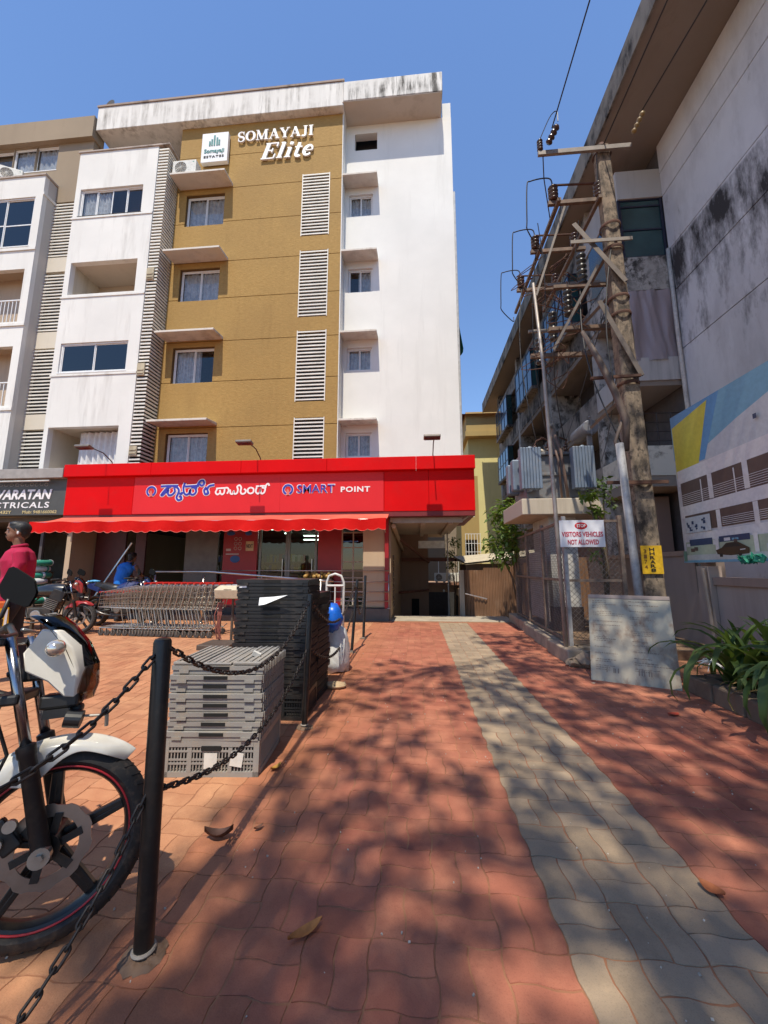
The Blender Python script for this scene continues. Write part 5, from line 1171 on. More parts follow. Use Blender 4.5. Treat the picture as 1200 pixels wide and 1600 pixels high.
# ================================================================ crates, trolleys, chains
GRC = mat('grey_crate_plastic', (.27, .255, .235), .5, var=.12, scale=5, dirt=.5, dirtcol=(.36, .28, .19)); BLC = mat('black_crate_plastic', (.018, .018, .019), .42, var=.3, scale=5, dirt=.35, dirtcol=(.10, .075, .055))
HOLE = mat('crate_hole', (.008, .008, .008), .9)
def folded_crate(w, d, h, m):
    """folded collapsible crate: tray rim with recessed band, hand hole, ribbed sides; returns list of (name, B, mat)"""
    t = B().box(-w / 2 + .006, w / 2 - .006, -d / 2 + .006, d / 2 - .006, 0, h * .45); 
    rim = B().box(-w / 2, w / 2, -d / 2, d / 2, h * .45, h * .93)
    for sx in (-1, 1): rim.box(sx * (w / 2 - .05), sx * (w / 2 - .11), -d / 2 - .004, d / 2 + .004, h * .1, h * .44)
    hh = B().box(-.075, .075, -d / 2 - .0025, -d / 2 + .03, h * .5, h * .86)
    rb = B(); n = int(d / .035)
    for k in range(n):
        y = -d / 2 + .02 + k * (d - .04) / (n - 1); rb.box(w / 2 + .0005, w / 2 + .006, y - .005, y + .005, h * .05, h * .92)
    return [('tray', t, m), ('rim', rim, m), ('hand_hole', hh, HOLE), ('side_ribs', rb, m)]
def open_crate(w, d, h, m):
    f = B()
    for sx in (-1, 1):
        for sy in (-1, 1): f.box(sx * w / 2, sx * (w / 2 - .035), sy * d / 2, sy * (d / 2 - .035), 0, h)
    f.box(-w / 2, w / 2, -d / 2, d / 2, 0, .03); f.box(-w / 2 + .036, w / 2 - .036, -d / 2, -d / 2 + .02, h - .035, h).box(-w / 2, -w / 2 + .02, -d / 2 + .036, d / 2 - .036, h - .035, h).box(w / 2 - .02, w / 2, -d / 2 + .036, d / 2 - .036, h - .035, h)
    s = B(); n = 26
    for k in range(n):
        x = -w / 2 + .05 + k * (w - .1) / (n - 1); s.box(x - .0035, x + .0035, -d / 2 + .004, -d / 2 + .012, .031, h - .036)
    for z in (.07, h * .45, h * .68): s.box(-w / 2 + .036, w / 2 - .036, -d / 2 + .0015, -d / 2 + .0039, z, z + .012)
    for k in range(18):
        y = -d / 2 + .05 + k * (d - .1) / 17; s.box(w / 2 - .012, w / 2 - .004, y - .004, y + .004, .031, h - .036)
    for x in (-w * .22, w * .2): s.box(x - .012, x + .012, -d / 2 - .001, -d / 2 + .003, .03, h - .04)
    bk = B().box(-w / 2 + .03, w / 2 - .03, -d / 2 + .05, d / 2 - .03, .031, h - .06)
    return [('frame', f, m), ('side_grid', s, m), ('inner_tray', bk, mat('crate_inside', (.06, .055, .05), .8)), ('hand_hole', B().box(-.06, .06, -d / 2 - .002, -d / 2 + .01, h * .72, h * .86), HOLE)]
CACHE = {}
def stack(name_label, n, x, y, w, d, h, m, rz, group, z0=0.0, first_open=0, jit=.006, top=''):
    q = random.Random(int(x * 100 + y * 10)); z = z0
    for k in range(n):
        op = k < first_open; hh = .205 if op else h
        key = (m.name, op, w, d)
        if key not in CACHE:
            CACHE[key] = []
            for nm_, b, mm in (open_crate(w, d, hh, m) if op else folded_crate(w, d, h, m)):
                me = mesh_of(b, nm_); me.materials.append(mm); CACHE[key].append((nm_, me))
        lab = name_label(k, n)
        t = thing('open_crate' if op else 'folded_crate', lab, 'crate', (x + q.gauss(0, jit), y + q.gauss(0, jit), z), rz + q.gauss(0, .008), group, local=True)
        for nm_, me in CACHE[key]:
            o = mk(nm_, None, None, t, me=me)
            if nm_ in ('side_ribs', 'side_grid'): o['kind'] = 'stuff'
        z += hh + .001
    return z
ORD = ('first', 'second', 'third', 'fourth', 'fifth', 'sixth', 'seventh', 'eighth', 'ninth', 'tenth', 'eleventh', 'twelfth', 'thirteenth', 'fourteenth', 'fifteenth', 'sixteenth', 'seventeenth')
gl = lambda k, n: 'grey open grid-sided crate at the bottom of the grey stack' if k == 0 else ('uppermost grey folded crate of the grey stack behind the chain' if k == n - 1 else 'grey folded crate, %s from the ground in the grey stack' % ORD[k])
ztop = stack(gl, 9, -1.285, 2.68, .585, .50, .054, GRC, R(4), 'grey folded crates in a stack', first_open=1)
tp = thing('crate_lid', 'ridged grey crate panels lying on the grey crate stack', 'crate', (-1.285, 2.68, ztop), R(4), local=True)
for k, (x0, x1) in enumerate(((-.28, -.10), (-.09, .09), (.10, .28))):
    mk('lid_panel', B().box(x0, x1, -.24, .24, 0, .012 + .006 * (k != 1)), GRC, tp, bevel=.004)
    for j in range(4): mk('lid_rib', B().box(x0 + .02 + j * .042, x0 + .035 + j * .042, -.23, .23, .0125 + .006 * (k != 1), .026 if k != 1 else .018), GRC, tp)
mk('paper_label', B().box(-.04, .04, -.2525, -.2518, -.60, -.51).cbox((.16, -.2530, -.545), (.075, .001, .08), (0, R(8), 0)), mat('paper', (.62, .60, .55), .8), tp)
tag(mk('scrap_paper', B().cbox((-1.08, 2.60, ztop + .035), (.05, .02, .03), (.3, .5, .4)), mat('paper', (.62, .60, .55), .8)), 'crumpled white scrap on top of the grey crates', 'paper')
bl1 = lambda k, n: 'black grid-sided crate at the foot of the front black stack' if k == 0 else ('uppermost folded crate of the front black stack, white paper below it' if k == n - 1 else 'black folded crate, %s from the ground in the front black stack' % ORD[k])
zb = stack(bl1, 17, -1.27, 3.52, .64, .42, .0585, BLC, R(2), 'black folded crates in the front stack', first_open=1)
bl2 = lambda k, n: 'uppermost folded crate of the rear black stack beside the rubbish' if k == n - 1 else 'black folded crate, %s from the ground in the rear black stack' % ORD[k]
stack(bl2, 17, -1.27, 4.02, .62, .42, .0585, BLC, R(-2), 'black folded crates in the rear stack')
tag(mk('white_paper', B().add([(-1.36, 3.285, 1.00), (-1.36, 3.27, .935), (-1.30, 3.26, .945), (-1.10, 3.25, 1.025), (-1.22, 3.275, 1.01)], [(0, 1, 2, 3, 4)]), mat('paper_white', (.8, .8, .8), .7)), 'torn sheet of white paper stuck in the black crates', 'paper')
tag(mk('white_tag', B().box(-1.555, -1.49, 3.303, 3.306, 1.082, 1.10), mat('paper_white', (.8, .8, .8), .7)), 'small white strip on the front black crate', 'paper')

# ---- shopping trolleys, nested in a row
def trolley():
    t = thing('shopping_trolley', 'wire shopping trolley with red handle nested in the row', 'trolley', (0, 0, 0), 0, 'shopping trolleys nested in a row', local=True)
    CH = mat('trolley_wire', (.40, .37, .32), .38, .8, var=.2, dirt=.3)
    # basket: front (x = 0) low and narrow, back (x = .85) tall and wide
    def P(u, s, v):      # u 0..1 along, s -1..1 across, v 0..1 up
        x = .05 + .80 * u - (.05 * (1 - v) if u < .01 else 0); w = .18 + .07 * u; zb = .52 - .03 * u; zt = .80 + .13 * u
        return (x, s * w * (.85 + .15 * v), zb + (zt - zb) * v)
    w = B(); r = .0035
    for s_ in (-1, 1):
        for k in range(13): w.tube([P(k / 12, s_, 0), P(k / 12, s_, 1)], r, 4)
        for v in (.25, .5, .75): w.tube([P(0, s_, v), P(1, s_, v)], r, 4)
        w.tube([P(0, s_, 1), P(1, s_, 1)], .006, 5); w.tube([P(0, s_, 0), P(1, s_, 0)], .005, 5)
    for k in range(7):
        s_ = -1 + k / 3; w.tube([P(0, s_, 1), P(0, s_, 0), P(1, s_, 0)], r, 4)
    for v in (.0, .33, .66, 1): w.tube([P(0, -1, v), P(0, 1, v)], r * 1.3, 4)
    for u in (.25, .5, .75): w.tube([P(u, -1, 0), P(u, 1, 0)], r, 4)
    mk('basket', w, CH, t)
    fl = B()
    for k in range(6): s_ = -.9 + k * .36; fl.tube([P(1, s_, .02), P(1, s_, .98)], r, 4)
    mk('back_flap', fl, CH, t)
    f = B()
    for s_ in (-1, 1):
        f.tube([(.10, s_ * .19, .14), (.86, s_ * .24, .14), (.92, s_ * .25, .2)], .011, 6)
        f.tube([(.80, s_ * .24, .14), (.70, s_ * .23, .50)], .010, 6); f.tube([(.62, s_ * .22, .14), (.52, s_ * .22, .50)], .007, 5)
        f.tube([(.86, s_ * .24, .50), (.97, s_ * .25, .96)], .010, 6)
    f.tube([(.70, -.23, .50), (.70, .23, .50)], .009, 6).tube([(.10, -.19, .14), (.10, .19, .14)], .011, 6)
    for k in range(8): f.tube([(.12, -.17 + k * .048, .16), (.84, -.22 + k * .063, .17)], .003, 4)
    mk('frame', f, CH, t)
    mk('handle', B().cyl((.98, -.26, .965), (.98, .26, .965), .017, n=8), mat('trolley_red', (.45, .02, .015), .4), t); mk('corner_cap', B().cyl((.03, -.19, .80), (.03, .19, .80), .012, n=8), mat('trolley_red', (.45, .02, .015), .4), t)
    for x in (.14, .84):
        for s_ in (-1, 1):
            wh = mk('wheel', B().lathe([(.012, -.014), (.05, -.014), (.056, -.008), (.056, .008), (.05, .014), (.012, .014)], 14, Matrix.Translation((x, s_ * (.19 if x < .5 else .24), .056)) @ Matrix.Rotation(R(90), 4, 'X')), mat('wheel_rubber', (.05, .045, .04), .6), t)
            mk('fork', B().bar((x, s_ * (.19 if x < .5 else .24) - .02, .056), (x, s_ * (.19 if x < .5 else .24) - .02, .14), .008, .03), CH, wh)
    return t
t0 = trolley()
for k in range(13):
    c = t0 if k == 0 else copy_tree(t0)
    c.location = (-6.10 + .125 * k, 7.20 - .006 * k, 0)
    if k == 0: c['label'] = 'foremost wire shopping trolley of the row, its red-edged nose by the parked bikes'; 
    elif k == 12: c['label'] = 'last wire shopping trolley of the row, beside the weighing scale'
    else: c['label'] = 'wire shopping trolley with red handle, %s from the weighing scale in the row' % ORD[12 - k]
# ---- platform weighing scale
ws = thing('weighing_scale', 'platform weighing scale with cream display box beside the trolleys', 'scale', (-3.1, 6.0, 0))
IRN = mat('scale_iron', (.10, .075, .06), .6, .3, var=.3)
mk('platform', B().box(-3.35, -2.85, 5.78, 6.25, .02, .10), IRN, ws, bevel=.01); mk('column', B().cyl((-3.02, 6.22, .1), (-3.02, 6.22, .80), .022, n=8).cyl((-3.22, 6.22, .1), (-3.22, 6.22, .78), .014, n=8).cyl((-2.88, 6.22, .1), (-2.88, 6.22, .78), .014, n=8).cyl((-3.22, 6.22, .76), (-2.88, 6.22, .76), .014, n=8), IRN, ws)
db = mk('display_box', B().cbox((-3.05, 6.12, .87), (.40, .20, .16), (R(18), 0, 0)), mat('cream_plastic', (.58, .50, .36), .5, var=.08, dirt=.3), ws, bevel=.015); mk('screen', B().cbox((-3.02, 6.012, .895), (.13, .006, .045), (R(18), 0, 0)), mat('lcd_dark', (.06, .065, .05), .2), db)
q = random.Random(31); wr = B()
for k in range(8): x = -3.22 + q.uniform(-.03, .05); wr.tube([(x, 6.19, .7), (x + q.uniform(-.05, .05), 6.15, .5), (x + q.uniform(-.05, .05), 6.17, .25), (x, 6.19, .12)], .008, 5)
mk('cord', wr, mat('cord_red', (.25, .08, .06), .6), ws)
# ---- rubbish and hand truck behind the crates
def lumpy(b, amp, seed):
    q = random.Random(seed); 
    b.v = [(x + q.gauss(0, amp), y + q.gauss(0, amp), max(.0012, z + q.gauss(0, amp))) for x, y, z in b.v]; return b
o = mk('white_sack', lumpy(B().lathe([(.02, 0), (.15, .01), (.17, .12), (.15, .3), (.13, .44), (.10, .52), (.03, .54)], 16, Matrix.Translation((-1.02, 4.90, 0))), .014, 1), mat('white_polythene', (.62, .62, .62), .35, var=.15, scale=20), smooth=True); tag(o, 'crumpled white plastic sack on the ground behind the black crates', 'sack')
o = mk('blue_bag', lumpy(B().ell((-1.04, 4.72, .66), (.13, .12, .17), 16, 12), .008, 2), mat('blue_polythene', (.01, .13, .62), .35, var=.2), smooth=True); tag(o, 'bright blue plastic bag bulging beside the rear black crates', 'bag')
o = mk('cardboard_box', B().cbox((-1.34, 4.62, .36), (.34, .36, .72), (0, 0, .1)), mat('cardboard', (.30, .20, .11), .9, var=.2)); tag(o, 'brown cardboard box under the rubbish beside the crates', 'box')
o = mk('cardboard_scrap', B().cbox((-1.28, 4.5, .80), (.26, .22, .02), (.4, .3, .2)).cbox((-1.34, 4.62, .86), (.16, .02, .16), (.2, .5, .1)), mat('cardboard_light', (.44, .32, .18), .9, var=.2)); tag(o, 'torn flaps of pale cardboard on the rubbish pile', 'cardboard')
o = mk('pale_bag', lumpy(B().ell((-1.22, 4.58, .88), (.13, .1, .06), 14, 9), .014, 3), mat('pale_blue_poly', (.34, .52, .52), .4, var=.3), smooth=True); tag(o, 'pale green and blue plastic bag on the cardboard', 'bag')
ht = thing('hand_truck', 'white tubular hand truck standing behind the rubbish', 'hand truck', (-1.2, 5.6, 0))
HW = mat('truck_white', (.58, .56, .52), .4, var=.1, dirt=.3)
mk('frame', B().tube([(-1.32, 5.6, .1), (-1.32, 5.62, 1.05), (-1.29, 5.62, 1.14), (-1.20, 5.62, 1.17), (-1.11, 5.62, 1.14), (-1.07, 5.62, 1.05), (-1.07, 5.6, .1)], .018, 8), HW, ht, smooth=True)
mk('crossbar', B().cyl((-1.32, 5.61, 1.0), (-1.07, 5.61, 1.0), .016, n=8).cyl((-1.32, 5.61, .6), (-1.07, 5.61, .6), .012, n=8).cyl((-1.195, 5.61, .2), (-1.195, 5.61, 1.0), .011, n=8), HW, ht); mk('toe_plate', B().box(-1.34, -1.05, 5.4, 5.62, .02, .04), HW, ht)
for x in (-1.37, -1.02): mk('wheel', B().lathe([(.02, -.02), (.1, -.02), (.11, 0), (.1, .02), (.02, .02)], 18, Matrix.Translation((x, 5.68, .11)) @ Matrix.Rotation(R(90), 4, 'Y')), mat('wheel_rubber', (.05, .045, .04), .6), ht)
o = mk('beige_cap', lumpy(B().ell((-.88, 4.22, .03), (.12, .07, .035), 12, 8), .004, 4), mat('beige_cloth', (.46, .33, .20), .9)); tag(o, 'beige cloth cap lying at the foot of the rear black crates', 'cap')

# ---- bollards and chains
BKP = mat('black_post_paint', (.010, .010, .010), .38, var=.4, scale=14, dirt=.18, dirtcol=(.10, .07, .05)); CHN = mat('chain_iron', (.045, .038, .034), .5, .5, var=.4, dirt=.4, dirtcol=(.14, .08, .05))
def bollard(label, x, y, h, r, lean=(0, 0), base=True):
    t = thing('bollard', label, 'bollard', (x, y, 0), 0, local=True)
    mk('post', B().tube([(0, 0, -.02), (lean[0], lean[1], h - .015), (lean[0], lean[1], h - .004), (lean[0], lean[1], h)], [r, r, r * .85, r * .5], 18), BKP, t, auto=40)
    if base:
        q = random.Random(int(y * 100)); b = lumpy(B().lathe([(.02, .012), (.04, .012), (.05, .009), (.06, .006), (.07, .001)], 34, cap=False), .0035, int(y * 50)); mk('footing', b, plaster('footing_cement', (.19, .12, .08), (.08, .05, .04), .6), t, smooth=True)
        mk('collar', B().torus((0, 0, .022), r * 1.06, .006, n=18, k=6), mat('collar_grey', (.3, .26, .22), .8), t)
    return t
bollard('black bollard at the motorcycle’s front wheel, cement footing round its base', -.905, 1.375, 1.0, .030, (-.02, 0))
bollard('thin black bollard at the corner of the front black crate stack', -.91, 3.20, 1.04, .024, (.02, 0))
bollard('leaning thin bollard beside the hand truck', -1.0, 5.95, 1.08, .022, (.06, .1))
bollard('thin bollard in front of the platform railing', -.98, 7.1, 1.12, .024, (.02, .05))
bollard('black bollard standing before the motorcycle’s chain, out by the road', -1.16, .40, 1.0, .030)
lk = B(); ww, ll, rr = .0095, .0155, .0044
pts = [(ll * 1 * (1 if i < 6 else -1) * 1 + 0, 0, 0) for i in range(0)]
for i in range(12):
    a = 2 * math.pi * i / 12; pts.append((math.cos(a) * ww + (ll if math.cos(a) > 0 else -ll), math.sin(a) * ww, 0))
lk.tube(pts, rr, 6, closed=True); lme = mesh_of(lk, 'link', True); lme.materials.append(CHN)
def chain(label, a, c, sag, droop=None, scale=1.0):
    a, c = Vector(a), Vector(c); N = 200
    P = [a.lerp(c, t / N) - Vector((0, 0, sag * 4 * (t / N) * (1 - t / N))) for t in range(N + 1)]
    t = thing('chain', label, 'chain', tuple(a), 0, 'chains between the bollards')
    pitch = (2 * ll + 2 * ww - 2.2 * rr) * scale; acc = 0; k = 0; last = P[0]
    for i in range(1, N + 1):
        seg = (P[i] - P[i - 1]).length; d = (P[i] - P[i - 1]) / seg
        while acc <= seg:
            p = P[i - 1] + d * acc; o = mk('link', None, None, t, me=lme, loc=p)
            q = d.to_track_quat('X', 'Z') @ Euler((R(90 * (k % 2) + 45), 0, 0)).to_quaternion(); o.rotation_euler = q.to_euler(); o.scale = (scale,) * 3
            k += 1; acc += pitch
        acc -= seg
chain('upper rusty chain drooping from the motorcycle’s bollard over the grey crates', (-.90, 1.40, .955), (-.895, 3.18, .98), .27)
chain('lower rusty chain slung from the motorcycle’s bollard past the grey crates', (-.90, 1.40, .49), (-.90, 3.18, .60), .20)
chain('upper rusty chain crossing in front of the motorcycle fork', (-.935, 1.36, .95), (-1.16, .43, .94), .24)
chain('lower rusty chain hanging to the ground before the front wheel', (-.93, 1.35, .48), (-1.15, .43, .50), .40)
chain('upper chain beyond the black crates by the hand truck', (-.89, 3.23, .98), (-.97, 5.95, 1.0), .34, scale=1.15)
chain('lower chain beyond the black crates by the hand truck', (-.89, 3.23, .60), (-.99, 5.95, .60), .30, scale=1.15)
chain('short chain between the two far thin bollards', (-.95, 6.0, .95), (-.97, 7.1, .95), .45, scale=1.2)
# ---- fallen leaves
def leaf_mesh(L, w, curl):
    b = B(); n = 8
    for i in range(n + 1):
        t = i / n; ww_ = w * math.sin(math.pi * min(1, t * .95 + .03)) ** .8; z = .004 + curl * (t - .5) ** 2 * 4
        b.v += [((t - .5) * L, -ww_, z + curl * .9), ((t - .5) * L, 0, z), ((t - .5) * L, ww_, z + curl * .7)]
    for i in range(n): b.f += [(i * 3, i * 3 + 1, i * 3 + 4, i * 3 + 3), (i * 3 + 1, i * 3 + 2, i * 3 + 5, i * 3 + 4)]; b.m += [0, 0]
    return b
for k, (x, y, L, w, cu_, rz, c, l) in enumerate(((-.40, 1.49, .13, .022, .012, .75, (.34, .13, .03), 'long orange-brown dry leaf on the red pavers'), (1.13, 1.80, .085, .028, .010, 2.2, (.30, .09, .03), 'reddish dry leaf on the grey paver strip'), (-.94, 1.92, .13, .03, .03, .2, (.07, .03, .02), 'dark curled dry leaf behind the bollard'), (2.18, 3.72, .11, .035, .006, .3, (.42, .05, .02), 'bright red leaf on the pavers before the lilies'), (-.90, 2.55, .09, .02, .014, 1.1, (.45, .24, .04), 'yellow dry leaf beside the grey crates'), (-.78, 2.0, .05, .012, .008, .9, (.15, .06, .03), 'small brown leaf near the chain’s shadow'), (1.9, 4.6, .05, .012, .004, .1, (.5, .45, .38), 'pale scrap of leaf before the notice board'))):
    o = mk('fallen_leaf', leaf_mesh(L, w, cu_), mat('dry_leaf_%s' % 'abcdefg'[k], c, .7, var=.3, scale=30), smooth=True, loc=(x, y, .003), rot=(0, 0, rz)); tag(o, l, 'leaf')
gv = B(); q = random.Random(77)
for k in range(420):
    x, y = q.uniform(-2.4, 3.0), 1 + q.random() ** 1.4 * 5; s = q.uniform(.0015, .0045); gv.cbox((x, y, s * .5), (s * 2, s * 1.6, s * 1.3), (q.random() * 3, q.random() * 3, q.random() * 3))
tag(mk('grit', gv, mat('grit', (.42, .36, .30), .9, var=.4, scale=30)), 'small pale grit and specks scattered over the pavers', 'grit', kind='stuff')
# ---- green and white coils stacked by the electrical shop
q = random.Random(14)
for k in range(7):
    GNW = mat('coil_green', (.02, .20, .13), .45, var=.2) if k % 2 == 0 else mat('coil_white', (.55, .58, .56), .45, var=.15)
    t = thing('cable_coil', ('green wrapped coil, %s from the bottom of the coil stack' if k % 2 == 0 else 'white wrapped coil, %s from the bottom of the coil stack') % ORD[k], 'coil', (-8.15 + q.gauss(0, .03), 7.6 + q.gauss(0, .03), .52 + .13 * k), 0, 'green wrapped coils in the stack' if k % 2 == 0 else 'white wrapped coils in the stack', local=True)
    mk('winding', B().torus((0, 0, .065), .24, .062, n=28, k=10), GNW, t, smooth=True)
    bd = B()
    for j in range(4): a = R(90 * j + 20 * k); bd.torus((.24 * math.cos(a), .24 * math.sin(a), .065), .066, .006, Matrix.Rotation(a, 4, 'Z') @ Matrix.Rotation(R(90), 4, 'X'), 14, 5, sq=4)
    mk('tie_band', bd, mat('coil_white' if k % 2 == 0 else 'coil_green', (.5, .5, .5)), t)
tag(mk('goods_table', B().box(-8.6, -7.7, 7.3, 7.9, .46, .515).box(-8.55, -8.5, 7.35, 7.4, 0, .459).box(-7.8, -7.75, 7.35, 7.4, 0, .459).box(-8.55, -8.5, 7.8, 7.85, 0, .459).box(-7.8, -7.75, 7.8, 7.85, 0, .459), mat('table_dark', (.08, .05, .03), .7)), 'low dark table carrying the stacked coils', 'table')
tag(mk('leaning_pipe', B().cyl((-8.1, 9.0, .25), (-7.3, 9.3, 1.9), .03), STEEL), 'grey pipe leaning in the dark beneath the awning', 'pipe')
# ================================================================ motorcycles
def motorcycle(label, loc, rz, body, trim, stripe, mirrors=(-1, 1), group=None):
    t = thing('motorcycle', label, 'motorcycle', loc, rz, group, local=True)
    BODY = body; RUB = mat('tyre_rubber', (.022, .020, .019), .75, var=.25, scale=14, bump=.3, bscale=60, dirt=.55, dirtcol=(.13, .09, .06)); ALB = mat('black_alloy', (.014, .014, .015), .35, .3, var=.2, dirt=.2)
    CHR = mat('fork_chrome', (.30, .30, .32), .2, 1, var=.05); BLK = mat('black_plastic', (.012, .012, .013), .45, var=.2, dirt=.25); ALU = mat('cast_alloy', (.40, .38, .35), .4, .9, var=.15, dirt=.3); STR = mat(stripe[0], stripe[1], .4)
    rot = Matrix.Rotation(R(90), 4, 'X')
    def wheel(x, w, r=.30):
        wv = B(); prof = []
        for i in range(11):                      # tyre section
            a = math.pi * (i / 10) ; prof.append((r - .046 + .046 * math.sin(a), w * math.cos(a)))
        prof += [(r - .059, -w * .8), (r - .059, w * .8)]
        n = 48; M_ = Matrix.Translation((x, 0, r)) @ rot
        b = B(); b.lathe(prof + [prof[0]], n, M_, cap=False); ty = mk('wheel', b, RUB, t, smooth=True)
        tr_ = B()
        for k in range(44):
            a = 2 * math.pi * k / 44
            for s_ in (-1, 1):
                p = lambda rr_, yy, da: (x + rr_ * math.cos(a + da), yy, r + rr_ * math.sin(a + da))
                tr_.bar(p(r - .0008, s_ * .008, 0), p(r - .0165, s_ * w * .8, .06 * 1), .006, .003)
        mk('tread', tr_, mat('tread_dark', (.006, .006, .006), .9), ty)['kind'] = 'stuff'
        b = B(); b.lathe([(r - .058, -w * .80), (r - .058, w * .80), (r - .074, w * .66), (r - .082, w * .3), (r - .082, -w * .3), (r - .074, -w * .66), (r - .058, -w * .80)], n, M_, cap=False); mk('rim', b, ALB, ty, auto=40)
        for s_ in (-1, 1): mk('rim_stripe', B().torus((x, s_ * w * .790, r), r - .0625, .0036, rot, 64, 6), STR, ty, smooth=True)
        for k in range(5):
            a = R(72 * k + 20); c, s2 = math.cos(a), math.sin(a)
            sp = B()
            for da in (-.09, .09):
                sp.bar((x + .04 * math.cos(a + da * 3), 0, r + .04 * math.sin(a + da * 3)), (x + (r - .08) * math.cos(a + da * .35), 0, r + (r - .08) * math.sin(a + da * .35)), .020, .030, (0, 1, 0))
            mk('spoke', sp, ALB, ty, bevel=.004)
        mk('hub', B().cyl((x, -.07, r), (x, .07, r), .042, n=20), ALB, ty)
        d = B(); nn = 60; yy = -w * .95
        vs = []
        for i in range(nn):
            a = 2 * math.pi * i / nn; ro = .122 + (.006 if (i // 3) % 2 else 0); vs += [(x + ro * math.cos(a), yy, r + ro * math.sin(a)), (x + .088 * math.cos(a), yy, r + .088 * math.sin(a)), (x + ro * math.cos(a), yy + .004, r + ro * math.sin(a)), (x + .088 * math.cos(a), yy + .004, r + .088 * math.sin(a))]
        fs = []
        for i in range(nn):
            j = (i + 1) % nn; fs += [(i * 4, j * 4, j * 4 + 1, i * 4 + 1), (i * 4 + 2, i * 4 + 3, j * 4 + 3, j * 4 + 2), (i * 4, i * 4 + 2, j * 4 + 2, j * 4), (i * 4 + 1, j * 4 + 1, j * 4 + 3, i * 4 + 3)]
        d.add(vs, fs); mk('brake_disc', d, mat('disc_steel', (.30, .28, .27), .32, .9, var=.15, dirt=.2), ty)
        sp = B()
        for k in range(6):
            a = R(60 * k + 10); sp.bar((x + .03 * math.cos(a), yy - .004, r + .03 * math.sin(a)), (x + .098 * math.cos(a + .12), yy - .004, r + .098 * math.sin(a + .12)), .024, .006, (0, 1, 0))
        mk('disc_carrier', sp, BLK, ty)
        return ty
    wheel(0, .047); wheel(-1.35, .058)
    TA = math.tan(R(15))
    for s_ in (-1, 1):
        y = s_ * .098; f = lambda z: (-(z - .3) * TA, y, z)
        fk = mk('fork_leg', B().cyl(f(.60), f(1.0), .0165, n=16), CHR, t, smooth=True)
        mk('fork_slider', B().tube([f(.27), f(.30), f(.60), f(.605), f(.635), f(.64)], [.020, .027, .0245, .028, .028, .020], 18), BLK, fk, auto=40)
        mk('axle_boss', B().cyl((0, y - .03 * (s_ < 0), .3), (0, y + .03 * (s_ > 0), .3), .030, n=16).cyl((0, y + s_ * .03, .3), (0, y + s_ * .042, .3), .014, n=6), ALU, fk)
    # caliper
    cp = mk('caliper', B().cbox((-.115, -.068, .365), (.055, .03, .11), (0, R(-35), 0)), BLK, t, bevel=.008)
    for dx, dz in ((-.098, .40), (-.128, .352)): mk('piston_cap', B().lathe([(.0, -.010), (.016, -.010), (.019, -.005), (.019, .010)], 18, Matrix.Translation((dx, -.088, dz)) @ rot), ALU, cp, auto=40)
    mk('brake_hose', B().tube([(-.15, -.09, .43), (-.17, -.11, .50), (-.13, -.12, .62), (-.20, -.12, .80), (-.27, -.14, .98)], .0055, 6), BLK, t, smooth=True)
    # front mudguard
    fd = B(); A = [47, 51, 56, 62, 70, 80, 90, 100, 110, 120, 130, 140, 148]; S_ = [-1, -.92, -.6, -.25, 0, .25, .6, .92, 1]
    for a in A:
        for s in S_:
            skirt = .105 * max(0, 1 - abs(a - 108) / 26) if abs(s) == 1 else 0
            tip = 1 - .75 * max(0, (60 - a) / 13) - .25 * max(0, (a - 132) / 16)
            rr_ = .334 - .022 * s * s - .018 * (abs(s) == 1) - skirt + (.01 if s == 0 else 0)
            fd.v.append((rr_ * math.cos(R(a)), s * .068 * tip, .3 + rr_ * math.sin(R(a))))
    m_ = len(S_)
    for i in range(len(A) - 1):
        for j in range(m_ - 1): fd.f.append((i * m_ + j, i * m_ + j + 1, (i + 1) * m_ + j + 1, (i + 1) * m_ + j)); fd.m.append(0)
    o = mk('mudguard', fd, BODY, t, smooth=True); md = o.modifiers.new('thick', 'SOLIDIFY'); md.thickness = .004; md = o.modifiers.new('sub', 'SUBSURF'); md.levels = 1; md.render_levels = 2
    # headlamp cowl: outline points (x, z, half width, centre push)
    OUT = [(-.080, 1.035, .070, .015), (-.03, 1.025, .085, .03), (.025, .955, .09, .035), (.052, .865, .080, .035), (.048, .755, .045, .025), (.012, .765, .06, .015), (-.035, .83, .085, 0), (-.10, .875, .10, 0), (-.115, .945, .10, 0)]
    cw = B(); n = len(OUT)
    OUT = [(x - .03, .90 + (z - .90) * .92, w * .95, p) for x, z, w, p in OUT]
    for s in (-1, -.5, 0, .5, 1):
        for x, z, w, p in OUT: cw.v.append((x + p * (1 - s * s), s * w, z + .25 * p * (1 - s * s)))
    for j in range(4):
        for i in range(n): cw.f.append((j * n + i, j * n + (i + 1) % n, (j + 1) * n + (i + 1) % n, (j + 1) * n + i)); cw.m.append(0)
    cw.f += [tuple(range(n - 1, -1, -1)), tuple(4 * n + i for i in range(n))]; cw.m += [0, 0]
    o = mk('headlamp_cowl', cw, BODY, t, auto=38, bevel=.006)
    # smoked screen in front of the cowl
    vz = B(); PR = [(-.085, 1.085, .04), (-.055, 1.070, .060), (-.01, 1.030, .072), (.045, .955, .075), (.082, .87, .066), (.088, .79, .048), (.075, .735, .03)]
    PR = [(x - .045, .90 + (z - .90) * .93, w * .9) for x, z, w in PR]
    for x, z, w in PR:
        for s in (-1, -.6, 0, .6, 1): vz.v.append((x + .035 * (1 - s * s) - .03 * abs(s) ** 3, s * w * 1.15, z + .012 * (1 - s * s)))
    for i in range(len(PR) - 1):
        for j in range(4): vz.f.append((i * 5 + j, i * 5 + j + 1, (i + 1) * 5 + j + 1, (i + 1) * 5 + j)); vz.m.append(0 if i < 4 else 1)
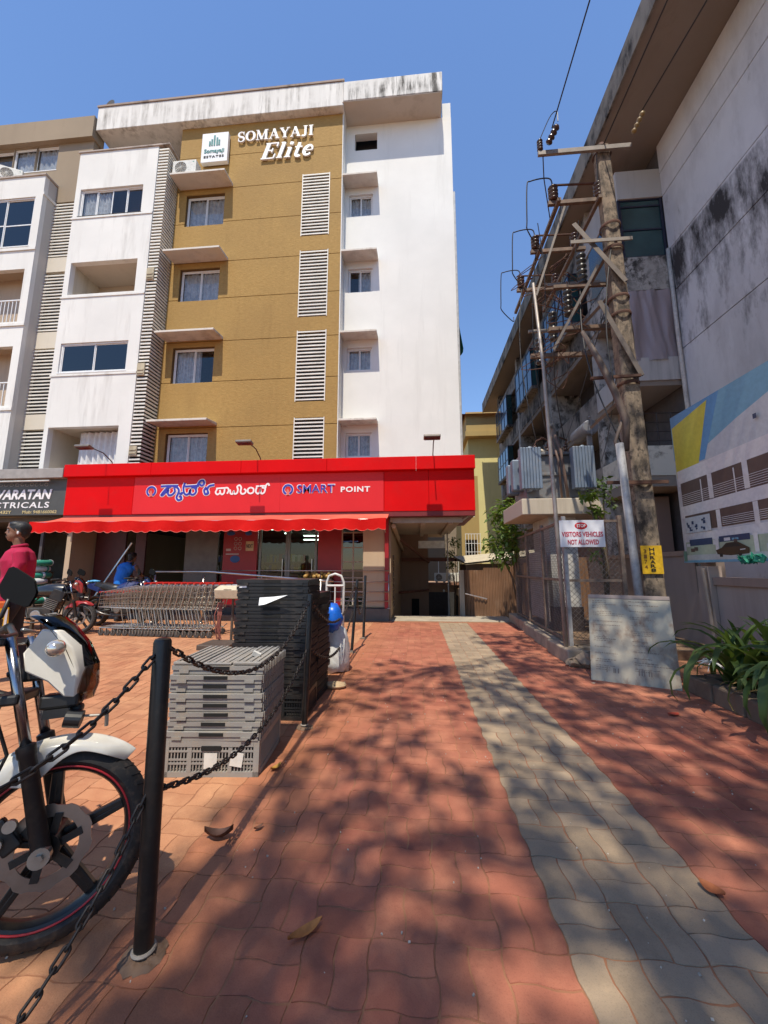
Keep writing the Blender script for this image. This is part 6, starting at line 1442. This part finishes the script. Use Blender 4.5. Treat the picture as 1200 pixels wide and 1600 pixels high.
    o = mk('wind_screen', vz, [glass('smoked_screen', (.05, .05, .05), .05, .05), glass('clear_lens', (.6, .5, .42), .10, .05)], t, smooth=True); md = o.modifiers.new('thick', 'SOLIDIFY'); md.thickness = .003
    mk('headlamp', B().ell((.012, 0, .86), (.035, .05, .06), 16, 10), glass('lamp_glass', (.8, .8, .8), .3), o, smooth=True)
    mk('cowl_inner', B().cbox((-.10, 0, .90), (.10, .12, .12)).cbox((-.03, 0, .76), (.12, .09, .05)).cbox((.0, 0, .725), (.08, .05, .03)), BLK, t, bevel=.01)
    bl = mk('indicator', B().tube([(-.06, -.06, .955), (-.045, -.125, .955)], .016, 10), BLK, t); mk('indicator_lens', B().ell((-.035, -.160, .953), (.030, .034, .030), 16, 10), mat('lens_chrome', (.72, .66, .58), .12, .7, var=.2, scale=25), bl, smooth=True)
    bl = mk('indicator', B().tube([(-.06, .06, .955), (-.045, .125, .955)], .016, 10), BLK, t); mk('indicator_lens', B().ell((-.035, .160, .953), (.030, .034, .030), 16, 10), mat('lens_chrome', (.72, .66, .58), .12, .7, var=.2, scale=25), bl, smooth=True)
    mk('horn', B().cyl((.0, -.05, .70), (.05, -.05, .69), .030, n=18).cbox((-.03, -.04, .72), (.08, .03, .03)), BLK, t); mk('horn_bracket', B().tube([(.03, -.03, .70), (.12, -.02, .69)], .005, 6).tube([(.12, -.02, .72), (.125, -.02, .65)], .007, 6), ALU, t)
    # yokes, handlebar, controls
    mk('yoke', B().cbox((-.235, 0, .985), (.09, .27, .03)).cbox((-.165, 0, .79), (.08, .26, .035)), BLK, t, bevel=.008)
    hb = mk('handlebar', B().tube([(-.36, -.34, 1.035), (-.30, -.23, 1.045), (-.245, -.12, 1.01), (-.235, 0, 1.0), (-.245, .12, 1.01), (-.30, .23, 1.045), (-.36, .34, 1.035)], .012, 10), BLK, t, smooth=True)
    for s_ in (-1, 1): mk('grip', B().tube([(-.305, s_ * .235, 1.045), (-.36, s_ * .345, 1.035), (-.363, s_ * .35, 1.034)], [.018, .018, .010], 12), mat('grip_rubber', (.02, .02, .02), .8), hb); mk('lever', B().tube([(-.24, s_ * .17, 1.03), (-.215, s_ * .22, 1.02), (-.26, s_ * .34, 1.0), (-.265, s_ * .35, 1.0)], [.008, .008, .006, .011], 8), ALU, hb, smooth=True)
    mk('reservoir', B().cbox((-.235, -.15, 1.05), (.06, .06, .035)), mat('reservoir_brown', (.07, .05, .03), .4), hb, bevel=.008)
    for s_ in mirrors:
        ms = mk('mirror', B().tube([(-.25, s_ * .155, 1.02), (-.20, s_ * .165, 1.07), (-.185, s_ * .175, 1.13)], .007, 8), BLK, t, smooth=True)
        q = [(-.030, .070), (-.018, .073), (.046, .032), (.056, .022), (.064, -.016), (.060, -.028), (.040, -.058), (.030, -.060), (-.044, -.032), (-.054, -.022), (-.062, .004), (-.058, .018)]
        mk('mirror_shell', B().prism(q, lambda u, v, w: (-.165 + u * .85 - v * .12, s_ * (.175) + u * .35 * s_ + w * 1.0, 1.165 + v), -.012, .012), mat('mirror_black', (.006, .006, .006), .6, spec=.15), ms, bevel=.009)
    # tank, seat, engine, frame, tail
    tk = B()
    for i in range(7):
        tt = i / 6; x = -.30 - .50 * tt; w = .05 + .10 * math.sin(math.pi * (.25 + .6 * tt)); h = .84 + .13 * math.sin(math.pi * (.3 + .55 * tt))
        for k in range(10): a = math.pi * 2 * k / 10; tk.v.append((x, w * math.cos(a), .80 + (h - .80 if math.sin(a) > 0 else .10) * math.sin(a)))
    for i in range(6):
        for k in range(10): tk.f.append((i * 10 + k, i * 10 + (k + 1) % 10, i * 10 + 10 + (k + 1) % 10, i * 10 + 10 + k)); tk.m.append(0)
    tk.f += [tuple(range(9, -1, -1)), tuple(60 + k for k in range(10))]; tk.m += [0, 0]
    mk('fuel_tank', tk, trim, t, auto=50); mk('tank_shroud', B().cbox((-.36, -.125, .74), (.22, .03, .20), (0, R(20), R(8))).cbox((-.36, .125, .74), (.22, .03, .20), (0, R(20), R(-8))), BLK, t, bevel=.01)
    mk('seat', B().tube([(-.78, 0, .80), (-.95, 0, .785), (-1.15, 0, .83), (-1.45, 0, .87)], [.09, .12, .11, .07], 12), BLK, t, smooth=True); mk('tail_panel', B().prism([(-.85, .70), (-1.0, .66), (-1.65, .86), (-1.62, .92), (-1.4, .84), (-1.0, .77)], lambda u, v, w: (u, w, v), -.09, .09), BODY, t, bevel=.02)
    mk('tail_lamp', B().cbox((-1.665, 0, .885), (.04, .12, .05)), mat('tail_red', (.35, .01, .01), .2), t, bevel=.01)
    mk('engine', B().cbox((-.66, 0, .40), (.40, .22, .24)).cbox((-.54, 0, .56), (.17, .17, .22), (0, R(20), 0)), mat('engine_dark', (.06, .055, .05), .5, .6, var=.25, dirt=.4), t, bevel=.03)
    fn_ = B()
    for k in range(6): fn_.cbox((-.51 + .012 * k, 0, .50 + .03 * k), (.22, .23, .008), (0, R(20), 0))
    mk('cooling_fins', fn_, ALU, t); mk('clutch_cover', B().cyl((-.70, -.11, .38), (-.70, -.145, .38), .09, n=22), ALU, t, bevel=.01)
    fr_ = B()
    for s_ in (-1, 1): fr_.tube([(-.24, 0, .85), (-.36, s_ * .08, .6), (-.45, s_ * .09, .32), (-.85, s_ * .10, .30), (-.92, s_ * .1, .60), (-.75, s_ * .08, .74), (-.26, 0, .93)], .017, 8); fr_.tube([(-.90, s_ * .11, .36), (-1.35, s_ * .12, .30)], .022, 8); fr_.tube([(-.88, s_ * .09, .68), (-1.55, s_ * .07, .80)], .012, 8); fr_.tube([(-1.28, s_ * .13, .36), (-1.12, s_ * .12, .74)], .025, 8)
    mk('frame', fr_, BLK, t, smooth=True); mk('exhaust', B().tube([(-.50, -.07, .52), (-.40, -.09, .40), (-.45, -.10, .27), (-.75, -.13, .24), (-1.0, -.16, .27), (-1.05, -.17, .28), (-1.45, -.19, .40)], [.018, .018, .018, .018, .02, .042, .046], 12), mat('exhaust_dark', (.10, .09, .085), .35, .8), t, smooth=True)
    rf = B()
    for a in range(20, 121, 10):
        for s in (-1, -.5, 0, .5, 1): rr_ = .345 - .03 * s * s; rf.v.append((-1.35 - rr_ * math.cos(R(a)) * 1.0, s * .08, .32 + rr_ * math.sin(R(a))))
    for i in range(10):
        for j in range(4): rf.f.append((i * 5 + j, i * 5 + j + 1, i * 5 + 6 + j, i * 5 + 5 + j)); rf.m.append(0)
    o = mk('rear_mudguard', rf, BLK, t, smooth=True); md = o.modifiers.new('thick', 'SOLIDIFY'); md.thickness = .004
    mk('side_stand', B().tube([(-.75, .10, .30), (-.80, .22, .02), (-.76, .24, .012)], .010, 8), BLK, t); mk('foot_peg', B().cyl((-.80, -.10, .32), (-.80, -.22, .33), .014, n=10).cyl((-.80, .10, .32), (-.80, .22, .33), .014, n=10), BLK, t)
    return t
BW = mat('bike_white', (.66, .63, .56), .22, var=.05, coat=.4, spec=.5, dirt=.12); BBLK = mat('bike_black', (.014, .014, .016), .25, coat=.4, var=.2)
BBLU = mat('bike_blue', (.015, .03, .13), .3, coat=.3, var=.1, dirt=.3, dirtcol=(.16, .12, .09)); BRD = mat('bike_red', (.30, .02, .02), .3, coat=.3, var=.1, dirt=.3, dirtcol=(.2, .14, .1))
motorcycle('white and black motorcycle with red rim stripe, parked at the front bollard', (-1.28, 1.37, 0), R(30), BW, BBLK, ('rim_red', (.42, .02, .03)), mirrors=(-1,)).rotation_euler = (R(-8), 0, R(30))
m2 = motorcycle('dusty dark blue motorcycle parked beside the shopping trolleys', (-5.75, 8.0, 0), R(-8), BBLU, BBLU, ('rim_grey', (.2, .2, .2)))
m3 = motorcycle('dusty red and black motorcycle parked behind the man in red', (-6.5, 7.1, 0), R(12), BRD, BBLK, ('rim_grey', (.2, .2, .2)))
q = random.Random(3); cl = B().ell((-6.10, 7.85, .82), (.13, .10, .16), 14, 10); cl.v = [(x + q.gauss(0, .012), y + q.gauss(0, .012), z + q.gauss(0, .012)) for x, y, z in cl.v]
tag(mk('denim_cloth', cl, mat('denim', (.06, .07, .15), .9, var=.25), smooth=True), 'dark blue cloth bundle hung on the blue motorcycle', 'cloth')
cl = B().ell((-7.0, 7.9, .97), (.12, .12, .02), 12, 6); cl.v = [(x + q.gauss(0, .01), y + q.gauss(0, .01), z + q.gauss(0, .01)) for x, y, z in cl.v]
tag(mk('blue_cloth', cl, mat('sky_cloth', (.10, .36, .62), .8), smooth=True), 'light blue cloth lying on the seat of the blue motorcycle', 'cloth')
# ================================================================ people
def fuse(b, voxel=.010, it=4):
    me = mesh_of(b, 'figure'); o = bpy.data.objects.new('figure_source', me); COL.objects.link(o)
    md = o.modifiers.new('r', 'REMESH'); md.mode = 'VOXEL'; md.voxel_size = voxel
    md = o.modifiers.new('s', 'SMOOTH'); md.iterations = it; md.factor = .5
    dg = bpy.context.evaluated_depsgraph_get(); out = bpy.data.meshes.new_from_object(o.evaluated_get(dg))
    bpy.data.objects.remove(o); bpy.data.meshes.remove(me)
    for p in out.polygons: p.use_smooth = True
    return out
SKIN = mat('brown_skin', (.20, .10, .06), .55, var=.12, scale=12); HAIR = mat('black_hair', (.010, .009, .009), .5, var=.3, scale=60, bump=.6, bscale=120); 
def head(b, c, d, tilt=0):
    """head facing unit vector d (horizontal); centre c"""
    c = Vector(c); d = Vector(d).normalized(); s = Vector((-d.y, d.x, 0)); u = Vector((0, 0, 1))
    M_ = Matrix((d, s, u)).transposed()
    E = lambda off, r: b.ell(c + d * off[0] + s * off[1] + u * off[2], r, 16, 11, M_)
    E((-.012, 0, .03), (.098, .076, .092)); E((.012, 0, .088), (.080, .066, .045)); E((-.022, 0, .045), (.104, .082, .088)); E((-.05, 0, -.01), (.065, .07, .075)); E((.030, 0, -.035), (.062, .058, .075)); E((.055, 0, -.085), (.030, .032, .025)); E((.078, 0, .045), (.022, .05, .02))
    b.add([c + d * x + s * y + u * z for x, y, z in ((.088, 0, .035), (.118, 0, -.018), (.085, .018, -.025), (.085, -.018, -.025), (.05, 0, -.02), (.05, 0, .04))], [(0, 2, 1), (0, 1, 3), (1, 2, 3), (0, 4, 2), (0, 3, 4), (2, 4, 3)])
    E((.088, 0, -.052), (.013, .024, .007)); E((.086, 0, -.066), (.012, .021, .008))
    for k in (-1, 1): E((-.012, k * .078, -.01), (.022, .008, .032))
def hand(b, w, d, side, curl=.5):
    """palm with four bent fingers and a thumb; w wrist, d direction of the hand, side = palm width axis"""
    w = Vector(w); d = Vector(d).normalized(); s = Vector(side).normalized(); n = d.cross(s)
    b.tube([w, w + d * .04, w + d * .085], [.024, .03, .027], 8)
    for k, L in enumerate((.062, .072, .068, .052)):
        p = w + d * .08 + s * (-.027 + .018 * k); q = p + d * L * .55 + n * L * .2 * curl; r = q + d * L * .35 * (1 - curl * .6) + n * L * .5 * curl
        b.tube([p - d * .02, p, q, r], [.010, .0095, .009, .0075], 6)
    p = w + d * .03 - s * .024; b.tube([p, p - s * .022 + d * .025, p - s * .02 + d * .055 + n * .012], [.012, .0105, .008], 6)
def person(name_label, loc, b, rule, mats, extra=()):
    t = thing('person', name_label, 'person', loc)
    me = fuse(b)
    for m_ in mats: me.materials.append(m_)
    for p in me.polygons: p.material_index = rule(p.center)
    o = bpy.data.objects.new('body', me); COL.objects.link(o); o.parent = t; o.location = -Vector(loc)
    return t
def legs(b, x, y, d, stride, sh=.2):
    d = Vector(d); s = Vector((-d.y, d.x, 0))
    for k in (-1, 1):
        hip = Vector((x, y, .92)) + s * .09 * k; foot = Vector((x, y, .09)) + s * .09 * k + d * stride * k; knee = (hip + foot) / 2 + d * .05
        b.tube([hip + Vector((0, 0, .06)), hip, hip.lerp(knee, .5), knee, knee.lerp(foot, .35), foot], [.09, .095, .08, .06, .06, .045], 12)
        b.tube([foot + Vector((0, 0, -.03)) - d * .06, foot + Vector((0, 0, -.045)) + d * .06, foot + Vector((0, 0, -.06)) + d * .16], [.045, .045, .03], 10)
# man in a dark red shirt walking past with a carrier bag (faces -X)
mx, my = -4.70, 4.2
b = B(); d = Vector((-1, 0, 0))
legs(b, mx + .02, my, d, .16)
b.tube([(mx, my, .88), (mx, my, 1.0), (mx + .01, my, 1.18), (mx - .005, my, 1.34), (mx, my, 1.44), (mx - .005, my, 1.50)], [.15, .145, .15, .165, .13, .07], 18)
b.ell((mx + .0, my, 1.30), (.125, .20, .17), 18, 12); b.ell((mx + .01, my, 1.43), (.085, .215, .06), 18, 9); b.ell((mx - .02, my, 1.05), (.13, .165, .13), 16, 10)
b.tube([(mx - .0, my, 1.45), (mx - .02, my, 1.54), (mx - .035, my, 1.60)], [.062, .055, .055], 12)
head(b, (mx - .045, my, 1.675), d)
b.tube([(mx, my - .21, 1.43), (mx + .02, my - .24, 1.30), (mx - .03, my - .25, 1.16), (mx - .14, my - .24, 1.05), (mx - .25, my - .21, .96)], [.068, .062, .052, .045, .035], 12)
hand(b, (mx - .25, my - .21, .96), (-.75, .1, -.7), (0, 1, 0), .9)
b.tube([(mx, my + .21, 1.43), (mx + .01, my + .24, 1.30), (mx - .01, my + .25, 1.14), (mx - .08, my + .25, 1.02), (mx - .16, my + .24, .93)], [.068, .062, .052, .045, .035], 12)
hand(b, (mx - .16, my + .24, .93), (-.6, 0, -1), (0, 1, 0), .5)
def hair_at(c, h, d): 
    r_ = c - Vector(h); f_ = r_.dot(d); side = abs(r_.cross(d).z)
    return r_.z > -.012 + .95 * f_ + (.03 if side > .07 and -.05 < f_ < .04 else 0) and r_.z > -.095 and f_ < .078
def rule_red(c):
    if c.z > 1.515: return 4 if hair_at(c, (mx - .045, my, 1.675), Vector((-1, 0, 0))) else 0
    if c.z < .88 and abs(c.y - my) < .2 and c.z > .11: return 2
    if c.z <= .11: return 3
    if (c.x < mx - .235 and c.z < 1.0) or (abs(c.y - my) > .21 and c.z < .95): return 0
    return 1
SHIRT = mat('crimson_shirt', (.36, .003, .045), .85, var=.15, scale=9, bump=.5, bscale=18)
t = person('man in a crimson shirt walking past the parked bikes, seen in profile', (mx, my, 0), b, rule_red, [SKIN, SHIRT, mat('dark_trousers', (.02, .02, .028), .9, var=.2), mat('black_shoe', (.012, .01, .01), .5), HAIR])
t.rotation_euler = (0, 0, R(46)); man = t
mk('eyebrow', B().cbox((mx - .135, my - .035, 1.715), (.008, .035, .007)), HAIR, t); mk('moustache', B().cbox((mx - .139, my, 1.632), (.012, .05, .008)), HAIR, t)
mk('eye', B().ell((mx - .128, my - .034, 1.695), (.010, .013, .008), 10, 7), mat('eye_white', (.5, .47, .44), .2), t); mk('earphone', B().ell((mx - .04, my - .088, 1.663), (.010, .008, .02), 8, 6), mat('earphone_white', (.8, .8, .8), .3), t)
mk('collar', B().torus((mx - .01, my, 1.512), .066, .014, Matrix.Rotation(R(-14), 4, 'Y'), 20, 7, sq=1.4), SHIRT, t, smooth=True)
bg = thing('carrier_bag', 'orange and yellow carrier bag held by the man in crimson', 'bag', (mx, my, 0))
bg.rotation_euler = (0, 0, R(46))
hx, hy = mx - .30, my - .2
bb2 = B(); bb2.mi = 0
W2 = .17
bb2.add([(hx + .12 + u, hy + v, z) for z, w in ((.44, .13), (.62, .17), (.82, .16)) for u, v in ((-w, -.05), (w, -.05), (w, .05), (-w, .05))], [(0, 1, 2, 3)] + [(k * 4 + i, k * 4 + (i + 1) % 4, k * 4 + 4 + (i + 1) % 4, k * 4 + 4 + i) for k in range(2) for i in range(4)])
mk('bag_body', bb2, mat('bag_yellow', (.62, .34, .01), .5, var=.1), bg); mk('bag_border', B().box(hx + .255, hx + .275, hy - .056, hy - .052, .46, .80), mat('bag_white', (.6, .58, .6), .5), bg); mk('bag_top', B().box(hx - .04, hx + .27, hy - .052, hy + .052, .80, .89), mat('bag_orange', (.55, .10, .01), .5), bg, bevel=.02); mk('bag_print', B().ell((hx + .03, hy - .052, .62), (.05, .004, .10)), mat('bag_black', (.02, .02, .02), .5), bg)
mk('handle', B().tube([(hx, hy, .89), (hx - .02, hy, .935), (hx + .05, hy, .93), (hx + .16, hy, .89)], .006, 6), mat('bag_orange', (.55, .10, .01), .5), bg)
# person in a bright blue vest, back turned, stooping beneath the awning
vx, vy = -7.18, 8.9
b = B(); d = Vector((.2, 1, 0)).normalized(); legs(b, vx, vy, d, .08)
b.tube([(vx, vy, .86), (vx, vy, 1.0), (vx + .02, vy + .06, 1.2), (vx + .04, vy + .13, 1.36)], [.15, .15, .16, .10], 16); b.ell((vx + .02, vy + .07, 1.22), (.20, .13, .18), 16, 10)
b.tube([(vx + .04, vy + .13, 1.36), (vx + .05, vy + .20, 1.46)], .055, 10); head(b, (vx + .06, vy + .24, 1.52), d)
for k in (-1, 1):
    e = Vector((vx + k * .27 + .03, vy + .22, 1.12)); b.tube([(vx + k * .19 + .03, vy + .12, 1.32), e, (vx + k * .18 + .06, vy + .42, 1.05)], [.06, .05, .036], 10); hand(b, (vx + k * .18 + .06, vy + .42, 1.05), (-.2 * k, 1, 0), (1, 0, 0), .6)
def rule_blue(c):
    if c.z > 1.40 and c.y > vy + .1: return 3 if hair_at(c, (vx + .06, vy + .24, 1.52), Vector((.2, 1, 0)).normalized()) else 0
    if c.z < .84: return 2
    if abs(c.x - vx - .03) > .215 or c.y > vy + .26: return 0
    return 1
t = person('person in a bright blue vest bending under the awning, back turned', (vx, vy, 0), b, rule_blue, [SKIN, mat('blue_vest', (.01, .17, .62), .6, var=.15, scale=8, bump=.6, bscale=14), mat('dark_trousers', (.02, .02, .028), .9, var=.2), HAIR])
# ================================================================ lilies, shrubs, shade tree
def leaf_mat(name, c0, c1, trans=.3):
    m, nt, b = _nodes(name); oi = nt.nodes.new('ShaderNodeObjectInfo'); g = nt.nodes.new('ShaderNodeNewGeometry')
    rnd = _math(nt, 'FRACT', _math(nt, 'ADD', g.outputs['Random Per Island'], oi.outputs['Random']))
    c = _mix(nt, rnd, c0, c1); nt.links.new(c, b.inputs['Base Color']); b.inputs['Roughness'].default_value = .58
    tr_ = nt.nodes.new('ShaderNodeBsdfTranslucent'); nt.links.new(_mix(nt, .5, c, (.25, .35, .04)), tr_.inputs[0])
    mx_ = nt.nodes.new('ShaderNodeMixShader'); mx_.inputs[0].default_value = trans; out = nt.nodes['Material Output']
    nt.links.new(b.outputs[0], mx_.inputs[1]); nt.links.new(tr_.outputs[0], mx_.inputs[2]); nt.links.new(mx_.outputs[0], out.inputs[0]); return m
LILY = leaf_mat('lily_leaf', (.035, .075, .015), (.08, .13, .025), .25); SHR = leaf_mat('shrub_leaf', (.05, .11, .015), (.14, .20, .025), .35); TREE = leaf_mat('tree_leaf', (.03, .07, .012), (.06, .11, .02), .2)
pk = thing('planter_kerb', 'low stained stone kerb along the lily bed', 'kerb', (2.8, 3.8, 0))
for k in range(8):
    y = 1.55 + .36 * k
    bq = B().box(2.74, 2.93, y, y + .345, -.01, .17); mk('kerb_stone', bq, plaster('kerb_stone_mat', (.20, .145, .105), (.05, .04, .03), .8, .4, .6, streak=(3, 3, 2)), pk, bevel=.02)
mk('kerb_end', B().box(2.94, 4.0, 4.30, 4.46, -.01, .17), MATS['kerb_stone_mat'], pk, bevel=.02)
tag(mk('lily_bed', B().box(2.9, 4.1, 1.5, 4.3, -.01, .13), mat('bed_soil', (.07, .045, .03), .95, var=.4, scale=12, bump=.7, bscale=30)), kind='structure')
def strap_leaf(L, w, droop, seed):
    b = B(); n = 9; q = random.Random(seed); x = z = 0; ang = q.uniform(1.15, 1.5)
    for i in range(n + 1):
        t = i / n; ww_ = w * (1 - t) ** .45 * min(1, .55 + t * 1.6)
        nx, nz = -math.sin(ang), math.cos(ang)
        b.v += [(x + nx * ww_ * .35, -ww_, z + nz * ww_ * .35), (x, 0, z), (x + nx * ww_ * .35, ww_, z + nz * ww_ * .35)]
        x += math.cos(ang) * L / n; z += math.sin(ang) * L / n; ang -= droop / n * (.4 + 1.6 * t)
    for i in range(n): b.f += [(i * 3, i * 3 + 1, i * 3 + 4, i * 3 + 3), (i * 3 + 1, i * 3 + 2, i * 3 + 5, i * 3 + 4)]; b.m += [0, 0]
    return b
lms = []
for k in range(9):
    me = mesh_of(strap_leaf(.66 + .055 * k, .036 + .002 * k, .7 + .32 * k, k), 'leaf', True); me.materials.append(LILY); lms.append(me)
DRY = mat('dry_strap', (.28, .18, .07), .8, var=.3); dme = mesh_of(strap_leaf(.6, .02, 3.6, 40), 'dry_leaf', True); dme.materials.append(DRY)
q = random.Random(42)
spots = [(3.02, 4.05, 1.0, 'spider lily clump with a white flower, next to the notice board'), (3.40, 4.10, .92, 'spider lily clump against the wall behind the first clump'), (3.05, 3.55, 1.0, 'spider lily clump spilling over the middle of the stone kerb'), (3.42, 3.55, 1.0, 'spider lily clump against the wall under the hoarding'), (3.10, 3.05, 1.05, 'spider lily clump arching over the near end of the kerb'), (3.5, 3.0, 1.0, 'spider lily clump by the wall near the road end'), (3.1, 2.5, 1.0, 'spider lily clump at the road end of the kerb')]
for x, y, s, l in spots:
    t = thing('spider_lily', l, 'plant', (x, y, .12), q.uniform(0, 6), 'spider lilies in the bed', local=True)
    for k in range(36):
        inner = k < 14; me = lms[q.randrange(0, 4) if inner else q.randrange(3, 9)]
        o = mk('leaf', None, None, t, me=me, loc=(q.gauss(0, .04), q.gauss(0, .04), 0), rot=(q.gauss(0, .15), q.gauss(-.22 if inner else .12, .15), q.uniform(0, 6.28))); o.scale = (s * q.uniform(.8, 1.15),) * 3
    for k in range(9): o = mk('dry_leaf', None, None, t, me=dme, loc=(q.gauss(0, .05), q.gauss(0, .05), 0), rot=(0, q.uniform(.2, .6), q.uniform(0, 6.28))); o.scale = (s * q.uniform(.7, 1),) * 3
FLW = mat('lily_petal', (.75, .73, .70), .6)
for k, (x, y, z, l) in enumerate(((2.80, 4.12, .36, 'white spidery lily flower nodding over the kerb'), (3.25, 3.75, .74, 'white spidery lily flower standing among the leaves'))):
    fl = thing('lily_flower', l, 'flower', (x, y, z), 0, local=True)
    mk('stem', B().tube([(.12, -.03, -.25), (.05, -.01, -.05), (0, 0, 0)], .008, 6), LILY, fl)
    for j in range(14):
        a = q.uniform(0, 6.28); e = q.uniform(-.6, .9); d = Vector((math.cos(a) * math.cos(e), math.sin(a) * math.cos(e), math.sin(e)))
        mk('petal', B().tube([(0, 0, 0), d * .05, d * .10 - Vector((0, 0, .03))], [.004, .006, .002], 5), FLW, fl)
# leafy shrubs behind the fence: each leaf a small folded blade
def blade(L, w):
    return [(0, 0, 0), (L * .45, -w, .0), (L, 0, -.12 * L), (L * .45, w, 0), (L * .45, 0, -.14 * w)], [(0, 1, 4), (1, 2, 4), (2, 3, 4), (3, 0, 4)]
def foliage(centres, n, L, seed, spread=1.0):
    q = random.Random(seed); b = B()
    for (c, r, k) in centres:
        for i in range(int(n * k)):
            d = Vector((q.gauss(0, 1), q.gauss(0, 1), q.gauss(0, 1))).normalized() * (r * q.random() ** .4); p = Vector(c) + Vector((d.x, d.y, d.z * .75))
            s = q.uniform(.6, 1.2); vs, fs = blade(L * s, L * s * .22)
            M_ = Matrix.Translation(p) @ Euler((q.gauss(0, .5), q.gauss(.3, .5), q.uniform(0, 6.28))).to_matrix().to_4x4()
            b.add([M_ @ Vector(v) for v in vs], fs)
    return b
def shrub(label, base, tops, n, L, seed, m=SHR):
    t = thing('shrub', label, 'shrub', base)
    st = B()
    for c, r, k in tops: mid = (Vector(base) + Vector(c)) / 2 + Vector((.1, 0, .1)); st.tube([base, mid, c], [.03, .02, .008], 6)
    mk('stem', st, mat('stem_brown', (.10, .07, .045), .8), t, smooth=True)
    o = mk('foliage', foliage(tops, n, L, seed), m, t); o['kind'] = 'stuff'
shrub('leafy green shrub reaching out beside the transformer slab', (2.45, 9.7, 0), [((1.95, 9.3, 2.55), .30, 1), ((2.05, 9.2, 2.2), .34, 1.2), ((1.85, 9.3, 1.85), .32, 1), ((2.2, 9.0, 2.0), .3, 1), ((2.0, 9.2, 1.5), .3, .8), ((2.25, 9.4, 2.75), .3, .9), ((2.15, 9.0, 1.7), .28, .8)], 130, .16, 1)
shrub('small green shrub sprouting between transformer slab and pole', (3.15, 6.9, .1), [((3.0, 6.9, 2.50), .13, .9), ((3.12, 6.9, 2.25), .14, .9), ((3.05, 6.9, 1.5), .15, .5)], 60, .13, 2)
shrub('tangle of dark creeper on the wall behind the pole', (3.9, 8.6, .1), [((3.9, 8.5, 3.0), .35, 1), ((3.8, 8.4, 2.6), .4, 1)], 120, .13, 3, TREE)
shrub('green shrub standing in the light beyond the passage', (1.6, 17.5, -1), [((1.5, 17.5, 1.9), .3, 1), ((1.65, 17.4, 2.4), .35, 1), ((1.5, 17.4, 1.4), .25, 1)], 90, .16, 5)
# tall tree behind the viewpoint: its crown throws the dapples on the drive
def shade_tree(label, base, seed, n=11, L=.17):
    """trunk, limbs and twigs; leaf clumps are placed by tracing the wanted ground shade back to the sun"""
    t = thing('shade_tree', label, 'tree', base); q = random.Random(seed); B0 = Vector(base)
    fork = B0 + Vector((.1, .2, 5.2))
    tr_ = B().tube([B0, B0 + Vector((.05, .05, 1.5)), B0 + Vector((.0, .1, 3.4)), fork], [.26, .2, .17, .15], 12); mk('trunk', tr_, plaster('bark', (.16, .12, .09), (.05, .04, .03), .7), t, smooth=True)
    E0 = 1 / math.tan(R(SUN_EL)); cs = []
    def keep(x, y):  # crown shaped for the shade wanted at each ground spot
        if x < -1.5: return .75 if y < 1.3 else 0
        if x < -.95: return .7 if y < 1.75 else 0
        if y < 2.4: return .92
        if y < 4.6: return .50 if x < .9 else (.62 if y < 3.8 else .85)
        if y < 5.4: return .22 if x < .9 else .85
        return 0 if x < 1.0 else (.6 if y < 6.6 else (.42 if y < 8.2 else 0))
    G = .36
    for lay in range(5):
        for gx in range(-9, 15):
            for gy in range(-3, 24):
                x, y = (gx + q.random()) * G, (gy + q.random()) * G
                if q.random() > keep(x, y) * (1 if lay < 4 or y < 1.9 else 0): continue
                z = 9.6 + .32 * lay + q.uniform(0, .4); cs.append(((x - .09 * z * E0, y - z * E0, z), q.uniform(.10, .22), 1))
    tips = [cs[k][0] for k in range(0, len(cs), 50)]
    lim = B()
    for c in tips:
        c = Vector(c); mid = fork.lerp(c, .5) + Vector((q.gauss(0, .3), q.gauss(0, .3), .4)); lim.tube([fork - Vector((0, 0, .3)), mid, c], [.10, .05, .02], 7)
    for c, r, k in cs:
        c = Vector(c); nr = min(tips, key=lambda p: (Vector(p) - c).length); lim.tube([nr, Vector(nr).lerp(c, .5) - Vector((0, 0, .12)), c], [.014, .009, .004], 4)
    mk('limbs', lim, MATS['bark'], t, smooth=True)
    o = mk('crown', foliage(cs, n, L, seed), TREE, t); o['kind'] = 'stuff'
shade_tree('tall leafy tree on the road side whose crown dapples the drive', (2.6, -5.6, 0), 11)
